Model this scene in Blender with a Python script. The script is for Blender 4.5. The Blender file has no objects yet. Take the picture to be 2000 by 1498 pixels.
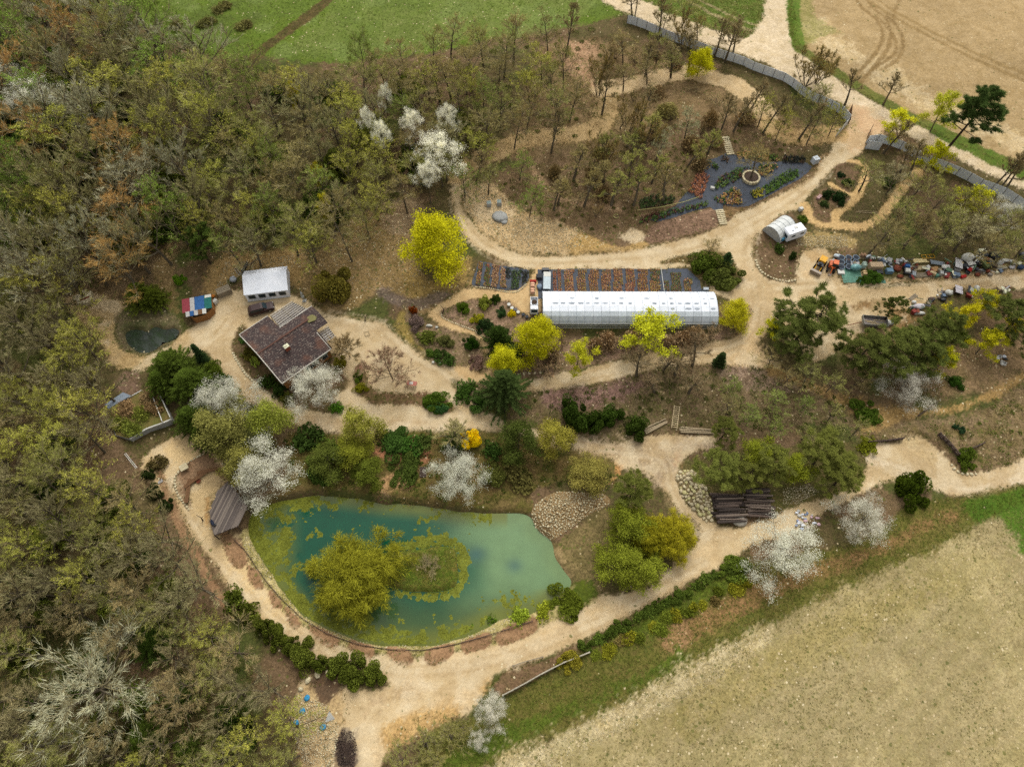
import bpy, math, random
import numpy as np
from mathutils import Vector, Matrix

SC = bpy.context.scene
COL = SC.collection
R = math.radians
# ---------------------------------------------------------------- camera
FOC, PITCH, CAMH = 1333.3, R(61.0), 110.0          # focal length in pixels of the 2000 px wide photograph
cd = bpy.data.cameras.new('camera'); cam = bpy.data.objects.new('camera', cd); COL.objects.link(cam)
cam.location = (0, 0, CAMH); cam.rotation_euler = (math.pi/2 - PITCH, 0, 0)
cd.sensor_fit = 'HORIZONTAL'; cd.sensor_width = 36.0; cd.lens = 36.0*FOC/2000.0
cd.clip_start = 1.0; cd.clip_end = 6000.0
SC.camera = cam
# ---------------------------------------------------------------- sky, sun, exposure (high thin overcast)
SUN_EL, SUN_AZ = R(52), R(12)                      # the sun stands beyond the scene: shade falls towards the camera
w = bpy.data.worlds.new('World'); SC.world = w; w.use_nodes = True
nt = w.node_tree; bg = nt.nodes['Background']
sky = nt.nodes.new('ShaderNodeTexSky'); sky.sky_type = 'NISHITA'; sky.sun_disc = False
sky.sun_elevation = SUN_EL; sky.sun_rotation = SUN_AZ; sky.dust_density = 4.0; sky.air_density = 1.0
hs = nt.nodes.new('ShaderNodeHueSaturation'); hs.inputs['Saturation'].default_value = 0.04
nt.links.new(sky.outputs[0], hs.inputs['Color']); nt.links.new(hs.outputs[0], bg.inputs['Color'])
bg.inputs['Strength'].default_value = 0.15
sd = bpy.data.lights.new('sun', 'SUN'); sun = bpy.data.objects.new('sun', sd); COL.objects.link(sun)
sd.energy = 0.85; sd.angle = R(30); sd.color = (1.0, 0.95, 0.84)
sun.rotation_euler = Vector((-math.sin(SUN_AZ)*math.cos(SUN_EL), -math.cos(SUN_AZ)*math.cos(SUN_EL), -math.sin(SUN_EL))).to_track_quat('-Z', 'Y').to_euler()
sun.location = (0, 200, 250)
SC.view_settings.view_transform = 'Standard'; SC.view_settings.look = 'None'
SC.view_settings.exposure = 0.52; SC.view_settings.gamma = 1.0
SC.cycles.use_denoising = False
SC.cycles.max_bounces = 6; SC.cycles.diffuse_bounces = 3; SC.cycles.transparent_max_bounces = 6
SC.cycles.glossy_bounces = 2; SC.cycles.transmission_bounces = 4

# ---------------------------------------------------------------- helpers
rng = np.random.default_rng(7); rnd = random.Random(7)
def lin(c):
    c = np.asarray(c, float)/255.0
    return np.where(c <= 0.04045, c/12.92, ((c+0.055)/1.055)**2.4)
def K(r, g, b, k=1.0):                                # colour as it looks in even daylight -> base colour
    return tuple(np.clip(lin((r, g, b))*k/1.15, 0.002, 0.9))
CP, SP = math.cos(PITCH), math.sin(PITCH)
def ray(x, y):
    x = np.asarray(x, float); y = np.asarray(y, float)
    a = x-1000.0; b = 749.0-y
    return a, FOC*CP + b*SP, -FOC*SP + b*CP
def proj(X, Y, Z):
    v = Z-CAMH
    zc = Y*CP - v*SP; up = Y*SP + v*CP
    return 1000.0 + FOC*X/zc, 749.0 - FOC*up/zc
def at_z(x, y, z):                                    # the point at height z that the photograph shows at (x, y)
    a, b, c = ray(x, y); t = (z-CAMH)/c
    return a*t, b*t
def vnoise(x, y, scale, seed):
    r = np.random.default_rng(seed).random((256, 256))
    u = np.asarray(x)/scale + 1000.0; v = np.asarray(y)/scale + 1000.0
    i = np.floor(u).astype(int); j = np.floor(v).astype(int); f = u-i; g = v-j
    f = f*f*(3-2*f); g = g*g*(3-2*g); i &= 255; j &= 255; i1 = (i+1) & 255; j1 = (j+1) & 255
    return (r[i, j]*(1-f)+r[i1, j]*f)*(1-g) + (r[i, j1]*(1-f)+r[i1, j1]*f)*g
def fnoise(x, y, scale, seed, o=3):
    s = 0; a = 1; t = 0
    for k in range(o):
        s = s + a*vnoise(x, y, scale/(2**k), seed+k); t += a; a *= 0.55
    return s/t
def spline(pts, n=5, closed=True):
    p = np.asarray(pts, float); N = len(p); out = []
    for i in range(N if closed else N-1):
        if closed: a, b, c, d = p[i-1], p[i], p[(i+1) % N], p[(i+2) % N]
        else: a, b, c, d = p[max(i-1, 0)], p[i], p[i+1], p[min(i+2, N-1)]
        for k in range(n):
            t = k/n
            out.append(0.5*((2*b)+(c-a)*t+(2*a-5*b+4*c-d)*t*t+(3*b-a-3*c+d)*t**3))
    if not closed: out.append(p[-1])
    return np.array(out)
def inpoly(x, y, poly):
    r = np.zeros(x.shape, bool); n = len(poly); j = n-1
    for i in range(n):
        xi, yi = poly[i]; xj, yj = poly[j]
        if yi != yj:
            r ^= ((yi > y) != (yj > y)) & (x < (xj-xi)*(y-yi)/(yj-yi)+xi)
        j = i
    return r
def segdist(x, y, line):
    d = np.full(x.shape, 1e9)
    for (ax, ay), (bx, by) in zip(line[:-1], line[1:]):
        dx, dy = bx-ax, by-ay; L = dx*dx+dy*dy+1e-9
        t = np.clip(((x-ax)*dx+(y-ay)*dy)/L, 0, 1)
        d = np.minimum(d, (x-ax-t*dx)**2+(y-ay-t*dy)**2)
    return np.sqrt(d)
def mesh_np(name, V, F, mat=None, smooth=False, attrs=None, mats=None, midx=None):
    V = np.asarray(V, np.float32); me = bpy.data.meshes.new(name)
    Fs = F if isinstance(F, list) else [F]; Fs = [np.asarray(f, np.int32) for f in Fs if len(f)]
    nl = sum(f.size for f in Fs); npoly = sum(len(f) for f in Fs)
    me.vertices.add(len(V)); me.vertices.foreach_set('co', V.ravel())
    me.loops.add(nl); me.loops.foreach_set('vertex_index', np.concatenate([f.ravel() for f in Fs]))
    me.polygons.add(npoly)
    tot = np.concatenate([np.full(len(f), f.shape[1], np.int32) for f in Fs])
    st = np.concatenate([[0], np.cumsum(tot)[:-1]]).astype(np.int32)
    me.polygons.foreach_set('loop_start', st)
    try: me.polygons.foreach_set('loop_total', tot)
    except Exception: pass
    if smooth: me.polygons.foreach_set('use_smooth', np.ones(npoly, bool))
    if midx is not None: me.polygons.foreach_set('material_index', np.asarray(midx, np.int32))
    for k, a in (attrs or {}).items():
        at = me.attributes.new(k, 'FLOAT_COLOR', 'POINT')
        b = np.ones((len(V), 4), np.float32); b[:, :3] = a; at.data.foreach_set('color', b.ravel())
    me.update(calc_edges=True); me.validate()
    for m in (mats or ([mat] if mat else [])): me.materials.append(m)
    return me
def link(name, data, parent=None, loc=(0, 0, 0), rz=0.0, **pr):
    o = bpy.data.objects.new(name, data); COL.objects.link(o)
    o.location = loc; o.rotation_euler = (0, 0, rz)
    if parent is not None: o.parent = parent
    for k, v in pr.items(): o[k] = v
    return o
def thing(name, label, cat, loc=(0, 0, 0), rz=0.0, group=None):
    o = link(name, None, None, loc, rz, label=label, category=cat); o.empty_display_size = 0.5
    if group: o['group'] = group
    return o

# ---------------------------------------------------------------- materials
class NT:
    def __init__(s, name):
        s.m = bpy.data.materials.new(name); s.m.use_nodes = True; s.t = s.m.node_tree
        s.b = s.t.nodes['Principled BSDF']; s.out = s.t.nodes['Material Output']
    def n(s, ty, **kw):
        o = s.t.nodes.new('ShaderNode'+ty)
        for k, v in kw.items():
            if k in o.inputs: o.inputs[k].default_value = v
            else: setattr(o, k, v)
        return o
    def l(s, a, b): s.t.links.new(a, b)
    def mix(s, fac, a, b, blend='MIX'):
        o = s.t.nodes.new('ShaderNodeMix'); o.data_type = 'RGBA'; o.blend_type = blend
        for sock, v in ((o.inputs[0], fac), (o.inputs[6], a), (o.inputs[7], b)):
            if isinstance(v, bpy.types.NodeSocket): s.l(v, sock)
            elif isinstance(v, (int, float)): sock.default_value = v
            else: sock.default_value = (*v[:3], 1)
        return o.outputs[2]
    def math(s, op, a, b=0.0, c=0.0):
        o = s.t.nodes.new('ShaderNodeMath'); o.operation = op
        for i, v in enumerate((a, b, c)):
            if isinstance(v, bpy.types.NodeSocket): s.l(v, o.inputs[i])
            else: o.inputs[i].default_value = v
        return o.outputs[0]
    def ramp(s, f, a, b):
        o = s.t.nodes.new('ShaderNodeMapRange'); s.l(f, o.inputs[0]); o.inputs[1].default_value = a; o.inputs[2].default_value = b
        return o.outputs[0]
MATS = {}
def surf(name, col, col2=None, scale=2.0, rough=0.85, spec=0.25, metal=0.0, bump=0.0, fine=0.12, alpha=None, stretch=None):
    if name in MATS: return MATS[name]
    s = NT(name); tc = s.n('TexCoord'); co = tc.outputs['Object']
    if stretch:
        mp = s.n('Mapping'); mp.inputs['Scale'].default_value = stretch; s.l(co, mp.inputs[0]); co = mp.outputs[0]
    n1 = s.n('TexNoise', Scale=scale, Detail=6.0, Roughness=0.65); s.l(co, n1.inputs['Vector'])
    c2 = col2 if col2 else tuple(0.72*c for c in col)
    c = s.mix(s.ramp(n1.outputs[0], 0.32, 0.68), col, c2)
    n2 = s.n('TexNoise', Scale=scale*9, Detail=4.0, Roughness=0.7); s.l(co, n2.inputs['Vector'])
    f = s.math('MULTIPLY_ADD', n2.outputs[0], 2*fine, 1-fine)
    v = s.n('CombineColor'); [s.l(f, v.inputs[i]) for i in range(3)]
    c = s.mix(1.0, c, v.outputs[0], 'MULTIPLY')
    oi = s.n('ObjectInfo'); g = s.math('MULTIPLY_ADD', oi.outputs['Random'], 0.16, 0.92)
    v2 = s.n('CombineColor'); [s.l(g, v2.inputs[i]) for i in range(3)]
    c = s.mix(1.0, c, v2.outputs[0], 'MULTIPLY')
    s.l(c, s.b.inputs['Base Color']); s.b.inputs['Roughness'].default_value = rough
    s.b.inputs['Specular IOR Level'].default_value = spec; s.b.inputs['Metallic'].default_value = metal
    if bump:
        bp = s.n('Bump', Strength=bump, Distance=0.05); s.l(n2.outputs[0], bp.inputs['Height']); s.l(bp.outputs[0], s.b.inputs['Normal'])
    if alpha is not None:
        tr = s.n('BsdfTransparent'); mx = s.n('MixShader'); mx.inputs[0].default_value = alpha
        s.l(tr.outputs[0], mx.inputs[1]); s.l(s.b.outputs[0], mx.inputs[2]); s.l(mx.outputs[0], s.out.inputs[0])
    MATS[name] = s.m; return s.m
def leafmat(name, trans=0.25, var=0.45, clump=0.7):
    if name in MATS: return MATS[name]
    s = NT(name); s.t.nodes.remove(s.b); oi = s.n('ObjectInfo'); ge = s.n('NewGeometry'); tc = s.n('TexCoord')
    n = s.n('TexNoise', Scale=clump, Detail=3.0, Roughness=0.6); s.l(tc.outputs['Object'], n.inputs['Vector'])
    a = s.math('MULTIPLY_ADD', ge.outputs['Random Per Island'], var*2, 1-var)
    b = s.math('MULTIPLY_ADD', s.ramp(n.outputs[0], 0.3, 0.7), 0.5, 0.75)
    f = s.math('MULTIPLY', a, b); v = s.n('CombineColor'); [s.l(f, v.inputs[i]) for i in range(3)]
    c = s.mix(1.0, oi.outputs['Color'], v.outputs[0], 'MULTIPLY')
    d = s.n('BsdfDiffuse'); t = s.n('BsdfTranslucent'); s.l(c, d.inputs[0]); s.l(c, t.inputs[0])
    m = s.n('MixShader'); m.inputs[0].default_value = trans; s.l(d.outputs[0], m.inputs[1]); s.l(t.outputs[0], m.inputs[2])
    s.l(m.outputs[0], s.out.inputs[0]); MATS[name] = s.m; return s.m
def groundmat(name, water=False):
    s = NT(name); A = s.n('Attribute', attribute_name='ca'); B = s.n('Attribute', attribute_name='cb'); P = s.n('Attribute', attribute_name='pr')
    sp = s.n('SeparateColor'); s.l(P.outputs['Color'], sp.inputs[0])
    ge = s.n('NewGeometry'); co = ge.outputs['Position']
    n1 = s.n('TexNoise', Scale=0.45, Detail=9.0, Roughness=0.72); s.l(co, n1.inputs['Vector'])
    c = s.mix(s.ramp(n1.outputs[0], 0.36, 0.64), A.outputs['Color'], B.outputs['Color'])
    if not water:
        n2 = s.n('TexNoise', Scale=3.0, Detail=6.0, Roughness=0.8); s.l(co, n2.inputs['Vector'])
        vg = s.n('TexVoronoi', Scale=3.6); s.l(co, vg.inputs['Vector']); vgs = s.n('SeparateColor'); s.l(vg.outputs['Color'], vgs.inputs[0])
        gr = s.math('ADD', s.math('MULTIPLY', s.math('SUBTRACT', n2.outputs[0], 0.5), 2.6), s.math('MULTIPLY', s.math('SUBTRACT', vgs.outputs[0], 0.5), 1.5))
        f = s.math('MAXIMUM', s.math('ADD', s.math('MULTIPLY', gr, sp.outputs[1]), 1.0), 0.25)
        n3 = s.n('TexNoise', Scale=0.07, Detail=3.0, Roughness=0.6); s.l(co, n3.inputs['Vector'])
        f = s.math('MULTIPLY', f, s.math('MULTIPLY_ADD', n3.outputs[0], 0.5, 0.75))
        v = s.n('CombineColor'); [s.l(f, v.inputs[i]) for i in range(3)]
        c = s.mix(1.0, c, v.outputs[0], 'MULTIPLY')
        n4 = s.n('TexNoise', Scale=0.22, Detail=4.0, Roughness=0.7); s.l(co, n4.inputs['Vector']); pat = s.ramp(n4.outputs[0], 0.38, 0.66)
        vo = s.n('TexVoronoi', Scale=2.6); s.l(co, vo.inputs['Vector'])
        vs = s.n('SeparateColor'); s.l(vo.outputs['Color'], vs.inputs[0])
        m = s.math('MULTIPLY', s.math('GREATER_THAN', s.math('ADD', vs.outputs[0], s.math('MULTIPLY', sp.outputs[0], s.math('MULTIPLY_ADD', pat, 1.5, 0.1))), 1.0),
                   s.math('LESS_THAN', vo.outputs['Distance'], s.math('MULTIPLY_ADD', vs.outputs[1], 0.42, 0.08)))
        sc = s.mix(vs.outputs[2], K(222, 206, 168), K(186, 164, 122)); c = s.mix(s.math('MULTIPLY', m, 0.85), c, sc)
        vo2 = s.n('TexVoronoi', Scale=1.7); s.l(co, vo2.inputs['Vector']); v3 = s.n('SeparateColor'); s.l(vo2.outputs['Color'], v3.inputs[0])
        n5 = s.n('TexNoise', Scale=0.13, Detail=4.0, Roughness=0.7); s.l(co, n5.inputs['Vector']); pat2 = s.ramp(n5.outputs[0], 0.42, 0.66)
        m2 = s.math('MULTIPLY', s.math('GREATER_THAN', s.math('ADD', v3.outputs[0], s.math('MULTIPLY', sp.outputs[2], s.math('MULTIPLY_ADD', pat2, 1.9, 0.05))), 1.0),
                    s.math('LESS_THAN', s.math('ADD', vo2.outputs['Distance'], s.math('MULTIPLY', s.math('SUBTRACT', n2.outputs[0], 0.5), 0.9)), s.math('MULTIPLY_ADD', v3.outputs[1], 0.4, 0.15)))
        c = s.mix(s.math('MULTIPLY', m2, 0.7), c, s.mix(v3.outputs[2], K(72, 80, 34), K(104, 106, 50)))
        bp = s.n('Bump', Strength=0.55, Distance=0.12); s.l(n2.outputs[0], bp.inputs['Height']); s.l(bp.outputs[0], s.b.inputs['Normal'])
        s.b.inputs['Roughness'].default_value = 0.95; s.b.inputs['Specular IOR Level'].default_value = 0.1
    else:
        s.b.inputs['Roughness'].default_value = 0.05; s.b.inputs['Specular IOR Level'].default_value = 0.3
        n2 = s.n('TexNoise', Scale=1.6, Detail=2.0); s.l(co, n2.inputs['Vector'])
        bp = s.n('Bump', Strength=0.04, Distance=0.05); s.l(n2.outputs[0], bp.inputs['Height']); s.l(bp.outputs[0], s.b.inputs['Normal'])
    s.l(c, s.b.inputs['Base Color']); return s.m
# ================================================================ terrain
HP = [(450,40,6),(700,60,6),(300,20,6),(50,100,7),(50,300,7),(250,350,6),(50,550,5),(60,700,4),(50,1000,0),(150,900,1),(100,1300,-3),(300,1450,-4),(0,1490,-4),
 (300,1200,-3),(450,1300,-4),(500,300,6),(700,250,6),(900,200,6),(650,450,4.2),(800,400,3.2),(350,480,3.5),(540,560,.6),(540,700,-.2),(300,640,.6),(200,600,1.2),(650,620,.2),(740,560,2.2),
 (760,700,-.5),(860,500,1.2),(880,690,-.3),(400,680,.1),(500,790,-1.1),(750,820,-1.8),(960,820,-2.4),(600,870,-2.8),(800,880,-3.2),(1100,560,0),(1250,600,0),(1380,600,0),(1000,540,0),(900,600,0),(1450,480,.3),
 (1500,560,0),(1150,480,.6),(1000,480,.8),(1100,740,-.8),(1300,690,-.5),(1450,680,-.4),(1180,770,-1.8),(1330,770,-1.8),(1450,780,-1.9),(1100,850,-3.7),(1250,870,-4),(1400,870,-4),(1350,940,-4.3),(1450,350,2),(1370,340,2.2),(1560,300,2),
 (1500,400,1),(1200,300,3.5),(1100,350,3),(1300,200,4),(1000,260,4),(1300,150,4.5),(1440,200,4),(920,370,2.2),(1050,450,1.6),(1690,240,2.6),(1500,100,5),(1200,10,6),(1050,120,5.5),
 (1800,80,5),(1990,250,3.5),(1990,30,5.5),(1850,320,2.4),(1650,370,1.6),(1850,420,1),(1700,450,.8),(1700,520,.2),(1980,520,0),(1600,650,-.3),(1800,640,-.6),(1650,740,-1.4),(1750,790,-2.4),(1990,720,-1.6),
 (1900,820,-2.4),(1600,830,-3.4),(1750,910,-3.8),(1990,950,-3.5),(1450,1000,-4.3),(1300,1120,-4.5),(1200,1020,-4.4),(1000,1250,-4.3),(800,1290,-4.2),(560,1200,-4.3),(400,1000,-4),(330,900,-3.6),(500,960,-4.2),
 (1500,1250,-4.2),(1900,1100,-3.6),(1400,1450,-4.5),(1900,1450,-4),(700,1400,-4.6),(1000,1420,-5),(800,940,-4.3),(1000,960,-4.5),(600,930,-4.2),(270,800,-.8),(1100,1000,-4.3)]
_h = np.array([(*at_z(x, y, z), z) for x, y, z in HP])
HX0, HY0, HS = -260.0, -60.0, 2.0
_gx = HX0 + HS*np.arange(261); _gy = HY0 + HS*np.arange(181)
_X, _Y = np.meshgrid(_gx, _gy, indexing='ij')
_num = np.zeros_like(_X); _den = np.zeros_like(_X)
for hx, hy, hz in _h:
    d2 = (_X-hx)**2 + (_Y-hy)**2
    wgt = np.exp(-d2/(2*7.5**2)) + 2e-3*np.exp(-d2/(2*30.0**2)) + 1e-9/(1+d2*1e-3)
    _num += wgt*hz; _den += wgt
HG = _num/_den
def hbase(x, y):
    u = np.clip((np.asarray(x, float)-HX0)/HS, 0, 259.99); v = np.clip((np.asarray(y, float)-HY0)/HS, 0, 179.99)
    i = u.astype(int); j = v.astype(int); f = u-i; g = v-j
    return (HG[i, j]*(1-f)+HG[i+1, j]*f)*(1-g)+(HG[i, j+1]*(1-f)+HG[i+1, j+1]*f)*g
def gpt(x, y, up=0.0):                                 # ground point seen at pixel; with up: the spot whose point `up` metres above ground is seen there
    z = 0.0
    for _ in range(8):
        X, Y = at_z(x, y, z+up); z = float(hbase(X, Y))
    return float(X), float(Y), z

CELL = 0.33; GX0, GY0 = -168.0, -14.4; NX, NY = 1016, 680       # multiples of 8
gx = GX0 + CELL*np.arange(NX+1); gy = GY0 + CELL*np.arange(NY+1)
X, Y = np.meshgrid(gx, gy, indexing='ij'); X = X.astype(np.float64); Y = Y.astype(np.float64)
Z = hbase(X, Y)
PX, PY = proj(X, Y, Z)
WX = PX + 7.0*(fnoise(X, Y, 3.2, 11)-0.5)*2 ; WY = PY + 5.0*(fnoise(X, Y, 3.2, 21)-0.5)*2
def blur(a, k):
    if k <= 0: return a
    for ax in (0, 1):
        p = np.pad(a, [(k+1, k) if i == ax else (0, 0) for i in (0, 1)], mode='edge')
        c = np.cumsum(p, axis=ax); n = 2*k+1
        a = (np.take(c, range(n, c.shape[ax]), axis=ax)-np.take(c, range(0, c.shape[ax]-n), axis=ax))/n
    return a
def region(poly, n=5, warp=True):
    pl = spline(poly, n) if n > 1 else np.array(poly, float)
    x, y = (WX, WY) if warp else (PX, PY)
    m = np.zeros(X.shape, np.float32); lo = pl.min(0)-12; hi = pl.max(0)+12
    bb = (PX > lo[0]) & (PX < hi[0]) & (PY > lo[1]) & (PY < hi[1])
    m[bb] = inpoly(x[bb], y[bb], pl)
    return m
def strip(line, half, n=5):                             # half width in metres, measured on the ground
    ln = spline(line, n, False); g = np.array([gpt(a, b)[:2] for a, b in ln])
    m = np.zeros(X.shape, np.float32); lo = g.min(0)-half-2; hi = g.max(0)+half+2
    bb = (X > lo[0]) & (X < hi[0]) & (Y > lo[1]) & (Y < hi[1])
    d = segdist(X[bb], Y[bb], g)
    h = half*(0.75+0.5*fnoise(X[bb], Y[bb], 2.0, 5))
    m[bb] = np.clip((h-d)/0.35+0.5, 0, 1); return m
CA = np.zeros(X.shape+(3,), np.float32); CB = CA.copy(); PR = CA.copy(); ZONE = np.zeros((NX, NY), np.int16)
DITH = (.6*(np.random.default_rng(3).random(X.shape)-.5)+.9*(fnoise(X, Y, .9, 33)-.5)+.9*(fnoise(X, Y, 2.6, 34)-.5)).astype(np.float32)
ZN = ['woodland_ground']
def paint(m, a, b, pr, zone=None, soft=1, op=1.0):
    global CA, CB, PR
    mm = blur(m, soft)
    e_ = (mm > 0.001) & (mm < 0.999); mm[e_] = np.clip((mm[e_]-.5+DITH[e_]*(.75 if soft > 0 else .5))*2.6+.5, 0, 1)
    mm = (mm*op)[..., None]
    ii = np.where(mm[..., 0].any(1))[0]; jj = np.where(mm[..., 0].any(0))[0]
    if not len(ii): return
    sl = (slice(ii[0], ii[-1]+1), slice(jj[0], jj[-1]+1)); q = mm[sl]
    CA[sl] += q*(np.array(K(*a))-CA[sl]); CB[sl] += q*(np.array(K(*b))-CB[sl]); PR[sl] += q*(np.array(pr)-PR[sl])
    if zone:
        if zone not in ZN: ZN.append(zone)
        c = m[:-1, :-1] > 0.5; ZONE[c] = ZN.index(zone)
# colours as seen; pr = (pale stones, grain, dark green tufts)
CA[:] = K(104, 88, 60); CB[:] = K(80, 76, 42); PR[:] = (0.04, 0.34, 0.25)
# patchwork of leaf litter, moss and bare soil inside the woods
n_ = fnoise(X, Y, 14, 41); paint((n_ > 0.56).astype(np.float32), (88, 92, 44), (66, 76, 34), (0.02, 0.3, 0.4), None, 3, 0.8)
n_ = fnoise(X, Y, 11, 51); paint((n_ > 0.60).astype(np.float32), (126, 102, 78), (104, 82, 58), (0.08, 0.35, 0.1), None, 3, 0.8)
SAND = ((206, 184, 146), (192, 167, 125)); OSAND = ((208, 178, 130), (194, 160, 112)); PALE = ((218, 198, 164), (196, 172, 134))
LIT = ((134, 110, 84), (108, 88, 66)); STONY = ((182, 154, 108), (146, 118, 80)); GRASS = ((84, 106, 36), (104, 102, 48)); DRY = ((138, 118, 72), (112, 100, 54))
def P(poly, ab, pr=(.05, .2, .03), zone=None, soft=1, op=1.0, n=5, warp=True): paint(region(poly, n, warp), ab[0], ab[1], pr, zone, soft, op)
def S(line, half, ab, pr=(.05, .2, .03), zone=None, soft=1, op=1.0): paint(strip(line, half), ab[0], ab[1], pr, zone, soft, op)
# --- far meadow, top road, fields
P([(262,-260),(268,20),(310,62),(420,112),(520,112),(640,124),(780,112),(900,92),(1000,66),(1120,50),(1215,30),(1500,-60),(1500,-260)], ((88,110,32),(98,110,42)), (.04,.28,.12), 'meadow', 3)
P([(560,100),(640,20),(760,-200),(1400,-200),(1130,40),(900,80),(700,110)], ((102,116,50),(116,124,66)), (.1,.3,.05), None, 6, .75)
n_ = fnoise(X, Y, 12, 161, 4); paint(((n_ > .55) & (region([(262,-260),(268,20),(420,112),(640,124),(1000,66),(1215,30),(1500,-260)], 1) > 0)).astype(np.float32), (98,112,44), (84,104,40), (.02,.34,.3), None, 4, .6)
n_ = fnoise(X, Y, 5, 162, 4); paint(((n_ > .58) & (region([(262,-260),(268,20),(420,112),(640,124),(1000,66),(1215,30),(1500,-260)], 1) > 0)).astype(np.float32), (122,132,74), (104,122,56), (.12,.3,.1), None, 4, .6)
S([(700,-60),(640,0),(585,45),(520,92),(490,125)], 1.5, ((98,82,48),(72,66,34)), (.0,.4,.5))
for a, b in ((440,20),(395,30),(425,50),(480,48),(345,75)): S([(a-22,b+12),(a+22,b-14)], 1.6, ((84,96,40),(76,84,38)), (.0,.4,.3), None, 5, .6)
P([(1215,25),(1290,-30),(1500,-80),(1600,-80),(1600,60),(1560,110),(1480,80),(1330,50)], ((92,118,40),(112,112,58)), (.02,.3,.2), 'grass_verge', 2)
P([(1150,-40),(1260,5),(1301,26),(1344,41),(1392,56),(1440,71),(1459,70),(1474,60),(1486,38),(1498,0),(1503,-60),(1548,-60),(1543,0),(1541,36),(1546,79),(1562,100),(1612,135),(1680,182),(1750,222),(1830,262),(1900,296),(2010,345),(2110,390),(2110,430),(2010,376),(1950,350),(1890,320),(1840,298),(1760,262),(1700,240),(1644,204),(1590,178),(1560,164),(1517,138),(1464,112),(1400,92),(1334,70),(1260,42),(1200,16),(1120,-30)], ((216,196,164),(194,172,134)), (.08,.2,.02), 'top_road', 2)
S([(1290,-30),(1395,30),(1470,62)], .55, ((188,168,128),(160,140,96)), (.02,.25,.1), None, 1, .8); S([(1330,-20),(1420,28),(1480,52)], .55, ((188,168,128),(160,140,96)), (.02,.25,.1), None, 1, .8)
P([(1556,-260),(1556,40),(1566,92),(1620,128),(1690,172),(1760,212),(1840,252),(1920,292),(2010,335),(2200,430),(2600,430),(2600,-260)], ((176,151,110),(157,132,90)), (.06,.2,.03), 'upper_field', 2, 1)
P([(1560,60),(1600,90),(1700,150),(1800,210),(1900,258),(2010,310),(2010,270),(1900,225),(1800,180),(1740,120),(1680,110),(1620,60),(1600,20)], ((210,190,152),(188,162,114)), (.12,.26,.04), None, 8, .8)
P([(1545,-30),(1568,-30),(1600,40),(1640,60),(1600,75),(1570,90),(1550,80)], ((150,140,84),(118,122,54)), (.05,.3,.3), None, 4, .7)
S([(1550,-40),(1552,40),(1560,92)], 1.6, ((84,112,34),(100,112,44)), (.0,.3,.2)); S([(1562,96),(1620,134),(1690,178),(1760,218),(1830,255)], 1.5, ((92,104,44),(112,108,54)), (.0,.3,.3))
S([(1830,255),(1880,280),(1940,310),(2010,342),(2060,365)], 2.0, ((82,108,36),(98,106,44)), (.0,.3,.2))
TRK = ((142,116,74),(124,100,62))
for off in (-10, 10):
    S([(1640+off,-60),(1690+off,10),(1722+off,40),(1732+off*.8,70),(1722+off,100),(1700+off,128),(1672+off,160)], .5, TRK, (0,.25,.02), None, 1, .8)
    S([(1722+off,30),(1748+off,62),(1757+off*.6,95),(1742+off,118),(1712+off,138)], .45, TRK, (0,.25,.02), None, 1, .8)
    S([(1650,-40-off),(1740,24-off*.6),(1820,68-off*.6),(1900,108-off*.6),(2010,156-off*.6),(2100,195)], .5, ((150,124,80),(132,108,68)), (0,.25,.02), None, 1, .75)
S([(1765,-30),(1750,20),(1746,40)], .4, TRK, (0,.2,0), None, 1, .7)
# --- woods floor tones, mound, slopes
P([(1060,95),(1140,80),(1220,90),(1350,130),(1420,150),(1500,200),(1560,230),(1600,240),(1560,270),(1440,260),(1300,250),(1200,270),(1100,300),(1020,320),(980,300),(1010,230)], ((150,124,90),(120,98,64)), (.05,.35,.25), None, 5, .8)
P([(930,360),(1010,320),(1180,270),(1400,230),(1600,270),(1560,300),(1380,310),(1340,380),(1260,430),(1230,460),(1200,480),(1130,470),(1060,430),(1000,420),(940,390)], ((128,104,78),(106,88,58)), (.06,.4,.3), 'wooded_mound', 4, .9)
P([(905,372),(926,350),(960,360),(1010,400),(1080,430),(1130,450),(1140,480),(1100,498),(1032,497),(990,486),(956,468),(926,440),(904,406)], ((202,174,130),(166,138,94)), (.38,.34,.12), 'rubble_slope', 3)
P([(926,395),(985,400),(1000,425),(975,440),(930,425)], ((216,192,152),(200,172,130)), (.2,.2,.0), None, 3)
P([(1130,455),(1200,480),(1262,470),(1250,490),(1150,498),(1110,498)], ((190,156,98),(160,130,80)), (.3,.3,.05), None, 2)
P([(1210,460),(1240,450),(1262,462),(1235,476)], ((206,186,152),(190,166,126)), (.15,.2,.0), None, 2)
P([(1262,448),(1300,432),(1350,418),(1392,412),(1402,440),(1350,458),(1290,474),(1262,474)], ((140,112,90),(112,88,68)), (.08,.45,.08), None, 1)
P([(1416,410),(1450,408),(1500,392),(1570,350),(1600,318),(1610,300),(1622,310),(1590,342),(1540,374),(1470,405),(1425,428)], ((146,116,82),(118,96,60)), (.08,.4,.12), None, 1)
S([(1040,330),(1060,360),(1100,385),(1160,402),(1220,412)], .7, ((176,146,112),(150,120,88)), (.15,.3,.0), None, 2, .8)
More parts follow.
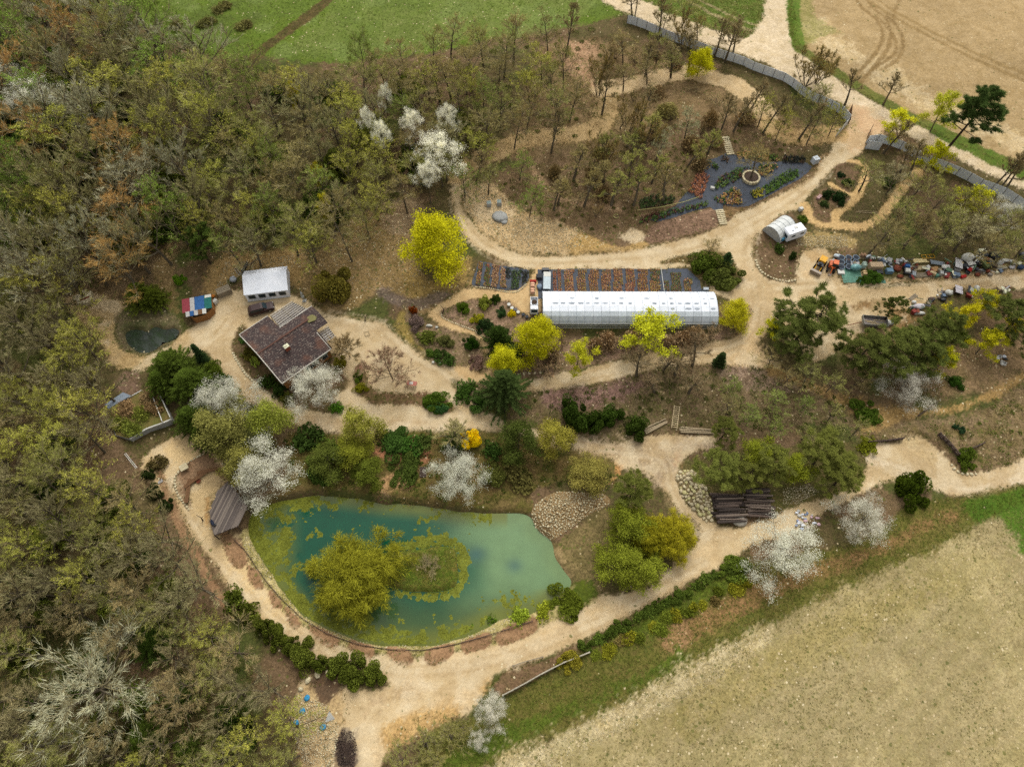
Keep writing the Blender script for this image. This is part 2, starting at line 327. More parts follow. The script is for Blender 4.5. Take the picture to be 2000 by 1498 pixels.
# stony bank above the house and by the big maple
P([(640,470),(740,400),(800,430),(810,500),(840,548),(920,540),(925,560),(890,575),(845,600),(830,615),(800,600),(740,570),(700,600),(640,610),(600,580),(580,540),(610,500)], ((150,124,84),(120,100,60)), (.2,.38,.25), 'stony_bank', 4)
P([(430,500),(480,490),(560,480),(600,500),(600,540),(570,560),(480,525),(440,560),(410,590),(400,560)], ((176,146,96),(146,118,72)), (.22,.36,.12), None, 4)
P([(740,400),(790,385),(830,400),(800,450),(770,460)], ((164,140,106),(128,106,78)), (.25,.35,.1), None, 5)
P([(795,520),(790,580),(820,590),(890,560),(920,545),(915,500),(880,540),(830,550)], ((168,140,84),(138,114,64)), (.22,.36,.2), None, 4)
S([(745,570),(790,590),(832,590),(870,575)], 1.2, ((118,102,92),(98,86,74)), (.2,.4,.05), None, 2, .8)
P([(810,625),(800,600),(770,640),(790,668),(830,706),(840,700),(815,670)], ((160,136,76),(128,112,60)), (.05,.35,.25), None, 3)
# --- sand of the upper and lower yards and tracks
P([(880,366),(887,406),(894,445),(921,477),(960,498),(995,514),(1040,526),(1290,526),(1350,520),(1380,560),(1392,575),(1470,600),(1480,560),(1500,548),(1478,520),(1470,490),(1472,466),(1500,440),(1530,418),(1560,406),(1582,380),(1604,352),(1628,332),(1650,320),(1676,300),(1700,276),(1738,248),(1716,224),(1690,212),(1655,208),(1655,240),(1636,268),(1622,292),(1612,310),(1590,340),(1540,375),(1470,405),(1420,432),(1390,448),(1340,468),(1294,477),(1225,491),(1110,500),(1032,498),(990,486),(956,468),(926,440),(903,406),(905,371),(925,348),(900,335)], SAND, (.05,.06,.02), 'main_track', 1, 1, 4)
P([(1655,208),(1700,214),(1738,246),(1700,276),(1672,300),(1640,286),(1640,262),(1655,236)], ((210,178,138),(198,162,122)), (.05,.15,0), None, 4)
S([(895,345),(920,325),(960,300),(1010,280),(1060,268),(1120,262),(1165,250),(1182,225),(1186,195),(1186,170)], 2.5, ((190,162,116),(166,138,92)), (.05,.2,.1), 'loop_path', 2, .95)
S([(1170,172),(1215,168),(1270,156),(1330,142),(1370,146),(1420,160),(1460,184),(1490,212),(1500,245)], 2.6, ((208,182,140),(188,160,116)), (.05,.15,.03), 'loop_path', 1, 1)
S([(1500,245),(1530,262),(1570,268),(1610,262),(1640,262)], 2.6, ((196,164,114),(168,138,90)), (.05,.25,.1), 'loop_path', 2, .8)
P([(1110,84),(1150,84),(1170,100),(1150,150),(1180,172),(1140,170),(1110,140),(1105,110)], ((188,152,118),(160,124,94)), (.1,.3,.1), None, 3, .8)
P([(1290,518),(1300,508),(1352,496),(1392,486),(1430,504),(1448,536),(1440,555),(1408,558),(1374,546),(1356,526),(1342,514)], ((120,96,62),(88,80,44)), (.05,.35,.35), 'shrub_island', 1)
P([(1474,468),(1490,455),(1520,462),(1600,470),(1602,486),(1572,490),(1556,505),(1556,548),(1530,549),(1490,535),(1476,510)], ((120,96,72),(96,80,52)), (.14,.35,.25), None, 1)
P([(1560,455),(1660,458),(1662,480),(1600,490),(1570,480)], ((176,152,100),(138,116,72)), (.4,.3,.1), None, 3)
P([(1556,555),(1556,505),(1574,490),(1604,486),(1625,500),(1645,552),(1720,562),(1800,552),(1900,540),(2020,530),(2020,560),(1940,566),(1860,566),(1830,580),(1790,606),(1760,640),(1760,668),(1700,662),(1676,652),(1656,676),(1600,704),(1560,690),(1520,630),(1500,640),(1482,680),(1500,700),(1528,716),(1508,728),(1470,712),(1430,714),(1350,710),(1290,716),(1240,732),(1180,746),(1110,758),(1050,766),(1015,758),(1015,744),(1060,737),(1120,726),(1200,706),(1290,686),(1350,671),(1410,666),(1445,652),(1466,622),(1472,590),(1470,560),(1500,545)], ((198,174,134),(180,154,112)), (.06,.12,.04), 'yard_track', 1, 1, 4)
P([(1560,505),(1580,494),(1612,500),(1618,540),(1575,540)], ((210,176,124),(194,158,106)), (.1,.25,0), None, 3)
P([(1470,560),(1480,640),(1500,720),(1430,720),(1440,660),(1465,620)], ((214,184,140),(196,166,120)), (.04,.15,0), None, 5)
P([(1650,640),(1672,650),(1700,662),(1760,668),(1768,640),(1790,606),(1690,604),(1660,618),(1652,600),(1700,585),(1740,590),(1735,612)], ((148,116,78),(120,96,58)), (.05,.35,.2), None, 2)
S([(1650,545),(1760,552),(1860,545),(2010,532)], .8, ((176,142,100),(156,126,86)), (.05,.25,.1), None, 3, .7)
# house yard, loop, long track below the house
P([(360,648),(400,628),(418,600),(430,575),(470,565),(575,578),(640,612),(735,630),(765,642),(800,678),(835,705),(870,714),(930,720),(975,742),(985,760),(940,752),(905,744),(880,740),(900,765),(940,800),(985,822),(985,846),(900,839),(830,841),(740,844),(650,843),(600,836),(550,821),(500,791),(470,766),(440,731),(420,701),(400,684),(375,696),(330,706),(310,692),(340,675)], SAND, (.04,.06,.02), 'house_yard', 1, 1, 4)
P([(130,585),(165,572),(228,590),(268,566),(276,578),(246,603),(227,630),(223,655),(236,680),(262,694),(292,693),(332,672),(362,646),(372,670),(332,706),(300,717),(262,723),(228,716),(206,692),(180,655),(150,622)], ((202,174,124),(176,146,98)), (.06,.25,.08), 'house_yard', 2)
P([(150,590),(225,585),(222,650),(200,690),(165,640)], ((178,150,104),(146,122,76)), (.08,.35,.25), None, 8, .7)
S([(430,690),(450,725),(490,765),(550,802),(620,820),(740,824),(900,820)], .5, ((186,158,120),(168,140,104)), (.03,.2,0), None, 2, .6); S([(410,690),(432,728),(480,775),(560,816),(640,832),(800,834)], .4, ((188,160,122),(170,142,106)), (.03,.2,0), None, 2, .6)
S([(640,838),(740,839),(860,838)], .8, PALE, (.3,.2,0), None, 2, .8)
P([(834,614),(846,601),(868,588),(892,573),(920,562),(960,566),(1000,568),(1034,548),(1044,525),(1062,524),(1060,600),(1050,612),(1035,616),(1015,608),(993,591),(969,583),(939,582),(908,588),(874,604),(862,613),(868,623),(930,648),(953,669),(963,697),(982,723),(985,745),(960,752),(938,735),(956,723),(943,685),(931,666),(905,651),(868,644),(850,635)], OSAND, (.03,.13,0), 'garden_path', 1, 1, 3)
S([(905,722),(940,730),(975,742),(1015,752)], 1.7, OSAND, (.03,.13,0), 'garden_path'); 
P([(480,640),(460,656),(455,688),(478,728),(515,762),(560,790),(600,800),(665,806),(672,790),(655,778),(678,756),(676,730),(662,700),(648,690),(560,740)], ((112,88,66),(84,76,44)), (.06,.35,.4), 'house_garden', 1)
P([(695,714),(712,710),(719,735),(724,755),(745,768),(770,772),(810,770),(828,764),(848,768),(875,780),(890,798),(880,808),(850,808),(828,796),(790,791),(745,791),(718,782),(700,765),(692,740)], ((136,100,80),(100,92,50)), (.05,.35,.35), 'planting_bed', 1)
P([(878,738),(905,744),(935,755),(955,775),(950,806),(915,778),(890,754)], ((112,90,66),(74,84,36)), (.03,.3,.5), 'planting_bed', 1)
P([(799,600),(812,605),(830,629),(850,635),(868,644),(905,651),(931,666),(943,685),(957,722),(946,728),(919,718),(883,714),(853,712),(839,702),(828,678),(812,669),(802,642),(795,619)], ((146,120,96),(110,96,62)), (.08,.4,.35), 'planting_bed', 1)
P([(862,613),(874,604),(908,588),(939,582),(969,583),(993,591),(1015,608),(1040,640),(1090,660),(1400,650),(1445,600),(1470,600),(1462,620),(1440,652),(1410,664),(1350,669),(1290,684),(1200,704),(1120,724),(1060,735),(1010,742),(990,740),(980,722),(964,697),(954,669),(930,648),(883,629),(868,623)], ((156,126,104),(112,96,66)), (.1,.4,.3), 'planting_bed', 1, 1, 4)
P([(230,610),(250,600),(275,590),(330,600),(348,630),(350,650),(335,668),(300,690),(268,690),(238,678),(226,655)], ((120,104,78),(88,90,54)), (.08,.35,.4), 'pond_bed', 1)
P([(265,590),(300,560),(300,520),(330,470),(345,480),(340,520),(350,560),(345,600),(350,640),(330,600)], ((160,134,90),(130,108,66)), (.15,.35,.25), None, 3, .7)
P([(255,722),(275,735),(270,765),(240,770),(225,745)], ((132,106,88),(110,90,66)), (.1,.35,.15), None, 2)
# --- slope between the levels, lower yard
P([(985,840),(1010,770),(1060,768),(1180,748),(1290,718),(1430,716),(1520,726),(1620,760),(1720,800),(1690,850),(1640,830),(1400,835),(1240,850),(1180,862),(1100,848)], ((124,104,78),(92,86,48)), (.08,.42,.4), 'bank_slope', 2)
P([(1060,768),(1180,750),(1240,738),(1290,745),(1180,790),(1080,800)], ((148,116,104),(118,92,78)), (.12,.4,.12), None, 4)
P([(1410,720),(1480,715),(1540,740),(1560,760),(1480,762),(1420,748)], ((156,132,112),(126,104,82)), (.2,.4,.1), None, 4, .8)
P([(1500,715),(1560,735),(1640,770),(1720,790),(1780,800),(1860,790),(1960,745),(2020,715),(2020,735),(1950,775),(1860,805),(1790,815),(1740,835),(1690,855),(1675,845),(1690,820),(1640,790),(1560,755),(1500,735)], ((176,144,92),(148,118,70)), (.2,.36,.1), 'side_track', 3)
P([(1700,855),(1790,818),(1870,808),(1960,780),(2020,740),(2020,880),(1960,905),(1905,920),(1880,915),(1850,880),(1800,845),(1740,862)], ((140,118,88),(112,98,58)), (.1,.4,.4), 'rough_ground', 3)
P([(1300,905),(1360,890),(1420,880),(1600,870),(1690,870),(1700,930),(1640,960),(1560,1000),(1400,1000),(1330,960)], ((120,104,66),(84,84,42)), (.05,.35,.4), None, 3)
P([(1800,660),(1920,660),(2010,680),(2010,720),(1900,770),(1830,770),(1780,740)], ((152,124,92),(120,100,66)), (.15,.4,.25), None, 5, .8)
P([(960,838),(1000,838),(1050,838),(1120,852),(1200,866),(1240,852),(1330,850),(1392,853),(1388,878),(1346,886),(1324,920),(1330,966),(1356,1000),(1390,1020),(1440,1032),(1520,1004),(1560,988),(1640,962),(1690,935),(1690,868),(1740,868),(1790,858),(1802,852),(1835,880),(1860,910),(1885,925),(1905,928),(1960,912),(2020,886),(2020,940),(1960,962),(1920,972),(1870,972),(1830,957),(1790,945),(1740,935),(1690,960),(1600,1005),(1540,1045),(1465,1062),(1432,1093),(1360,1130),(1280,1175),(1200,1216),(1140,1250),(1060,1286),(1000,1301),(962,1326),(948,1345),(940,1370),(900,1400),(860,1396),(800,1410),(770,1440),(740,1500),(640,1520),(600,1500),(590,1440),(572,1410),(580,1340),(610,1320),(660,1340),(750,1345),(740,1320),(700,1296),(640,1290),(560,1254),(500,1212),(450,1152),(420,1104),(380,1052),(340,1000),(312,962),(290,932),(275,905),(292,882),(360,846),(402,872),(435,906),(442,935),(418,960),(410,1000),(425,1040),(462,1052),(488,1100),(520,1145),(560,1192),(600,1224),(650,1250),(720,1274),(800,1282),(880,1276),(960,1256),(1042,1234),(1052,1214),(1140,1184),(1172,1160),(1262,1148),(1340,1080),(1370,1030),(1330,1000),(1290,950),(1250,920),(1215,915),(1180,900),(1100,868),(1010,850)], ((206,183,143),(190,164,121)), (.05,.06,.02), 'lower_yard', 1, 1, 3)
P([(1000,850),(1100,850),(1240,860),(1390,856),(1385,880),(1330,890),(1300,960),(1250,920),(1180,895),(1090,870)], ((184,162,132),(160,138,106)), (.06,.25,.05), None, 4)
P([(275,905),(300,885),(360,848),(402,872),(440,935),(412,1000),(425,1040),(470,1060),(520,1150),(600,1230),(560,1250),(480,1190),(420,1100),(340,1000)], ((214,186,138),(204,174,124)), (.02,.1,0), None, 4)
P([(1320,870),(1332,880),(1330,910),(1318,912)], ((170,116,72),(180,136,92)), (.0,.2,0), None, 3, .7); P([(1180,905),(1212,905),(1205,930),(1185,945)], ((206,146,84),(200,160,104)), (0,.2,0), None, 3)
P([(1690,905),(1740,925),(1830,955),(1920,970),(2010,938),(2010,905),(1920,950),(1860,945),(1780,915),(1700,885)], ((224,206,176),(206,184,148)), (.05,.14,.0), None, 2)
P([(1750,862),(1795,855),(1850,900),(1870,925),(1800,895)], ((206,184,140),(184,156,108)), (.3,.25,.05), None, 3)
for l in ([(1420,1085),(1300,1150),(1180,1212),(1060,1268),(900,1305),(780,1325)], [(1400,1060),(1280,1130),(1180,1190),(1060,1245),(940,1280),(800,1305)]):
    S(l, .6, ((220,194,150),(206,176,130)), (.04,.15,0), None, 3, .7)
P([(620,1335),(660,1340),(680,1400),(640,1440),(640,1510),(590,1510),(575,1420),(580,1350)], ((200,172,124),(164,136,96)), (.4,.3,.05), 'rubble_ground', 3)
P([(735,1345),(820,1330),(850,1350),(760,1380),(700,1390)], ((182,156,120),(166,140,100)), (.06,.25,.05), None, 5, .7)
P([(608,1325),(650,1320),(665,1345),(640,1378),(612,1360)], ((108,84,62),(94,78,60)), (.03,.25,0), None, 2)
P([(668,1424),(690,1430),(698,1460),(690,1500),(655,1505),(655,1450)], ((96,78,66),(74,62,52)), (.12,.35,.05), None, 2)
P([(780,1400),(860,1375),(950,1330),(955,1350),(900,1395),(850,1420),(760,1470),(740,1500),(730,1440)], ((196,162,108),(172,138,88)), (.12,.3,.08), None, 3)
P([(1000,1302),(1062,1288),(1140,1255),(1150,1275),(1090,1305),(1020,1345),(985,1360),(965,1345)], ((128,100,76),(104,88,58)), (.06,.35,.2), 'planting_bed', 1)
# pond banks
P([(470,1050),(490,1100),(520,1150),(560,1195),(600,1226),(650,1252),(720,1272),(800,1280),(880,1274),(960,1254),(1042,1232),(1140,1184),(1170,1160),(1130,1140),(1000,1190),(880,1235),(760,1245),(640,1210),(560,1140),(510,1060),(485,1030)], ((186,168,120),(150,138,78)), (.35,.3,.2), 'pond_bank', 1)
# planting beds round the pond, crescent bed
for b in ([(305,962),(322,975),(360,1030),(405,1090),(448,1138),(462,1152),(448,1152),(400,1108),(345,1042),(312,990)], [(430,1045),(462,1058),(482,1078),(478,1092),(455,1092),(435,1065)], [(484,1110),(505,1118),(515,1138),(500,1140),(486,1128)],
          [(525,1155),(545,1165),(550,1178),(532,1178)], [(556,1190),(580,1202),(588,1216),(566,1216)], [(603,1225),(660,1240),(655,1256),(620,1246)], [(683,1252),(730,1262),(725,1278),(700,1276),(682,1266)], [(754,1265),(802,1272),(802,1290),(770,1286)],
          [(832,1270),(884,1260),(884,1276),(858,1288),(834,1288)], [(902,1252),(955,1240),(955,1258),(920,1266),(904,1266)], [(970,1234),(1040,1212),(1048,1230),(1000,1246),(976,1250)]):
    bb_ = np.array(b, float); cc_ = bb_.mean(0); P([tuple(v) for v in cc_+np.array([0, 3.0])+(bb_-cc_)*np.array([1.0, 1.55])], ((160,126,92),(138,106,76)), (.02,.25,.06), 'planting_bed', 0, 1, 4, False)
P([(397,887),(370,902),(345,927),(342,947),(347,965),(357,980),(369,995),(375,985),(367,970),(368,950),(375,947),(397,927),(417,918),(433,935),(447,935),(427,910),(418,893),(406,885)], ((154,124,94),(136,106,80)), (.02,.28,.08), 'planting_bed', 0, 1, 4, False)
P([(402,970),(412,968),(410,1000),(412,1025),(400,1022),(402,990)], ((186,146,92),(160,126,80)), (.12,.25,.03), None, 1)
P([(490,990),(565,965),(618,955),(700,960),(800,975),(920,992),(1034,1000),(1040,960),(1100,940),(1180,950),(1200,900),(1100,870),(1000,850),(900,842),(740,847),(640,847),(560,850),(560,900),(540,980)], ((118,98,62),(92,88,38)), (.05,.38,.4), 'pond_slope', 1)
P([(735,875),(800,875),(842,880),(840,900),(780,902),(735,895)], ((176,120,88),(140,100,70)), (.08,.4,.15), None, 2); P([(725,950),(760,930),(800,925),(820,935),(780,955),(740,965)], ((186,144,106),(160,130,80)), (.1,.35,.15), None, 3)
P([(1073,1054),(1090,1060),(1140,1020),(1190,990),(1200,1060),(1180,1130),(1170,1165),(1118,1138),(1098,1115)], ((130,112,74),(98,88,52)), (.08,.4,.3), 'pond_slope', 1)
P([(1078,1062),(1095,1075),(1120,1120),(1112,1132),(1090,1095)], ((170,146,102),(146,124,84)), (.05,.25,.05), None, 2)
P([(1098,1158),(1135,1138),(1170,1148),(1165,1165),(1135,1185),(1105,1200),(1085,1190)], ((88,96,30),(70,84,28)), (.0,.3,.4), None, 2)
# --- lower field and verges
P([(1110,1290),(1240,1215),(1340,1160),(1440,1105),(1600,1075),(1700,1050),(1780,985),(1850,975),(2010,940),(2300,860),(2300,1300),(1500,1300),(960,1498),(820,1498),(860,1420),(940,1400),(985,1360),(1020,1345)], ((96,98,40),(112,100,54)), (.02,.35,.35), 'grass_verge', 2)
P([(1500,1130),(1660,1080),(1850,1000),(1860,1015),(1700,1090),(1560,1150),(1400,1225),(1300,1280),(1290,1240),(1330,1210)], ((152,116,78),(118,98,56)), (.08,.4,.2), None, 3)
P([(1200,1240),(1300,1180),(1420,1120),(1440,1135),(1360,1190),(1250,1250)], ((80,94,30),(94,104,34)), (.0,.35,.4), None, 3)
P([(1286,1232),(1330,1205),(1352,1225),(1340,1270),(1310,1280)], ((166,128,92),(134,108,68)), (.1,.35,.1), None, 2)
P([(950,1430),(1100,1380),(1240,1320),(1340,1270),(1330,1300),(1180,1370),(1050,1430),(930,1500),(840,1500)], ((90,104,34),(76,92,30)), (.01,.3,.25), None, 4)
P([(905,1560),(950,1498),(1080,1440),(1200,1380),(1330,1310),(1480,1230),(1620,1160),(1740,1110),(1850,1060),(1920,1020),(1990,990),(2300,900),(2300,1700),(900,1700)], ((167,151,110),(149,134,93)), (.12,.22,.05), 'lower_field', 4)
P([(950,1500),(1090,1440),(1200,1385),(1330,1315),(1480,1235),(1520,1250),(1380,1320),(1250,1400),(1100,1480),(1040,1510)], ((212,196,158),(176,156,108)), (.45,.3,.12), None, 6)
P([(1300,1400),(1420,1310),(1600,1200),(1800,1130),(1900,1080),(1960,1110),(1800,1190),(1600,1290),(1450,1380),(1350,1440)], ((164,146,88),(140,128,66)), (.12,.28,.15), None, 10, .5)
P([(1200,1440),(1320,1380),(1400,1390),(1300,1460),(1220,1470)], ((146,128,84),(120,112,60)), (.2,.28,.2), None, 6, .5)
n_ = fnoise(X, Y, 9, 141, 4); paint(((n_ > .54) & (region([(905,1560),(950,1498),(1480,1230),(1850,1060),(2300,900),(2300,1700),(900,1700)], 1) > 0)).astype(np.float32), (160,146,94), (138,128,78), (.1,.28,.14), None, 6, .35)
n_ = fnoise(X, Y, 6, 151, 4); paint(((n_ > .57) & (region([(905,1560),(950,1498),(1480,1230),(1850,1060),(2300,900),(2300,1700),(900,1700)], 1) > 0)).astype(np.float32), (190,174,128), (174,156,108), (.3,.3,.05), None, 6, .4)
rw_ = np.sin((X*math.sin(R(36))-Y*math.cos(R(36)))*2*math.pi/2.6+1.5*fnoise(X, Y, 20, 221)); paint(((rw_ > .45) & (region([(905,1560),(950,1498),(1480,1230),(1850,1060),(2300,900),(2300,1700),(900,1700)], 1) > 0)).astype(np.float32), (150,138,94), (134,124,78), (.1,.24,.2), None, 1, .35)
P([(1880,975),(1960,965),(2300,880),(2300,1080),(2010,1090),(1985,1060),(1950,1010),(1900,1015)], ((74,104,30),(88,110,36)), (.02,.3,.2), None, 4)
RUT = ((184,158,118),(168,142,102)); WASH = ((216,198,164),(204,182,144))
for ln in ([(1640,300),(1600,345),(1540,390),(1470,430),(1400,465),(1300,490),(1180,502),(1050,508),(980,500),(930,470),(900,430),(892,390)], [(1470,450),(1465,500),(1475,560),(1478,610),(1455,660),(1400,685),(1300,700),(1200,722),(1100,745)], [(1500,565),(1600,560),(1750,556),(1900,548),(2000,540)], [(300,705),(370,680),(420,660),(470,610),(560,600)], [(640,620),(740,640),(800,690),(870,730),(930,790)], [(1060,855),(1180,880),(1290,900),(1310,960),(1360,1040),(1420,1050)], [(330,930),(400,1060),(480,1160),(580,1240),(700,1295),(830,1310),(1000,1280),(1200,1200),(1380,1100)], [(1700,890),(1800,930),(1900,955),(2000,925)]):
    q = np.array(ln, float); nv = np.gradient(q, axis=0); nv = np.stack([-nv[:, 1], nv[:, 0]], 1)/np.hypot(nv[:, 0], nv[:, 1])[:, None]
    for o_, hw, cl, op in ((-7, .38, RUT, .55), (7, .38, RUT, .55), (0, .5, WASH, .5), (-13, .3, WASH, .4), (13, .35, RUT, .35)):
        S([tuple(v) for v in q+nv*o_], hw, cl, (.03,.1,.01), None, 1, op)
n_ = fnoise(X, Y, 4.5, 171, 4); zs_ = np.isin(ZONE, [ZN.index(z) for z in ('main_track', 'house_yard', 'yard_track', 'lower_yard')]); zz_ = np.zeros(X.shape, bool); zz_[:-1, :-1] = zs_
paint(((n_ > .57) & zz_).astype(np.float32), (190,164,124), (176,150,108), (.12,.14,.05), None, 2, .6); n_ = fnoise(X, Y, 3.5, 181, 4); paint(((n_ > .58) & zz_).astype(np.float32), (218,200,166), (206,184,146), (.08,.1,0), None, 2, .55)
# --- narrow garden paths
GP = ((214,180,126),(190,156,104))
for ln, hw in (([(1660,316),(1684,324),(1690,336),(1684,358),(1676,378),(1667,392),(1641,409),(1630,419),(1630,438)], .95), ([(1618,358),(1650,374),(1670,385)], .6),
               ([(1572,402),(1582,419),(1596,434),(1630,441),(1667,442),(1701,438),(1723,419),(1740,399),(1759,372),(1777,353),(1795,335)], 1.05)):
    S(ln, hw, GP, (.03,.2,.03), 'garden_path', 1)
P([(1634,322),(1660,318),(1680,328),(1674,360),(1660,376),(1640,366),(1632,350)], ((120,94,72),(98,82,56)), (.06,.35,.15), None, 1)
P([(1590,388),(1612,366),(1640,374),(1662,388),(1640,404),(1624,418),(1624,432),(1600,430),(1586,412)], ((128,100,78),(104,88,58)), (.12,.35,.2), None, 1)
# --- the ponds: push the ground down under the water
POND = [(485,1040),(488,998),(509,987),(565,973),(618,964),(695,970),(747,980),(800,984),(852,991),(922,1001),(992,1003),(1034,1008),(1045,1033),(1073,1054),(1083,1089),(1101,1120),(1118,1138),(1094,1155),(1066,1176),(1027,1197),(975,1204),(940,1222),(887,1246),(835,1257),(765,1257),(702,1246),(642,1225),(590,1197),(555,1155),(520,1103),(495,1064)]
ISLE = [(700,1118),(722,1085),(779,1068),(817,1063),(870,1057),(894,1068),(901,1110),(894,1145),(852,1161),(800,1159),(758,1148),(725,1145)]
SPOND = [(243,646),(258,641),(275,644),(281,648),(299,637),(307,640),(317,644),(335,641),(343,648),(335,659),(315,665),(305,675),(287,685),(266,682),(254,672),(245,660)]
pm = region(POND); im = region(ISLE); sm = region(SPOND)
P(ISLE, ((92,112,34),(120,104,52)), (.02,.35,.4), 'pond_island', 1)
isl = blur(im, 3); pond_s = np.clip(blur(blur(pm, 2), 2)*1.0, 0, 1)
WATER, SWATER = -5.0, 0.05
Z = Z + 0.22*(fnoise(X, Y, 5.0, 61)-0.5)*2*np.clip(1-blur(pm, 8)*2, 0, 1)*0.6
near = np.clip(blur(pm, 14)*3, 0, 1)
Z = np.where(near > 0, Z*(1-near) + np.maximum(Z, WATER+0.42)*near, Z)
Z = Z*(1-pond_s) + (WATER-1.6)*pond_s
Z = Z*(1-isl) + (WATER+0.55+0.15*fnoise(X, Y, 2, 71))*isl
sp_ = np.clip(blur(blur(sm, 1), 1), 0, 1); Z = Z*(1-sp_) + (SWATER-1.2)*sp_
def hz(x, y):                                          # height of the finished ground
    u = np.clip((np.asarray(x, float)-GX0)/CELL, 0, NX-0.01); v = np.clip((np.asarray(y, float)-GY0)/CELL, 0, NY-0.01)
    i = u.astype(int); j = v.astype(int); f = u-i; g = v-j
    return (Z[i, j]*(1-f)+Z[i+1, j]*f)*(1-g)+(Z[i, j+1]*(1-f)+Z[i+1, j+1]*f)*g
def G(x, y):                                           # finished ground point seen at a pixel
    p = gpt(x, y); return (p[0], p[1], float(hz(p[0], p[1])))

GM = groundmat('ground_cover')
vis = (PX[:-1, :-1] > -70) & (PX[:-1, :-1] < 2070) & (PY[:-1, :-1] > -60) & (PY[:-1, :-1] < 1570)
blk = vis.reshape(NX//8, 8, NY//8, 8).any((1, 3)); fine = np.repeat(np.repeat(blk, 8, 0), 8, 1)
vid = np.arange((NX+1)*(NY+1)).reshape(NX+1, NY+1)
VV = np.stack([X, Y, Z], -1).reshape(-1, 3); A_, B_, P_ = CA.reshape(-1, 3), CB.reshape(-1, 3), PR.reshape(-1, 3)
def cells_mesh(name, ci, cj, step=1):
    a = vid[ci, cj]; b = vid[ci+step, cj]; c = vid[ci+step, cj+step]; d = vid[ci, cj+step]
    q = np.stack([a, b, c, d], 1); u, inv = np.unique(q, return_inverse=True)
    return mesh_np(name, VV[u], inv.reshape(q.shape), GM, True, {'ca': A_[u], 'cb': B_[u], 'pr': P_[u]})
for k, zn in enumerate(ZN):
    ci, cj = np.where(fine & (ZONE == k))
    if len(ci): link(zn, cells_mesh(zn, ci, cj), kind='structure')
bi, bj = np.where(~blk)
link('outer_ground', cells_mesh('outer_ground', bi*8, bj*8, 8), kind='structure')
# the land goes on to the horizon
x0, x1, y0, y1 = gx[0], gx[-1], gy[0], gy[-1]; far = 3000.0
Vf = [(x0,y0,-4),(x1,y0,-4),(x1,y1,5),(x0,y1,5),(-far,-far,-4),(far,-far,-4),(far,far,20),(-far,far,20)]
me = mesh_np('countryside', np.array(Vf), np.array([(4,5,1,0),(5,6,2,1),(6,7,3,2),(7,4,0,3)]), GM, False,
             {'ca': np.tile(K(110,112,56), (8,1)), 'cb': np.tile(K(150,132,84), (8,1)), 'pr': np.tile((.02,.3,.2), (8,1))})
link('countryside', me, kind='structure')
# ---------------------------------------------------------------- water
def water(name, poly, lvl, step, grow, colfn):
    pl = spline(poly, 5); g = np.array([at_z(a, b, lvl) for a, b in pl]); lo = g.min(0)-2; hi = g.max(0)+2
    xs = np.arange(lo[0], hi[0], step); ys = np.arange(lo[1], hi[1], step); x, y = np.meshgrid(xs, ys, indexing='ij')
    m = (inpoly(x, y, g) | (segdist(x, y, np.vstack([g, g[:1]])) < grow)); ci, cj = np.where(m[:-1, :-1] & m[1:, 1:] & m[1:, :-1] & m[:-1, 1:])
    v = np.arange(x.size).reshape(x.shape); q = np.stack([v[ci, cj], v[ci+1, cj], v[ci+1, cj+1], v[ci, cj+1]], 1)
    u, inv = np.unique(q, return_inverse=True); xx, yy = x.ravel()[u], y.ravel()[u]
    a, b = colfn(xx, yy, segdist(xx, yy, np.vstack([g, g[:1]])))
    return link(name, mesh_np(name, np.stack([xx, yy, np.full(len(xx), lvl)], 1), inv.reshape(q.shape), WM, True, {'ca': a, 'cb': b, 'pr': np.zeros((len(xx), 3))}), kind='structure')
WM = groundmat('pond_water', True)
def sm01(x, a, b): t = np.clip((x-a)/(b-a), 0, 1); return t*t*(3-2*t)
def pondcol(x, y, d):
    px, py = proj(x, y, np.full(x.shape, WATER)); wn = fnoise(x, y, 7, 81)
    t = sm01(px + 160*(wn-.5), 820, 1010); s = sm01(py+60*(wn-.5), 1130, 1230)
    deep, milky, olive, alg = (np.array(K(*c)) for c in ((16,76,52), (108,136,92), (68,86,44), (106,110,40)))
    c = deep[None]*(1-t[:, None]) + milky[None]*t[:, None]
    c = c*(1-.85*s[:, None]) + olive[None]*.85*s[:, None]
    e = 1-sm01(d, 0.3, 3.4 + 2.5*(px < 560)); e *= np.where((px > 990) & (py < 1150), .25, 1.0)
    e = np.maximum(e, 0.8*sm01(px, 600, 540)*sm01(py, 985, 1010)*(fnoise(x, y, 3, 91) > .40))
    c = c*(1-.85*e[:, None]) + alg[None]*.85*e[:, None]
    dk = np.exp(-(((px-930)/20)**2+((py-1082)/16)**2)) + .9*np.exp(-(((px-1005)/16)**2+((py-1105)/14)**2))
    c = c*(1-.6*dk[:, None]) + np.array(K(40,78,86))[None]*.6*dk[:, None]
    return c, c*0.86
water('pond', POND, WATER, 0.4, 1.6, pondcol)
water('garden_pond', SPOND, SWATER, 0.3, 0.9, lambda x, y, d: (np.tile(K(58,62,56), (len(x),1)), np.tile(K(50,64,42), (len(x),1))))
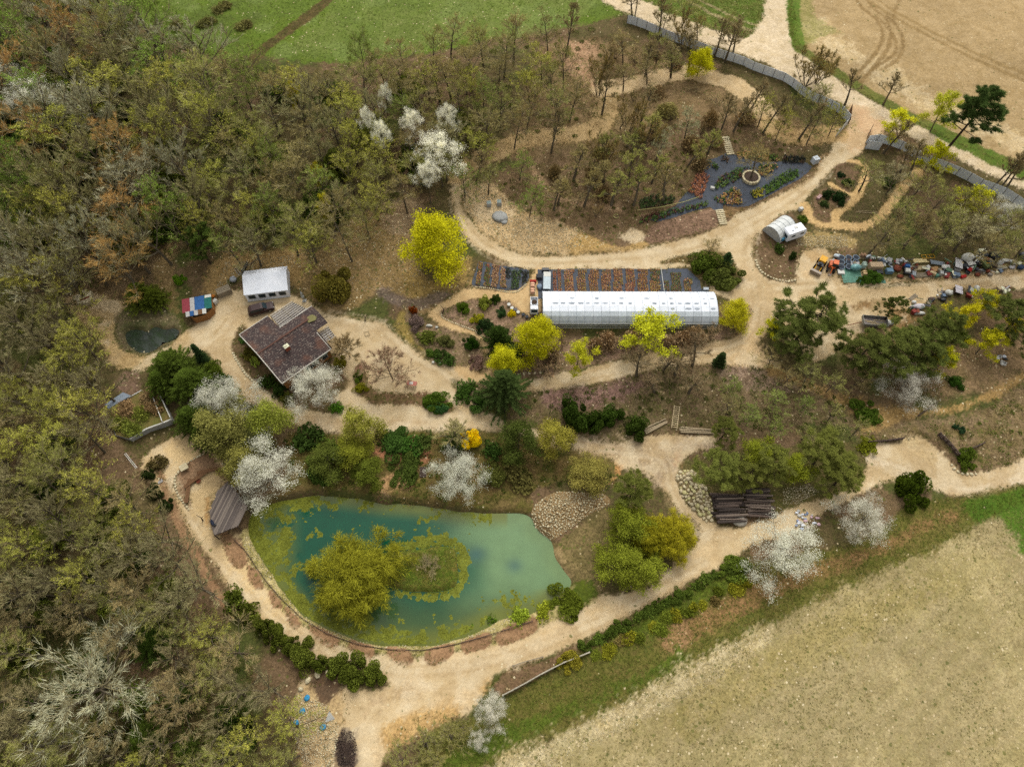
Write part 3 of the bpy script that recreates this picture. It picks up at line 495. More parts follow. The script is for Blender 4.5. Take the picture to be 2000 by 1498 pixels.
# floating algae mats
def algae():
    st = .16; g = np.array([at_z(a, b, WATER) for a, b in spline(POND, 5)]); lo = g.min(0); hi = g.max(0)
    x, y = np.meshgrid(np.arange(lo[0], hi[0], st), np.arange(lo[1], hi[1], st), indexing='ij')
    d = segdist(x, y, np.vstack([g, g[:1]])); ins = inpoly(x, y, g); px, py = proj(x, y, np.full(x.shape, WATER))
    n = .55*fnoise(x, y, 2.6, 101, 4)+.45*fnoise(x, y, .7, 131, 3); big = fnoise(x, y, 9, 111, 2)
    thr = np.full(x.shape, .672); thr -= .16*sm01(px, 640, 540) + .10*sm01(py, 1180, 1240) + .12*(1-sm01(d, .5, 4.5))*((px < 980) | (py > 1150)) + .10*(big-.5)
    ig = np.array([at_z(a, b, WATER) for a, b in spline(ISLE, 5)]); di = segdist(x, y, np.vstack([ig, ig[:1]]))
    thr -= .28*(1-sm01(di, .3, 2.0))*(px > 760); thr += .25*((px > 960) & (py < 1150))
    m = ins & (n > thr) & (hz(x, y) < WATER-.05); ci, cj = np.where(m)
    V = []; h = st*.52
    jx = rng.uniform(-.03, .03, (len(ci), 4)); jy = rng.uniform(-.03, .03, (len(ci), 4)); cx, cy = x[ci, cj], y[ci, cj]
    V = np.stack([np.stack([cx+sx*h+jx[:, k], cy+sy*h+jy[:, k], np.full(len(cx), WATER+.012)], 1) for k, (sx, sy) in enumerate(((-1,-1),(1,-1),(1,1),(-1,1)))], 1).reshape(-1, 3)
    o = link('algae', mesh_np('algae', V, np.arange(len(V)).reshape(-1, 4), leafmat('algae_mat', .0, .25, .5)), kind='stuff', label='yellow-green algae mats floating on the pond', category='algae')
    o.color = (*K(116, 120, 46), 1)
algae()
# ================================================================ plants: mesh library
def nrm(v): return v/np.maximum(np.linalg.norm(v, axis=-1, keepdims=True), 1e-9)
def perp(d, g):
    r = g.normal(size=d.shape); r -= (r*d).sum(-1, keepdims=True)*d
    return nrm(r)
class Br:                                             # a bundle of curved branches
    def __init__(s, p, d, L, r, bend): s.p, s.d, s.L, s.r, s.b = p, d, L, r, bend
    def at(s, t): return s.p + s.d*(s.L*t)[:, None] + s.b*(s.L*t*t)[:, None]
    def tan(s, t): return nrm(s.d + 2*s.b*t[:, None])
def fork(b, n, g, t0, t1, ang, ratio, bend, rr=.55, taper=.5):
    N = len(b.L); idx = np.repeat(np.arange(N), n); t = g.uniform(t0, t1, N*n)
    sub = Br(b.p[idx], b.d[idx], b.L[idx], b.r[idx], b.b[idx]); tn = sub.tan(t); a = g.normal(ang, .2*ang, N*n)
    d = nrm(tn*np.cos(a)[:, None] + perp(tn, g)*np.sin(a)[:, None])
    L = sub.L*ratio*(1-taper*t)*g.uniform(.7, 1.25, N*n)
    bv = np.zeros((N*n, 3)); bv[:, 2] = bend; bv += g.normal(size=bv.shape)*.08
    return Br(sub.at(t), d, L, np.maximum(sub.r*rr*(1-.6*t), .02), bv)
def tubes(b, m, k, tip=.25):
    N = len(b.L); ts = np.linspace(0, 1, m+1); V = []
    ref = perp(b.d, np.random.default_rng(1))
    for t in ts:
        T = np.full(N, t); c = b.at(T); tn = b.tan(T); u = nrm(ref-(ref*tn).sum(-1, keepdims=True)*tn); w_ = np.cross(tn, u)
        rad = b.r*(1-(1-tip)*t)
        V.append(np.stack([c+(u*math.cos(a)+w_*math.sin(a))*rad[:, None] for a in np.linspace(0, 2*math.pi, k, endpoint=False)], 1))
    V = np.stack(V, 1).reshape(-1, 3); base = (np.arange(N)*(m+1)*k)[:, None, None]
    i = np.arange(m)[None, :, None]*k; j = np.arange(k)[None, None, :]; j1 = (j+1) % k
    F = np.stack([base+i+j, base+i+j1, base+i+k+j1, base+i+k+j], -1).reshape(-1, 4)
    return V, F
def slivers(p, d, L, wd, g):
    s = perp(d, g)*(wd/2)[:, None]; V = np.stack([p-s, p+s, p+d*L[:, None]], 1).reshape(-1, 3)
    return V, np.arange(len(V)).reshape(-1, 3)
def leaves(p, size, g, up=.3, asp=.7):
    n = nrm(g.normal(size=p.shape)+np.array([0, 0, up])); u = perp(n, g); v = np.cross(n, u)
    a = (size*g.uniform(.6, 1.3, len(p)))[:, None]; b = a*asp
    V = np.stack([p-u*a, p-v*b, p+u*a, p+v*b], 1).reshape(-1, 3)
    return V, np.arange(len(V)).reshape(-1, 4)
def join(*parts):
    V = []; F3 = []; F4 = []; o = 0
    for v, f in parts:
        V.append(v); (F3 if f.shape[1] == 3 else F4).append(f+o); o += len(v)
    fs = []
    if F3: fs.append(np.concatenate(F3))
    if F4: fs.append(np.concatenate(F4))
    return np.concatenate(V), fs
BARK = surf('bark', K(112, 102, 84), K(80, 72, 56), 3.0, .95, .1, bump=.4)
BRANCH = surf('branches', K(176,164,122), K(138,126,86), 1.5, .95, .1)
BARK_D = surf('dark_bark', K(72, 60, 48), K(52, 46, 36), 3.0, .95, .1, bump=.4)
LEAF = leafmat('foliage', .3, .4, .55); TWIG = leafmat('twigs', .0, .35, .4); PETAL = leafmat('petals', .3, .22, .5)
def one(x): return np.array([x], float)
def skeleton(seed, H, cb, R_, n1, n2, n3, ang=.75, up=.22, stems=1, asc=.0):
    g = np.random.default_rng(seed); P0, D0, L0 = [], [], []
    for s in range(stems):
        a = g.uniform(0, 6.28); le = .06 if stems == 1 else g.uniform(.15, .42)
        P0.append((math.cos(a)*.15*(stems > 1), math.sin(a)*.15*(stems > 1), -.3)); D0.append((math.sin(a)*le, math.cos(a)*le, 1.0)); L0.append(H*g.uniform(.82, .95))
    tr = Br(np.array(P0), nrm(np.array(D0)), np.array(L0), np.full(stems, H*.0145/(stems**.35)), g.normal(size=(stems, 3))*.05)
    # limbs: length follows a rounded crown
    N = n1*stems; idx = np.repeat(np.arange(stems), n1); t = np.tile((np.arange(n1)+.5)/n1, stems)*(1-cb)+cb; t = np.clip(t+g.normal(size=N)*.02, cb*.8, .99)
    sub = Br(tr.p[idx], tr.d[idx], tr.L[idx], tr.r[idx], tr.b[idx]); az = np.arange(N)*2.4+g.uniform(0, .8, N); tc = (t-cb)/(1-cb)
    el = np.clip(g.normal(.35, .12, N)+tc*.65+asc, .05, 1.45)
    d = np.stack([np.cos(az)*np.cos(el), np.sin(az)*np.cos(el), np.sin(el)], 1)
    L = R_*np.sqrt(np.clip(1-(tc*.9-.12)**2, .15, 1))*g.uniform(.75, 1.2, N)*(1-.25*tc)
    bv = np.zeros((N, 3)); bv[:, 2] = up
    l1 = Br(sub.at(t), d, L, np.maximum(sub.r*.5*(1-.55*t), .03), bv)
    l2 = fork(l1, n2, g, .2, 1.0, ang, .55, up*.8); l3 = fork(l2, n3, g, .15, 1.0, ang*.75, .6, up*.6)
    return g, tr, l1, l2, l3
LIB = {}
def reg(key, trunk, crown, tm, cm):
    LIB[key] = (mesh_np(key+'_trunk', trunk[0], trunk[1], tm, True), mesh_np(key+'_crown', crown[0], crown[1], cm))
def bare(key, seed, H=14, cb=.3, R_=4.6, n1=12, n2=7, n3=7, n4=5, tw=.032, lf=0, lsz=.09, thick=1.0, **kw):
    g, tr, l1, l2, l3 = skeleton(seed, H, cb, R_, n1, n2, n3, **kw); l1.r *= thick; l2.r *= thick; l3.r *= thick
    l4 = fork(l3, n4, g, .1, 1.0, .42, .8, .06); l4.d[:, 2] += .3; l4.d = nrm(l4.d)
    tV = join(tubes(tr, 7, 7, .2), tubes(l1, 5, 5, .25))
    ps = [slivers(l4.p, l4.d, l4.L*1.2+.3, np.full(len(l4.L), tw), g), tubes(l2, 3, 3, .3), tubes(l3, 2, 3, .4)]; nb = len(ps[1][1])+len(ps[2][1]); nt_ = len(ps[0][1])
    if lf:
        b = Br(*(np.repeat(a, lf, 0) for a in (l4.p, l4.d, l4.L, l4.r, l4.b))); ps.append(leaves(b.at(g.uniform(.3, 1.1, len(b.L)))+g.normal(size=b.p.shape)*.06, np.full(len(b.L), lsz), g))
    V, F = join(*ps); nf = sum(len(f) for f in F); mi = np.zeros(nf); mi[nt_:nt_+nb] = 1
    LIB[key] = (mesh_np(key+'_trunk', tV[0], tV[1], BARK, True), mesh_np(key+'_crown', V, F, mats=[TWIG, BRANCH], midx=mi))
def leafy(key, seed, H=12, cb=.2, R_=4.2, n1=13, n2=7, n3=6, n4=6, lf=3, lsz=.17, mat=LEAF, spread=.22, up=.12, fill=0, frad=1.0, lump=0, **kw):
    g, tr, l1, l2, l3 = skeleton(seed, H, cb, R_, n1, n2, n3, up=up, **kw)
    l4 = fork(l3, n4, g, .2, 1.0, .7, .6, .0)
    b = Br(*(np.repeat(a, lf, 0) for a in (l4.p, l4.d, l4.L, l4.r, l4.b))); p = b.at(g.uniform(.2, 1.15, len(b.L)))+g.normal(size=b.p.shape)*spread*.4
    if fill:
        if lump:
            q = nrm(g.normal(size=(lump, 3)))*(g.uniform(.25, 1, lump)**.5)[:, None]*np.array([R_*.78, R_*.78, H*(1-cb)*.42])+np.array([0, 0, H*(cb+(1-cb)*.5)]); k = g.integers(0, lump, fill//2)
            p = np.concatenate([p, q[k]+nrm(g.normal(size=(fill//2, 3)))*(g.uniform(.3, 1, fill//2)**.5*R_*.3)[:, None]])
        ce = np.concatenate([l2.at(np.ones(len(l2.L))), l2.at(np.full(len(l2.L), .5)), l1.at(np.ones(len(l1.L)))]); k = g.integers(0, len(ce), fill)
        p = np.concatenate([p, ce[k]+nrm(g.normal(size=(fill, 3)))*(g.uniform(.2, 1, fill)**.6*frad)[:, None]])
    V, F = leaves(p, np.full(len(p), lsz), g, .6)
    tV = join(tubes(tr, 6, 6, .25), tubes(l1, 4, 5, .25), tubes(l2, 2, 3, .3))
    reg(key, tV, (V, [F]), BARK, mat)
def shrub(key, seed, n=7000, lsz=.05, lumps=22, mat=LEAF, twig=0, flat=.85):
    g = np.random.default_rng(seed); c = nrm(g.normal(size=(lumps, 3))); c[:, 2] = np.abs(c[:, 2])*.9; c *= g.uniform(.3, 1.0, (lumps, 1)); r = g.uniform(.18, .46, lumps)
    k = g.integers(0, lumps, n); d = nrm(g.normal(size=(n, 3))); p = c[k]+d*(r[k]*g.uniform(.75, 1.05, n)**.5)[:, None]; p[:, 2] = np.abs(p[:, 2])*flat+.02
    ps = [leaves(p, np.full(n, lsz), g, .4)]
    if twig:
        d = nrm(g.normal(size=(twig, 3))); d[:, 2] = np.abs(d[:, 2])+.25; d = nrm(d); L = g.uniform(.6, 1.1, twig); ps = [slivers(d*.05, d, L, np.full(twig, .022), g), slivers(d*(L*.5)[:, None], nrm(d+g.normal(size=d.shape)*.5), L*.6, np.full(twig, .016), g), slivers(d*(L*.7)[:, None], nrm(d+g.normal(size=d.shape)*.7), L*.45, np.full(twig, .014), g)]
        if n: ps.append(leaves(p, np.full(n, lsz), g, .4))
    st = fork(Br(np.zeros((1, 3)), np.array([[0, 0, 1.]]), one(.35), one(.05), np.zeros((1, 3))), 7, g, .0, .4, .9, 1.6, .1)
    reg(key, join(tubes(st, 2, 4, .3)), join(*ps), BARK_D, mat)
def pine(key, seed, H=15, cb=.45, R_=3.6, n1=17, n2=7, nc=46, clump=.5):
    g, tr, l1, l2, l3 = skeleton(seed, H, cb, R_, n1, n2, 2, ang=.8, up=.1, asc=-.15)
    ctr = np.concatenate([l1.at(np.ones(len(l1.L))), l2.at(np.ones(len(l2.L))), l2.at(np.full(len(l2.L), .6)), l3.at(np.ones(len(l3.L)))])
    N = len(ctr); idx = np.repeat(np.arange(N), nc); d = g.normal(size=(N*nc, 3)); d[:, 2] = np.abs(d[:, 2])*.8; d = nrm(d)
    cs = np.repeat(g.uniform(.5, 1.1, N), nc)*clump
    V, F = slivers(ctr[idx]+d*(cs*.15)[:, None], d, cs, np.full(N*nc, .07), g)
    reg(key, join(tubes(tr, 7, 7, .2), tubes(l1, 4, 4, .25), tubes(l2, 2, 3, .3)), (V, [F]), BARK_D, LEAF)
def spruce(key, seed, H=11, R_=3.2, n=130, per=130, base=.05, drop=-.1, fl=.34):
    g = np.random.default_rng(seed); t = np.sort(g.uniform(base, .985, n)); az = np.arange(n)*2.39996+g.uniform(0, .5, n)
    p = np.stack([np.zeros(n), np.zeros(n), t*H], 1); L = R_*(1-t)**.85*g.uniform(.8, 1.15, n)+.15; el = .05+.5*t
    d = np.stack([np.cos(az)*np.cos(el), np.sin(az)*np.cos(el), np.sin(el)], 1); bv = np.zeros((n, 3)); bv[:, 2] = drop
    b = Br(p, d, L, .02+.02*L, bv); idx = np.repeat(np.arange(n), per); s = Br(b.p[idx], b.d[idx], b.L[idx], b.r[idx], b.b[idx]); tt = g.uniform(.12, 1.0, len(idx))
    side = nrm(np.cross(s.d, np.array([0, 0, 1.])))*np.where(g.random(len(idx)) < .5, 1, -1)[:, None]
    dd = nrm(s.tan(tt)*.8+side*g.uniform(.2, 1, len(idx))[:, None]+g.normal(size=s.d.shape)*.25)
    V, F = slivers(s.at(tt), dd, fl*(.5+.5*(1-tt))*g.uniform(.6, 1.4, len(tt))+.1, np.full(len(tt), .09), g)
    tr = Br(np.array([[0, 0, -.2]]), np.array([[0, 0, 1.]]), one(H), one(H*.014), np.zeros((1, 3)))
    reg(key, join(tubes(tr, 5, 6, .1), tubes(b, 2, 3, .3)), (V, [F]), BARK_D, LEAF)
def willow(key, seed, H=8.5, R_=7.0, n1=17, n2=10, n3=9, n4=7):
    g, tr, l1, l2, l3 = skeleton(seed, H, .25, R_, n1, n2, n3, ang=.7, up=.05, asc=.1)
    l4 = fork(l3, n4, g, .2, 1., .6, .5, -.5); l4.L = l4.L+.9; l4.d[:, 2] -= .35; l4.d = nrm(l4.d)
    q = [slivers(l4.at(np.full(len(l4.L), a)), nrm(l4.tan(np.full(len(l4.L), a))), l4.L*.55, np.full(len(l4.L), .075), g) for a in (0., .4)]
    q.append(leaves(l4.at(g.uniform(.2, 1, len(l4.L))), np.full(len(l4.L), .11), g, .2, .35))
    nl = 120; ce = nrm(g.normal(size=(nl, 3)))*np.array([R_*.72, R_*.72, H*.36])*(g.uniform(.55, 1, nl)**.5)[:, None]+np.array([0, 0, H*.56]); k = g.integers(0, nl, 9000); pp = ce[k]+g.normal(size=(9000, 3))*np.array([.6, .6, .45]); dd = nrm((pp-np.array([0, 0, H*.55]))*np.array([1, 1, .2])+g.normal(size=pp.shape)*1.5-np.array([0, 0, 2.2]))
    q.append(slivers(pp, dd, g.uniform(.4, 1.1, 9000), np.full(9000, .075), g))
    reg(key, join(tubes(tr, 5, 7, .3), tubes(l1, 4, 5, .3)), join(*q, tubes(l2, 2, 3, .3)), BARK, LEAF)

for k in range(5): bare('bare%d' % k, 100+k, H=13.5+k*.3, cb=.28+.03*k, R_=4.2+.25*(k % 3), asc=.1*(k % 3))
for k in range(3): bare('ash%d' % k, 120+k, H=16, cb=.34, R_=6.4, n1=10, n2=7, n3=7, n4=4, ang=.5, up=.36, asc=.3, tw=.05, thick=1.7)
for k in range(4): bare('bud%d' % k, 140+k, H=11+k*.5, cb=.18, R_=4.4, n1=13, n2=7, n3=7, n4=4, lf=1, lsz=.07, asc=.1)
for k in range(3): bare('thin%d' % k, 160+k, H=12.5, cb=.42, R_=2.4, n1=12, n2=6, n3=6, n4=6, asc=.4, up=.3, ang=.5)
for k in range(2): bare('copse%d' % k, 170+k, H=8.5, cb=.35, R_=1.7, n1=6, n2=5, n3=4, n4=5, stems=8, asc=.5, up=.2, ang=.5)
bare('pink0', 180, H=9.5, cb=.12, R_=4.8, n1=15, n2=9, n3=8, n4=6, tw=.045, ang=.7, up=.12)
bare('pollard0', 181, H=5.2, cb=.45, R_=2.6, n1=15, n2=9, n3=7, n4=4, asc=.3, up=.2, ang=.5, tw=.045)
for k in range(3): leafy('maple%d' % k, 200+k, H=12.5, cb=.12, R_=4.6, n1=15, n2=7, n3=6, n4=6, lf=1, lsz=.115, fill=12000, frad=1.2, lump=46)
for k in range(2): leafy('open_maple%d' % k, 205+k, H=11.5, cb=.25, R_=3.8, n1=11, n2=6, n3=6, n4=5, lf=2, lsz=.12, fill=4500, frad=.9)
for k in range(3): leafy('green%d' % k, 210+k, H=10, cb=.15, R_=3.9, n1=13, n2=7, n3=6, n4=6, lf=1, lsz=.11, fill=9000, frad=1.1)
for k in range(3): leafy('cherry%d' % k, 220+k, H=9, cb=.15, R_=4.2, n1=14, n2=7, n3=6, n4=6, lf=3, lsz=.048, mat=PETAL, spread=.35, ang=.85, fill=9000, frad=.95)
for k in range(2): leafy('highcherry%d' % k, 228+k, H=11, cb=.55, R_=3.3, n1=11, n2=7, n3=6, n4=5, lf=3, lsz=.055, mat=PETAL, spread=.35, ang=.85, fill=5000, frad=.8)
for k in range(3): shrub('shrub%d' % k, 240+k)
for k in range(2): shrub('scrub%d' % k, 250+k, n=500, lsz=.09, twig=900, mat=TWIG)
shrub('loose0', 260, n=1500, lsz=.1, lumps=26); shrub('loose1', 261, n=1500, lsz=.1, lumps=30)
for k in range(3): pine('pine%d' % k, 270+k, H=13.5+k, cb=.42)
pine('tallpine0', 275, H=19, cb=.5, R_=3.6, n1=24, clump=.62)
bare('bigash0', 177, H=16, cb=.25, R_=7.5, n1=15, n2=9, n3=8, n4=4, ang=.5, up=.25, asc=.2, tw=.045, thick=1.1)
for k in range(2): spruce('spruce%d' % k, 280+k)
spruce('cypress0', 285, H=7, R_=.75, n=110, per=60, drop=.35, fl=.25)
for k in range(2): spruce('yew%d' % k, 288+k, H=6.5, R_=3.4, n=150, per=120, drop=-.02, fl=.5)
willow('willow0', 290)
COUNT = {}; SPOT = {}
KF = {'mapl': 1.12, 'open': 1.12, 'will': 1.1, 'pine': 1.75, 'tall': 1.75, 'cher': 1.05, 'high': 1.3, 'gree': 1.15, 'yew0': 1.6, 'yew1': 1.6, 'spru': 1.9, 'ash0': 1.3, 'ash1': 1.3, 'ash2': 1.3}
def plant(keys, px, py, wpx, h, col, name, label, cat='tree', group=None, hc=.6, base=False, cname='crown', tcol=None, jitter=.12, zs=1.0):
    """plant whose crown centre (or foot, with base) the photograph shows at (px, py); wpx = crown width there, h = height in metres"""
    key = keys if isinstance(keys, str) else keys[rnd.randrange(len(keys))]
    tm, cm = LIB[key]
    if base: x, y, z = gpt(px, py)
    else: x, y, z = gpt(px, py, h*hc)
    z = float(hz(x, y))
    zc = y*CP-(z+h*hc-CAMH)*SP; wm = wpx*zc/FOC
    if key not in COUNT:
        co = np.empty(len(cm.vertices)*3, np.float32); cm.vertices.foreach_get('co', co); co = co.reshape(-1, 3)
        q = np.percentile(np.hypot(co[:, 0], co[:, 1]), 93); COUNT[key] = (2*q, np.percentile(co[:, 2], 99))
    w0, h0 = COUNT[key]; s = wm/w0; sz = h/h0*zs
    o = thing(name, label, cat, (x, y, z-.05), rnd.uniform(0, 6.28), group); ex = rnd.uniform(.82, 1.22) if cat == 'bush' else 1.0; o.scale = (s*ex, s/ex, sz); SPOT[o.name] = (px, py); o.rotation_euler[0] = rnd.gauss(0, .03); o.rotation_euler[1] = rnd.gauss(0, .03)
    t = link('trunk', tm, o); c = link(cname, cm, o)
    f = 1+rnd.uniform(-jitter, jitter); cc = K(*col, k=(1.5 if cat in ('bush', 'pole', 'stump') else KF.get(key[:4], 1.65))); jc = .025 if cname == 'crown' else .012; c.color = (*[min(v*f*(1+rnd.uniform(-jc, jc)), .95) for v in cc], 1); t.color = c.color
    return o
# ================================================================ woods
def scatter(poly, gap, seed, ex=()):
    g = np.random.default_rng(seed); pl = spline(poly, 4); lo, hi = pl.min(0), pl.max(0); pts = []
    n = int((hi[0]-lo[0])*(hi[1]-lo[1])/(gap*gap)*9)
    c = g.uniform(lo, hi, (n, 2)); ok = inpoly(c[:, 0], c[:, 1], pl)
    for e in ex: ok &= ~inpoly(c[:, 0], c[:, 1], np.array(e, float))
    for q in c[ok]:
        if all((q[0]-a)**2+((q[1]-b)*1.15)**2 > gap*gap for a, b in pts): pts.append((q[0], q[1]))
    return pts
OLIVE, YOL, BRN, GREY, ROSE, GRN = (126,126,64), (140,138,60), (128,116,70), (148,144,98), (132,116,78), (106,118,52)
BARE = ['bare%d' % k for k in range(5)]; ASH = ['ash%d' % k for k in range(3)]; BUD = ['bud%d' % k for k in range(4)]; THIN = ['thin%d' % k for k in range(3)]
def wood(poly, gap, seed, mix, where, hr=(11, 15), wr=(80, 112), ex=()):
    for px, py in sorted(scatter(poly, gap, seed, ex), key=lambda q: q[1]):
        u = rnd.random(); a = 0
        for keys, col, wgt, adj, nm in mix:
            a += wgt
            if u <= a: break
        plant(keys, px, py, rnd.uniform(*wr), rnd.uniform(*hr), col, nm, '%s %s' % (adj, where), 'tree', '%s %s' % (adj, where), .62)
MX = [(ASH, (160,158,128), .32, 'bare tree with pale grey branches', 'bare_tree'), (ASH, (138,134,86), .2, 'bare tree with olive-brown branches', 'bare_tree'), (BARE, OLIVE, .16, 'leafless olive-twigged tree', 'bare_tree'), (BARE, (150,116,66), .08, 'leafless brown-twigged tree', 'bare_tree'), (BUD, YOL, .08, 'budding yellow-olive tree', 'budding_tree'), (BUD, (104,124,50), .16, 'budding mossy green tree', 'budding_tree')]
wood([(-60,-60),(250,-50),(290,50),(400,105),(430,180),(400,300),(360,420),(250,500),(150,530),(-60,520)], 50, 1, MX, 'in the dense wood at upper left', (14,18), (104,156))
MX2 = [(BARE, OLIVE, .28, 'leafless olive-twigged tree', 'bare_tree'), (BARE, BRN, .24, 'leafless brown-twigged tree', 'bare_tree'), (BUD, YOL, .22, 'budding yellow-olive tree', 'budding_tree'), (BUD, GRN, .12, 'budding mossy green tree', 'budding_tree'), (ASH, GREY, .14, 'bare tree with pale grey branches', 'bare_tree')]
wood([(430,115),(560,140),(680,150),(850,120),(930,170),(960,250),(880,320),(800,370),(730,410),(690,455),(600,480),(450,480),(380,420),(400,250)], 42, 2, MX2, 'in the wood between meadow and house', (9,12), (72,104))
wood([(640,105),(760,85),(900,60),(1050,40),(1120,50),(1125,110),(1130,210),(1060,232),(960,240),(900,170),(760,130)], 43, 3, [(BARE, OLIVE, .34, 'leafless olive-twigged tree', 'bare_tree'), (BUD, YOL, .24, 'budding yellow-olive tree', 'budding_tree'), (BARE, BRN, .3, 'leafless brown-twigged tree', 'bare_tree'), (BUD, GRN, .12, 'budding mossy green tree', 'budding_tree')], 'in the wood edge below the meadow', (9,13), (66,96))
wood([(-60,560),(100,560),(180,700),(215,760),(160,830),(190,930),(250,960),(330,1060),(400,1160),(300,1180),(120,1150),(-60,1150)], 50, 4, [(ASH, (138,132,92), .4, 'bare tree with pale grey branches', 'bare_tree'), (BUD, YOL, .22, 'budding yellow-olive tree', 'budding_tree'), (BARE, OLIVE, .22, 'leafless olive-twigged tree', 'bare_tree'), (BARE, ROSE, .16, 'leafless rosy brown tree', 'bare_tree')], 'in the wood left of the plaza', (10,14), (96,132))
wood([(-60,1150),(120,1160),(300,1190),(400,1180),(470,1270),(560,1310),(570,1400),(540,1540),(-60,1540)], 56, 5, [(BARE, ROSE, .3, 'leafless rosy brown tree', 'bare_tree'), (ASH, (134,126,88), .26, 'bare tree with pale grey branches', 'bare_tree'), (BARE, OLIVE, .26, 'leafless olive-twigged tree', 'bare_tree'), (BUD, YOL, .18, 'budding yellow-olive tree', 'budding_tree')], 'in the wood at lower left', (7,10), (88,128), ex=([(60,1240),(300,1240),(300,1420),(60,1420)],))
wood([(1060,318),(1160,305),(1230,240),(1350,228),(1400,250),(1365,300),(1310,360),(1230,385),(1130,380),(1080,360)], 44, 6, [(THIN, OLIVE, .45, 'thin leafless olive-twigged tree', 'bare_tree'), (THIN, BRN, .4, 'thin leafless brown-twigged tree', 'bare_tree'), (BARE, (150,150,112), .15, 'leafless grey-twigged tree', 'bare_tree')], 'on the wooded mound', (7,9), (44,62))
wood([(1190,70),(1290,85),(1320,130),(1250,145),(1190,150)], 46, 7, [(BARE, BRN, .6, 'leafless brown-twigged tree', 'bare_tree'), (BARE, OLIVE, .4, 'leafless olive-twigged tree', 'bare_tree')], 'inside the fence by the top road', (7,9), (50,70))
wood([(1480,195),(1560,170),(1620,215),(1640,245),(1560,255),(1500,235)], 40, 8, [(BARE, OLIVE, .5, 'leafless olive-twigged tree', 'bare_tree'), (BUD, YOL, .5, 'budding yellow-olive tree', 'budding_tree')], 'behind the fence left of the gate', (7,10), (48,66))
wood([(1700,335),(1790,340),(1890,378),(2010,450),(2010,490),(1880,470),(1760,450),(1720,450),(1780,370),(1700,350)], 42, 9, [(BARE, OLIVE, .45, 'leafless olive-twigged tree', 'bare_tree'), (BARE, BRN, .35, 'leafless brown-twigged tree', 'bare_tree'), (BARE, (142,136,100), .2, 'bare tree with greyish twigs', 'bare_tree')], 'in the copse right of the garden beds', (8,11), (66,96))
wood([(1250,0),(1350,10),(1420,45),(1400,60),(1300,40)], 40, 10, [(BARE, OLIVE, 1, 'leafless olive-twigged tree', 'bare_tree')], 'beside the top road verge', (6,8), (42,60))
wood([(880,350),(960,330),(1040,300),(1050,370),(1000,400),(940,370)], 46, 12, [(BUD, GRN, .5, 'budding mossy green tree', 'budding_tree'), (BARE, OLIVE, .5, 'leafless olive-twigged tree', 'bare_tree')], 'above the rubble slope', (7,9), (54,74))
wood([(1400,765),(1480,752),(1560,765),(1660,795),(1720,815),(1670,850),(1560,845),(1440,815)], 46, 13, [(BARE, OLIVE, .5, 'leafless olive-twigged tree', 'bare_tree'), (BARE, BRN, .3, 'leafless brown-twigged tree', 'bare_tree'), (BUD, GRN, .2, 'budding mossy green tree', 'budding_tree')], 'on the bank left of the side track', (4,6), (44,62))
wood([(1500,690),(1560,700),(1620,730),(1680,740),(1640,760),(1540,735)], 42, 14, [(BARE, OLIVE, .5, 'leafless olive-twigged tree', 'bare_tree'), (BARE, BRN, .5, 'leafless brown-twigged tree', 'bare_tree')], 'below the big corner pine', (4,6), (44,64))
# thin trunks standing along paths (foot pixel)
for px, py, h in ((1076,300,11),(1105,110,12),(1170,165,10),(1175,225,10),(1250,248,10),(1260,150,9),(1310,150,9),(1285,78,10),(1345,140,10),(1395,110,10),(1415,122,11),(1430,115,10),(1405,262,11),(1432,258,10),(1460,230,10),(1490,260,10),(1560,272,11),(1650,205,8),(1725,205,8),(1725,300,9),(1755,345,9),(1775,345,9),(1735,470,9),(1765,480,10),(1940,365,10),(1952,370,10),(1965,368,9),(1235,35,6),(930,360,9),(1082,410,8)):
    plant(THIN, px, py, 44, h, (126,112,78), 'thin_tree', 'slender bare tree beside a path', 'tree', 'slender path trees', .62, True)
for i, (px, py, w_, h) in enumerate(((1570,172,84,9),(1168,190,50,10),(1225,265,60,9),(1330,95,60,9),(1250,300,60,9),(1170,340,70,9),(1595,165,60,8))):
    plant(['copse0', 'copse1'], px, py, w_, h, (128,112,64), 'multi_stem_tree', 'bare multi-stemmed tree %s' % ('by the road junction', 'beside the loop path bend', 'on the mound top', 'inside the top fence', 'at the middle of the mound', 'on the mound flank', 'by the top road right of the junction')[i], 'tree', None, .6, True)
# single trees one can point to
def T(keys, px, py, w_, h, col, name, label, **kw): return plant(keys, px, py, w_, h, col, name, label, **kw)
MP = ['maple0', 'maple1', 'maple2']; OM = ['open_maple0', 'open_maple1']; GT = ['green0', 'green1', 'green2']; CH = ['cherry0', 'cherry1', 'cherry2']; PN = ['pine0', 'pine1', 'pine2']; SH = ['shrub0', 'shrub1', 'shrub2']; SC_ = ['scrub0', 'scrub1']; LO = ['loose0', 'loose1']
YEL = (202,198,34); YEL2 = (214,200,52); WHT = (222,219,198); FRESH = (156,156,66); PIN = (84,90,42); DKG = (84,94,40)
T('bigash0', 175, 1330, 260, 12, (148,144,116), 'bare_tree', 'huge bare tree with white-grey fanned branches at lower left', tcol=1)
T('maple0', 853, 468, 124, 13, YEL, 'maple_tree', 'large bright yellow-green maple beside the curving upper track', jitter=0)
T('maple1', 1042, 655, 84, 9, YEL, 'maple_tree', 'bright yellow maple at the left end of the greenhouse')
T('maple2', 985, 700, 56, 7, (200,198,40), 'maple_tree', 'yellow-green maple beside the dark spruce and greenhouse garden')
T('open_maple0', 1130, 690, 66, 9, (198,198,50), 'maple_tree', 'narrow yellow maple in front of the greenhouse')
T('open_maple1', 1275, 648, 104, 9.5, (196,196,48), 'maple_tree', 'wide yellow maple overlapping the greenhouse front')
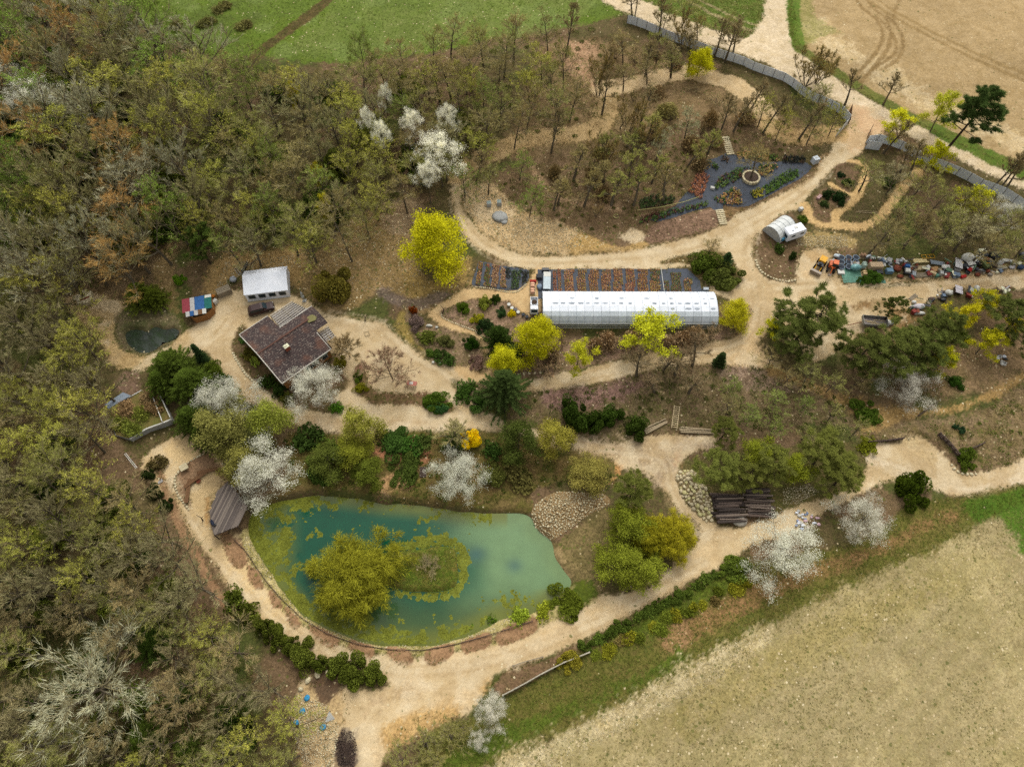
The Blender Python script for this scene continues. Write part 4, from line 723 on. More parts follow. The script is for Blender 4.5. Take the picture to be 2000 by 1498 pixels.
T('maple1', 1438, 612, 58, 6, (188,184,40), 'maple_tree', 'yellow maple bush at the right end of the greenhouse')
T('maple2', 1369, 118, 52, 7, YEL, 'maple_tree', 'small round yellow maple beside the loop path under the fence')
T('open_maple0', 1752, 238, 66, 8, (204,202,44), 'maple_tree', 'yellow maple just right of the pink gravel gateway')
T('open_maple1', 1845, 215, 64, 10, (192,196,62), 'maple_tree', 'tall pale yellow maple left of the roadside pine')
T('open_maple0', 1828, 300, 66, 8, (204,202,36), 'maple_tree', 'yellow maple in front of the grey fence below the pine')
T('open_maple1', 1905, 395, 76, 8, (186,184,48), 'maple_tree', 'yellow maple in the copse under the fence curve')
for px, py, w_, h, l in ((1845,705,56,7,'yellow maple above the white blossom near the dark pines'),(1932,668,58,7,'yellow maple right of the pines above the side track'),(1930,590,60,6,'yellow maple bush behind the junk beside the yard track'),(1880,620,60,7,'yellow-green maple between the pines by the yard'),(1512,640,50,5,'yellow bush half hidden behind the big pine'),(1975,640,50,7,'yellow-green maple at the right edge by the pines')):
    T(OM, px, py, w_, h, (196,190,38), 'maple_tree', l)
for px, py, w_, l in ((573,182,30,'small yellow blooming tree in the upper wood'),(622,345,34,'small yellow tree above its twin in the wood'),(632,400,32,'small yellow-green tree below its twin in the wood')):
    T(OM, px, py, w_, 8, (196,186,44), 'maple_tree', l)
T('shrub1', 921, 858, 42, 2.2, (226,190,22), 'forsythia_bush', 'golden forsythia bush beside the long track', cat='bush')
for px, py, w_, h, l in ((866,285,100,12,'largest white cherry in bloom in the upper wood'),(808,240,52,12.5,'white cherry left of the largest one in the wood'),(866,225,46,12.5,'small white cherry above the largest one in the wood'),(744,262,42,12,'small white cherry standing alone in the wood'),(714,230,32,12,'smallest white cherry in the upper wood'),(832,338,54,11,'white cherry right above the big yellow maple'),(748,186,30,12,'tiny white cherry high in the upper wood'),
                      (612,748,112,8,'round white cherry in bloom before the house'),(436,782,118,8,'white cherry in bloom behind the olive-green tree by the track'),(516,920,136,8.5,'white cherry in bloom over the pavilion and pond corner'),(890,922,110,6.5,'white cherry in bloom on the pond north bank'),(1532,1064,150,8,'broad white cherry in bloom by the lower yard edge'),(1692,1010,114,7,'white cherry in bloom beside the dark round bush'),
                      (957,1388,72,5.5,'small white blackthorn in bloom by the plank fence'),(938,1445,42,3,'smallest white blossom bush at the bottom edge'),(1778,742,120,6,'grey-white blossoming tree below the dark pines'),(50,180,110,13,'white cherry in bloom at the left edge of the wood'),(10,150,70,13,'white cherry cut by the left edge'),(1962,412,70,7,'pale blossoming tree at the right end of the fence')):
    T(CH if h < 11 else ['highcherry0', 'highcherry1'], px, py, w_, h, WHT if h != 6 else (214,208,190), 'cherry_tree', l, cname='blossom', hc=.6 if h < 11 else .78)
T('green0', 432, 828, 112, 9, (146,142,74), 'budding_tree', 'olive-green round tree in front of the white cherry by the track')
T('green1', 516, 826, 92, 8, (140,144,58), 'leafy_tree', 'fresh green round tree right of the olive-green one'); T('green2', 470, 905, 84, 7, (146,142,70), 'leafy_tree', 'pale olive tree above the wooden pavilion')
T('green1', 708, 830, 80, 8, FRESH, 'leafy_tree', 'fresh green tree overlapping the long track'); T('green2', 690, 880, 72, 5, (146,150,52), 'leafy_tree', 'green tree beside the white lookout platform')
T('green0', 1013, 858, 84, 7, DKG, 'leafy_tree', 'dark green rounded tree at the long track end'); T('green1', 1090, 850, 74, 7, (168,160,66), 'leafy_tree', 'yellow-green tree right of the dark rounded tree')
T('green2', 1150, 925, 80, 4.5, (150,140,70), 'leafy_tree', 'thin olive tree above the stone heap'); T('shrub2', 650, 548, 78, 5, (120,112,48), 'round_bush', 'olive round bush on the bank above the house', cat='bush')
T('green0', 640, 900, 80, 5, (96,106,44), 'leafy_tree', 'green tree on the pond bank below the platform'); T('green1', 720, 925, 66, 4, (112,120,44), 'leafy_tree', 'small green tree at the pond edge')
# pines
T('tallpine0', 1908, 205, 92, 19, (64,80,38), 'pine_tree', 'tall pine with bare trunk leaning over the top road', hc=.74)
for px, py, w_, h, l in ((1572,605,142,11,'big dark pine at the yard corner'),(1560,660,100,8,'lower pine in front of the big corner pine'),(1748,690,130,10,'broad dark pine below the tipper trailer'),(1690,690,100,9,'dark pine left of the broad one below the trailer'),(1745,605,50,7,'small dark pine beside the tipper trailer'),(1800,680,100,9,'dark pine above the grey blossoming tree'),(1835,640,90,9,'dark pine behind the junk pile'),(1985,625,120,10,'dark pine at the right edge above the side track'),
                      (1400,912,96,7,'dark pine above the boulder pile'),(1450,928,74,6,'pine over the stacked logs'),(1610,885,100,8,'dark pine at the lower road fork'),(1650,930,90,7,'pine at the right of the lower tree group'),(1416,842,62,6,'small pine at the timber edging'),(1520,900,90,7,'dark pine in the middle of the lower tree group'),(1233,960,76,9,'dark green pine at the tip of the triangular tree group')):
    T(PN, px, py, w_, h, PIN if py < 800 else (98,102,46), 'pine_tree', l)
for px, py, w_, h, l in ((1560,915,64,6,'bright green bush in the lower tree group'),(1490,885,70,6,'yellow-green tree in the lower tree group')): T(GT, px, py, w_, h, (140,146,44), 'leafy_tree', l)
for px, py, w_, h, l in ((1240,1035,86,7,'green tree in the middle of the triangular group'),(1205,1100,92,6,'green tree at the lower left of the triangular group'),(1260,1105,90,6,'green tree at the lower right of the triangular group'),(1222,1005,66,7,'olive tree near the tip of the triangular group')): T(GT, px, py, w_, h, (134,140,46), 'leafy_tree', l)
T('willow0', 1318, 1045, 100, 6, (176,166,44), 'willow_tree', 'golden willow on the right of the triangular tree group'); T('willow0', 1270, 1045, 80, 6, (168,162,44), 'willow_tree', 'smaller golden willow inside the triangular tree group')
T('willow0', 680, 1116, 182, 8.0, (152,150,46), 'willow_tree', 'great golden weeping willow on the pond island')
T('spruce0', 985, 762, 92, 9, (62,76,36), 'spruce_tree', 'dark spruce at the junction of the garden paths', hc=.4); T('yew0', 975, 660, 58, 6, (60,78,30), 'yew_bush', 'tall dark evergreen beside the greenhouse garden', cat='bush', hc=.5)
T('yew1', 1000, 690, 46, 5, (76,90,36), 'yew_bush', 'dark evergreen beside the yellow-green maple', cat='bush', hc=.5)
for px, py, w_, h, l in ((335,712,86,7,'dark yew left of the ivy pole'),(372,748,80,7,'dark yew in the middle of the evergreen group'),(318,745,60,6,'dark yew at the left of the evergreen group'),(375,815,66,6,'dark yew above the plaza corner'),(400,850,50,6,'lowest dark yew beside the plaza')): T(['yew0','yew1'], px, py, w_, h, (78,92,34), 'yew_tree', l, hc=.5)
T('cypress0', 388, 690, 20, 6, (54,74,40), 'ivy_pole', 'slim ivy-covered pole by the yard', cat='pole', hc=.5)
T('shrub0', 413, 720, 36, 2.5, (82,96,30), 'clipped_bush', 'clipped green bush below the ivy pole', cat='bush'); T('shrub1', 435, 742, 34, 2.2, (70,90,32), 'clipped_bush', 'dark green bush along the track left of the house', cat='bush')
T('pink0', 762, 722, 100, 8, (140,116,92), 'bare_tree', 'spreading pinkish bare tree on the house lawn', hc=.5); T('pollard0', 676, 678, 60, 5, (124,106,74), 'pollard_tree', 'pollarded bare tree beside the house', hc=.75)
for px, py, w_, h, l in ((272,575,60,5,'green conifer above the small garden pond'),(300,580,46,4,'rounded conifer right above the garden pond')): T(['yew0','yew1'], px, py, w_, h, (92,102,34), 'yew_tree', l, hc=.5)
for px, py, w_, h, l in ((1120,806,58,4,'leftmost dark shrub on the bank'),(1158,820,46,3.5,'second dark shrub on the bank'),(1192,812,46,3.5,'third dark shrub on the bank'),(1243,832,48,3,'rounded shrub by the fallen poles')): T(SH, px, py, w_, h, (66,84,30), 'evergreen_shrub', l, cat='bush', hc=.5)
for i, (px, py, w_) in enumerate(((456,1168,46),(480,1192,52),(512,1222,34),(534,1240,46),(566,1262,38),(592,1280,54),(622,1296,34),(658,1302,50),(690,1310,52),(728,1315,50))):
    T(SH+LO[:1], px, py, w_*rnd.uniform(.9,1.15), rnd.uniform(1.9,2.9), (92,100,36), 'evergreen_shrub', '%s clipped dark shrub along the pond walk, counted from the plaza' % ('first','second','third','fourth','fifth','sixth','seventh','eighth','ninth','tenth')[i], cat='bush', hc=.5, group='shrubs along the pond walk')
T('shrub2', 1785, 955, 72, 3.6, (72,86,24), 'evergreen_shrub', 'big round dark bush by the lower road', cat='bush', hc=.5)
T('shrub0', 1380, 512, 62, 3, (84,96,34), 'evergreen_shrub', 'wide green bush on the track island', cat='bush'); T('shrub1', 1412, 535, 70, 2.4, (90,98,44), 'evergreen_shrub', 'low olive bush on the track island', cat='bush'); T('spruce1', 1420, 508, 26, 4, (50,68,36), 'spruce_tree', 'little dark spruce on the track island', hc=.4); T('bare2', 1388, 480, 46, 5, (136,116,74), 'bare_tree', 'bare bush at the top of the track island')
T('cypress0', 1408, 702, 22, 4, (52,66,34), 'ivy_stump', 'dark ivy stump on the terrace edge', cat='stump', hc=.5)
T('thin0', 880, 850, 66, 6, (120,112,70), 'ivy_tree', 'ivy-clad bare tree beside the golden forsythia'); T('yew0', 885, 862, 40, 3.4, (72,88,38), 'ivy_bush', 'dark ivy mass under the ivy-clad tree', cat='bush', hc=.5)
T('pine1', 390, 480, 76, 9, (70,84,34), 'pine_tree', 'dark pine on the wooded bank above the shed'); T('pine2', 60, 300, 110, 10, (52,66,28), 'pine_tree', 'dark pine deep in the left wood'); T('pine0', 20, 260, 80, 9, (50,62,26), 'pine_tree', 'dark pine at the left edge of the wood'); T('pine1', 120, 330, 110, 9, (66,78,30), 'pine_tree', 'dark olive pine in the left wood')
for i, (px, py, hh) in enumerate(((1243,735,8),(1295,722,7),(1318,732,6),(1352,714,8),(1278,765,5),(1345,768,5))):
    T(THIN, px, py, 60, hh, (104,88,64), 'slope_tree', '%s of the bare slope trees along the terrace track' % ('leftmost','second','third','fourth','lower left','lower right')[i], base=True, group='bare slope trees')
for i, (px, py) in enumerate(((1100,668),(1165,672),(1188,662),(1215,668),(1235,656),(1310,668),(1335,660),(1360,652),(1385,655),(1075,690),(1090,705),(1060,718))):
    T(SC_+['copse0'], px, py, rnd.uniform(34, 52), rnd.uniform(2.0, 3.6), (148,124,92), 'bare_shrub', '%s bare brown shrub in front of the greenhouse, counted along the bed' % ('first','second','third','fourth','fifth','sixth','seventh','eighth','ninth','tenth','eleventh','twelfth')[i], cat='bush', hc=.5, group='bare shrubs before the greenhouse')
for i, (px, py) in enumerate(((235,828),(262,842),(280,812),(300,800),(245,800),(295,775))):
    T(SC_+LO, px, py, rnd.uniform(30, 44), 1.2, rnd.choice(((140,116,80),(104,110,44))), 'roof_shrub', '%s straggly plant on the earth roof' % ('first','second','third','fourth','fifth','sixth')[i], cat='bush', hc=.3).location.z = -.32
for px, py in scatter([(1060,330),(1180,290),(1260,230),(1400,215),(1480,240),(1400,280),(1350,340),(1250,410),(1130,430),(1050,400)], 44, 91)+scatter([(1190,85),(1350,125),(1330,138),(1200,158)], 34, 92)+scatter([(1190,195),(1360,170),(1440,200),(1440,235),(1200,270)], 44, 93):
    T(SC_+['copse1','bare3'], px, py, rnd.uniform(24, 44), rnd.uniform(1.4, 4.2), rnd.choice(((140,118,80),(126,116,66),(132,112,76))), 'bare_shrub', 'bare twiggy shrub on the wooded mound', cat='bush', hc=.5, group='bare shrubs on the wooded mound')
for i, (px, py) in enumerate(((425,18),(440,10),(395,48),(410,40),(482,46),(470,52),(345,48))):
    T(LO+SC_, px, py, 26, 1.2, (110,106,60), 'meadow_bush', '%s low brownish bush in the meadow' % ('first','second','third','fourth','fifth','sixth','leftmost')[i], cat='bush', hc=.4, group='low bushes in the meadow')
# evergreen and mossy understorey that shows between the bare crowns
for i, (px, py) in enumerate(scatter([(0,120),(200,140),(300,260),(380,430),(300,480),(100,460),(0,420)], 48, 31) + scatter([(60,830),(220,950),(330,1100),(300,1300),(520,1420),(200,1480),(20,1300),(60,1000)], 84, 32)+scatter([(450,200),(900,180),(900,300),(650,420),(480,400)], 95, 33)):
    T(['yew0','yew1']+SH, px, py, rnd.uniform(46, 84), rnd.uniform(2.5, 6), rnd.choice(((74,88,32),(92,102,38),(62,78,28),(104,112,40))), 'undergrowth_bush', 'green holly or ivy bush growing under the bare woodland trees', cat='bush', hc=.5, group='understorey bushes in the woods')
# shrubs in beds and on slopes: (pixel, width, height, colour)
BED = [(905,600,26,1.4,(92,112,34),'bush at the left of the upper garden bed'),(945,590,26,1.8,(136,142,58),'pale grassy bush in the upper garden bed'),(966,584,20,1.5,(70,92,34),'small dark bush at the top of the upper garden bed'),(980,608,22,1.2,(66,92,52),'bluish bush in the upper garden bed'),(932,622,24,1.2,(170,168,44),'yellow-green bush in the upper garden bed'),(945,636,34,1.6,(58,78,40),'dark bush beside the orange garden path'),(998,612,16,1,(206,190,30),'small yellow bush by the white pots'),
 (833,660,36,1.4,(100,108,44),'green bush at the left of the lower garden bed'),(870,665,30,1.6,(112,112,62),'grey-green bush in the lower garden bed'),(922,670,30,2.2,(56,84,26),'dark rounded bush in the lower garden bed'),(868,698,40,1.2,(66,86,36),'dark low bush at the front of the lower garden bed'),(845,690,24,1,(84,104,40),'small green bush in the lower garden bed'),(806,605,16,1.4,(142,76,24),'rusty brown little conifer'),(930,705,32,1.2,(138,112,96),'mauve heather in the lower garden bed'),(812,628,34,1.3,(124,104,94),'mauve heather on the bank left of the garden path'),
 (700,735,22,1.2,(88,104,34),'hedge bush on the left of the lawn bed'),(704,758,24,1,(126,122,30),'yellowish bush on the lawn bed corner'),(850,785,52,1.2,(78,98,30),'ivy mound at the end of the lawn bed'),(856,798,30,1.2,(66,100,52),'bluish bush at the lawn bed tip'),(905,765,48,1.2,(58,80,30),'dark ground cover beside the long track'),(935,785,44,1.4,(60,82,32),'dark ground cover under the spruce'),
 (497,705,18,1.6,(176,190,90),'pale lime bush by the house gutter'),(490,690,34,1.4,(104,100,40),'olive bush beside the house'),(480,660,24,1,(66,92,40),'dark bush at the house left corner'),(520,745,32,1.3,(66,84,32),'dark bush below the house wall'),(560,775,30,1.3,(96,98,40),'green bush at the house front'),(545,760,30,1.4,(58,76,30),'shaded bush under the house corner'),(655,795,26,1.1,(86,124,36),'bright green clump under the white cherry'),(665,705,26,1.4,(128,122,40),'olive bush by the house right corner'),
 (1105,1172,70,1.2,(92,102,30),'green bank bush at the pond right corner'),(1060,1195,34,.9,(136,142,40),'reedy clump on the pond bank'),(962,1210,28,.9,(92,116,34),'bright grass clump on the pond shore'),(915,1232,36,.8,(96,118,36),'grass clump along the pond shore'),(1012,1205,40,.9,(128,140,44),'pale reed clump on the pond shore'),
 (1640,385,30,1.6,(46,66,34),'dark round bush in the garden beds'),(1617,378,20,1.5,(52,72,36),'dark bush by the pink bench'),(1644,341,14,1,(58,78,48),'small bush in the square bed'),(1657,355,20,1.1,(66,82,40),'low bush in the square bed'),(1610,398,16,1,(70,86,44),'small dark bush in the round bed'),(1735,355,28,1.5,(74,92,40),'green bush beside the right garden path'),(1522,485,20,1.2,(70,88,36),'bush near the white camper'),(1548,500,14,2,(58,74,34),'slim dark bush by the sand pit'),(1570,428,18,1.2,(92,110,38),'bush beside the camper'),
 (1880,655,26,1.4,(96,110,40),'bush among the pines on the right'),(1868,745,30,1.3,(58,84,28),'green bush below the side track'),(1880,840,16,.8,(58,86,54),'small bluish bush on the rough ground'),(1868,832,12,.7,(58,86,54),'tiny bluish bush on the rough ground'),(1888,895,44,1.5,(84,100,32),'green bush at the road bend'),(1698,868,40,1,(120,124,34),'yellow-green bush at the side track fork'),(1690,805,56,1.4,(82,102,34),'green mound at the side track fork'),
 (310,770,0,0,0,''),(282,772,14,.8,(104,136,46),'bright green tuft above the earth roof'),(350,545,24,1.5,(104,140,34),'bright green ivy on the bank'),(305,905,36,1.4,(104,92,54),'brown bush at the plaza edge'),(300,960,30,2,(58,66,34),'dark bush left of the plaza'),(325,985,28,1.6,(52,66,30),'dark bush beside the strip bed'),(290,925,24,1.8,(60,72,34),'dark bush at the plaza left corner'),
 (600,855,60,1.8,(62,80,34),'dark laurel bush under the long track'),(640,875,50,1.8,(90,108,40),'green bush left of the platform'),(620,920,56,2,(70,88,36),'dark green bush on the pond bank'),(770,862,60,1.4,(62,84,34),'laurel hedge bush below the long track'),(800,870,50,1.3,(66,96,36),'green laurel bush below the long track'),(830,862,40,1.3,(78,90,40),'ivy bush below the long track'),(790,910,70,1.2,(70,84,34),'low green bush beside the garden steps'),(960,880,40,1.2,(62,84,34),'green bush right of the forsythia'),(970,920,60,1.6,(92,96,44),'olive bush near the pond top shore'),(1010,930,60,1.4,(104,98,52),'brownish bush near the stone heap'),
 (1440,1110,60,1.2,(96,110,40),'green bush at the lower yard edge'),(1880,1080,0,0,0,''),(1110,1290,46,1.3,(138,130,44),'yellowish bush beside the plank fence'),(845,965,0,0,0,'')]
for px, py, w_, h, c, l in BED:
    if w_: T(SH+LO, px, py, w_, h, c, 'garden_bush', l, cat='bush', hc=.45)
for px, py, w_, l in ((830,1452,76,'bare olive bush at the bottom edge'),(882,1440,66,'bare olive bush at the bottom edge left of the blossom'),(785,1482,70,'twiggy brown bush at the bottom edge'),(850,1480,60,'twiggy green bush at the bottom edge'),(905,1418,50,'small twiggy bush beside the smallest blossom')): T(SC_+['bud1'], px, py, w_, 2.2, (116,112,58), 'scrub_bush', l, cat='bush', hc=.5)
T('bare2', 842, 1098, 50, 1.2, (110,96,66), 'bare_shrub', 'flat bare bush on the pond island', cat='bush', hc=.4)
# hedge along the lower yard and scrub in the verges
for i in range(22):
    t = i/21; px = 1142+t*300; py = 1262-t*160
    T(SH+LO, px+rnd.uniform(-4,4), py+rnd.uniform(-3,3), rnd.uniform(16,26), rnd.uniform(.6,1.1), (92,108,42), 'hedge_bush', 'dark green bush in the hedge along the pond road', cat='bush', hc=.45, group='hedge along the pond road')
for i in range(20):
    t = i/19; px = 1165+t*330+rnd.uniform(-8, 8); py = 1280-t*165+rnd.uniform(-6, 10)
    T(LO+SC_, px, py, rnd.uniform(16,32), rnd.uniform(.5,1.0), rnd.choice(((128,126,36),(100,108,36),(120,106,60))), 'verge_bush', 'straggly yellow-green bush in the ditch behind the hedge', cat='bush', hc=.45, group='bushes in the ditch')
# low undergrowth nobody could count
def undergrowth(name, label, spots, wr, col, n=70, lsz=.09, kind='leaf'):
    Vs, Fs = [], []; o = 0; g = np.random.default_rng(len(name))
    for px, py in spots:
        x, y, z = gpt(px, py); z = float(hz(x, y)); r = g.uniform(*wr); k = n
        d = nrm(g.normal(size=(k, 3))); d[:, 2] = np.abs(d[:, 2]); p = np.array([x, y, z]) + d*(r*g.uniform(.2, 1, k)**.5)[:, None]*np.array([1, 1, .6])
        V, F = leaves(p, np.full(k, lsz), g, .4) if kind == 'leaf' else slivers(np.array([x, y, z])+d*np.array([r*.6, r*.6, .05]), nrm(d+g.normal(size=d.shape)*.4), g.uniform(.3, 1.2, k)*r, np.full(k, .035), g)
        Vs.append(V); Fs.append(F+o); o += len(V)
    ob = link(name, mesh_np(name, np.concatenate(Vs), np.concatenate(Fs), LEAF if kind == 'leaf' else TWIG), label=label, category='undergrowth', kind='stuff'); ob.color = (*K(*col), 1)
WOODS = [(-40,-40),(260,-40),(420,110),(680,140),(900,100),(1180,60),(1180,240),(920,320),(800,400),(640,470),(330,500),(200,570),(215,760),(200,930),(330,1080),(470,1280),(570,1400),(560,1540),(-40,1540)]
sp = scatter(WOODS, 17, 61)
undergrowth('bramble_undergrowth', 'brown bramble twigs covering the woodland floor', sp[::2], (.8, 2.0), (134,110,74), 60, .09, 'twig')
undergrowth('green_undergrowth', 'low green ivy and herbs on the woodland floor', [p for i, p in enumerate(sp[1::2]) if vnoise(p[0], p[1], 90, 3) > .38], (.6, 1.6), (98,108,44), 70, .13)
BANKS = [(1010,775),(1180,752),(1290,722),(1430,720),(1520,730),(1700,800),(1640,845),(1400,830),(1240,840),(1100,840)]
MND = [(960,380),(1060,320),(1200,280),(1400,230),(1560,240),(1600,290),(1380,300),(1340,380),(1240,440),(1130,450),(1040,420)]
LOW = [(560,860),(980,860),(1180,910),(1180,950),(1040,950),(900,985),(620,945)]
RGH = [(1720,860),(1880,815),(2010,750),(2010,880),(1900,910),(1800,850)]
for nm, po, gp, c1, c2 in (('slope_undergrowth', BANKS, 13, (142,114,88), (88,100,40)), ('mound_undergrowth', MND, 13, (140,114,82), (98,104,44)), ('pond_undergrowth', LOW, 12, (138,112,70), (84,100,38)), ('rough_undergrowth', RGH, 14, (142,120,88), (104,116,48))):
    s_ = scatter(po, gp, len(nm)); lb = {'slope_undergrowth': 'the bank slope', 'mound_undergrowth': 'the wooded mound', 'pond_undergrowth': 'the slope above the pond', 'rough_undergrowth': 'the rough ground by the road bend'}[nm]
    undergrowth('dry_'+nm, 'dry brown stalks and twigs on '+lb, s_[::2], (.5, 1.3), c1, 60, .08, 'twig'); undergrowth('green_'+nm, 'low green plants on '+lb, s_[1::2], (.4, 1.1), c2, 60, .11)

# ragged edges: tufts and small stones where sand meets the planted ground
SANDZ = [ZN.index(z) for z in ZN if z in ('main_track','house_yard','yard_track','lower_yard','garden_path','loop_path','top_road')]
sd_ = np.isin(ZONE, SANDZ).astype(np.float32); ed = blur(sd_, 2); vis2 = (PX[:-1, :-1] > -20) & (PX[:-1, :-1] < 2020) & (PY[:-1, :-1] > -20) & (PY[:-1, :-1] < 1520)
def tufts(name, label, mask, n, size, col, seed, lf=7, ls=.07, cat='grass', twig=False):
    g = np.random.default_rng(seed); ci, cj = np.where(mask & vis2); k = g.choice(len(ci), min(n, len(ci)), replace=False); x = gx[ci[k]]+g.uniform(0, CELL, len(k)); y = gy[cj[k]]+g.uniform(0, CELL, len(k)); z = hz(x, y); s_ = g.uniform(size*.4, size, len(k))
    p = np.repeat(np.stack([x, y, z], 1), lf, 0)+g.normal(size=(len(k)*lf, 3))*np.repeat(s_, lf)[:, None]*np.array([.45, .45, .0]); p[:, 2] += np.repeat(s_, lf)*g.uniform(.02, .5, len(p))
    d = nrm(g.normal(size=p.shape)*np.array([.7, .7, .3])+np.array([0, 0, .5])); V, F = (slivers(p, d, np.repeat(s_, lf)*g.uniform(.6, 1.3, len(p)), np.full(len(p), .035), g) if twig else leaves(p, np.full(len(p), ls), g, .6))
    o = link(name, mesh_np(name, V, F, LEAF), label=label, category=cat, kind='stuff'); o.color = (*K(*col, k=1.25), 1)
em = (ed > .08) & (ed < .62)
tufts('edge_grass', 'green weed tufts along the edges of the sandy tracks', em, 5200, .32, (100,104,48), 1); tufts('edge_litter', 'dry brown stalks along the edges of the sandy tracks', em, 5200, .4, (140,116,78), 2, 7, .05, 'grass', True)
wd_ = np.isin(ZONE, [ZN.index(z) for z in ('woodland_ground','wooded_mound','stony_bank','bank_slope','rough_ground','pond_slope','planting_bed','house_garden','pond_bed','shrub_island','pond_island')])
tufts('ground_litter', 'dead leaves and dry stalks lying on the banks and beds', wd_, 17000, .45, (136,114,80), 3, 6, .06, 'litter', True); tufts('ground_weeds', 'small green weeds on the banks and beds', wd_ & (fnoise(X, Y, 6, 191)[:-1, :-1] > .5), 7000, .35, (94,102,44), 4)
tufts('meadow_tussocks', 'darker grass tussocks in the meadow', np.isin(ZONE, [ZN.index('meadow')]), 3500, .4, (92,108,38), 5); vg_ = np.isin(ZONE, [ZN.index('grass_verge')])
tufts('verge_grass', 'tall dry and green grass along the field verge', vg_, 6000, .5, (112,112,52), 6, 7, .06, 'grass', True); tufts('verge_weeds', 'green weeds along the field verge', vg_, 4000, .4, (92,110,42), 7)
lf_ = np.isin(ZONE, [ZN.index('lower_field')]); tufts('field_stubble', 'short dry stubble on the lower field', lf_, 8000, .26, (176,154,104), 8, 5, .05, 'stubble', True); tufts('field_weeds', 'green weeds scattered over the lower field', lf_ & (fnoise(X, Y, 7, 201)[:-1, :-1] > .5), 2200, .26, (128,124,74), 9, 6)
bk_ = np.isin(ZONE, [ZN.index('pond_bank')]); tufts('island_grass', 'long grass on the pond island', np.isin(ZONE, [ZN.index('pond_island')]), 1500, .6, (92,112,42), 11, 8, .06, 'grass', True)
tufts('shore_reeds', 'reeds and grass along the pond shore', bk_ & (fnoise(X, Y, 5, 211)[:-1, :-1] > .48), 2600, .6, (126,128,48), 10, 8, .06, 'reeds', True)
# ================================================================ built things
class MB:
    def __init__(s): s.v = []; s.f = []
    def add(s, V, F):
        o = len(s.v); s.v += [tuple(map(float, p)) for p in V]; s.f += [tuple(i+o for i in f) for f in F]; return s
    def box(s, c, d, rz=0.0, rx=0.0, ry=0.0, top=1.0):
        M = Matrix.Rotation(rz, 3, 'Z') @ Matrix.Rotation(ry, 3, 'Y') @ Matrix.Rotation(rx, 3, 'X'); V = []
        for z in (-1, 1):
            k = top if z > 0 else 1.0
            for x, y in ((-1, -1), (1, -1), (1, 1), (-1, 1)):
                V.append(Vector(c)+M @ Vector((x*d[0]/2*k, y*d[1]/2*k, z*d[2]/2)))
        return s.add(V, [(3,2,1,0),(4,5,6,7),(0,1,5,4),(1,2,6,5),(2,3,7,6),(3,0,4,7)])
    def prism(s, poly, z0, z1, zs=None):
        n = len(poly); V = [(x, y, z0) for x, y in poly]+[(x, y, (zs[i] if zs else z1)) for i, (x, y) in enumerate(poly)]
        a = sum(poly[i][0]*poly[(i+1) % n][1]-poly[(i+1) % n][0]*poly[i][1] for i in range(n))
        F = [tuple(range(n-1, -1, -1)), tuple(range(n, 2*n))]+[(i, (i+1) % n, n+(i+1) % n, n+i) for i in range(n)]
        if a < 0: F = [f[::-1] for f in F]
        return s.add(V, F)
    def slab(s, quad, th):                              # four 3-D corners, thickened downwards
        q = [Vector(p) for p in quad]; nn = (q[1]-q[0]).cross(q[3]-q[0]).normalized()
        if nn.z < 0: q = q[::-1]; nn = -nn
        return s.add([p-nn*th for p in q]+q, [(3,2,1,0),(4,5,6,7),(0,1,5,4),(1,2,6,5),(2,3,7,6),(3,0,4,7)])
    def rod(s, a, b, r, k=6, r1=None):
        a, b = Vector(a), Vector(b); d = (b-a).normalized(); u = d.orthogonal().normalized(); w_ = d.cross(u); r1 = r if r1 is None else r1
        V = [a+(u*math.cos(t)+w_*math.sin(t))*r for t in [2*math.pi*i/k for i in range(k)]]+[b+(u*math.cos(t)+w_*math.sin(t))*r1 for t in [2*math.pi*i/k for i in range(k)]]
        return s.add(V, [tuple(range(k-1, -1, -1)), tuple(range(k, 2*k))]+[(i, (i+1) % k, k+(i+1) % k, k+i) for i in range(k)])
    def blob(s, c, d, seed=0, n=2, rough=.18):
        g = np.random.default_rng(seed); la = 5+n; lo = 7+n; V = []; F = []
        for i in range(1, la):
            for j in range(lo):
                t = math.pi*i/la; p = 2*math.pi*j/lo+.3*i; k = 1+g.uniform(-rough, rough)
                V.append((c[0]+d[0]/2*k*math.sin(t)*math.cos(p), c[1]+d[1]/2*k*math.sin(t)*math.sin(p), c[2]+d[2]/2*k*math.cos(t)))
        T = len(V); V += [(c[0], c[1], c[2]+d[2]/2), (c[0], c[1], c[2]-d[2]/2)]
        for i in range(la-2):
            for j in range(lo):
                j1 = (j+1) % lo; F.append((i*lo+j, (i+1)*lo+j, (i+1)*lo+j1, i*lo+j1))
        for j in range(lo): F.append((T, j, (j+1) % lo)); F.append((T+1, (la-2)*lo+(j+1) % lo, (la-2)*lo+j))
        return s.add(V, F)
    def mesh(s, name, mat, smooth=False):
        me = bpy.data.meshes.new(name); me.from_pydata(s.v, [], s.f); me.update()
        if mat: me.materials.append(mat)
        if smooth: me.polygons.foreach_set('use_smooth', [True]*len(me.polygons))
        return me
    def build(s, name, mat, parent=None, smooth=False, **pr): return link(name, s.mesh(name, mat, smooth), parent, **pr)
def wang(a, b, z=0.0):
    p, q = at_z(*a, z), at_z(*b, z); return math.atan2(q[1]-p[1], q[0]-p[0])
def item(name, label, cat, px, py, deg=0.0, group=None, dz=0.0):
    x, y, z = G(px, py); return thing(name, label, cat, (x, y, z+dz), R(deg), group)
class Fr:                                               # local frame of a building
    def __init__(s, o, ang, z0): s.o, s.a, s.z0 = o, ang, z0; s.c, s.s = math.cos(ang), math.sin(ang)
    def loc(s, px, py, h):                              # pixel seen at height h above the frame's floor
        x, y = at_z(px, py, s.z0+h); x -= s.o[0]; y -= s.o[1]; return (x*s.c+y*s.s, -x*s.s+y*s.c)
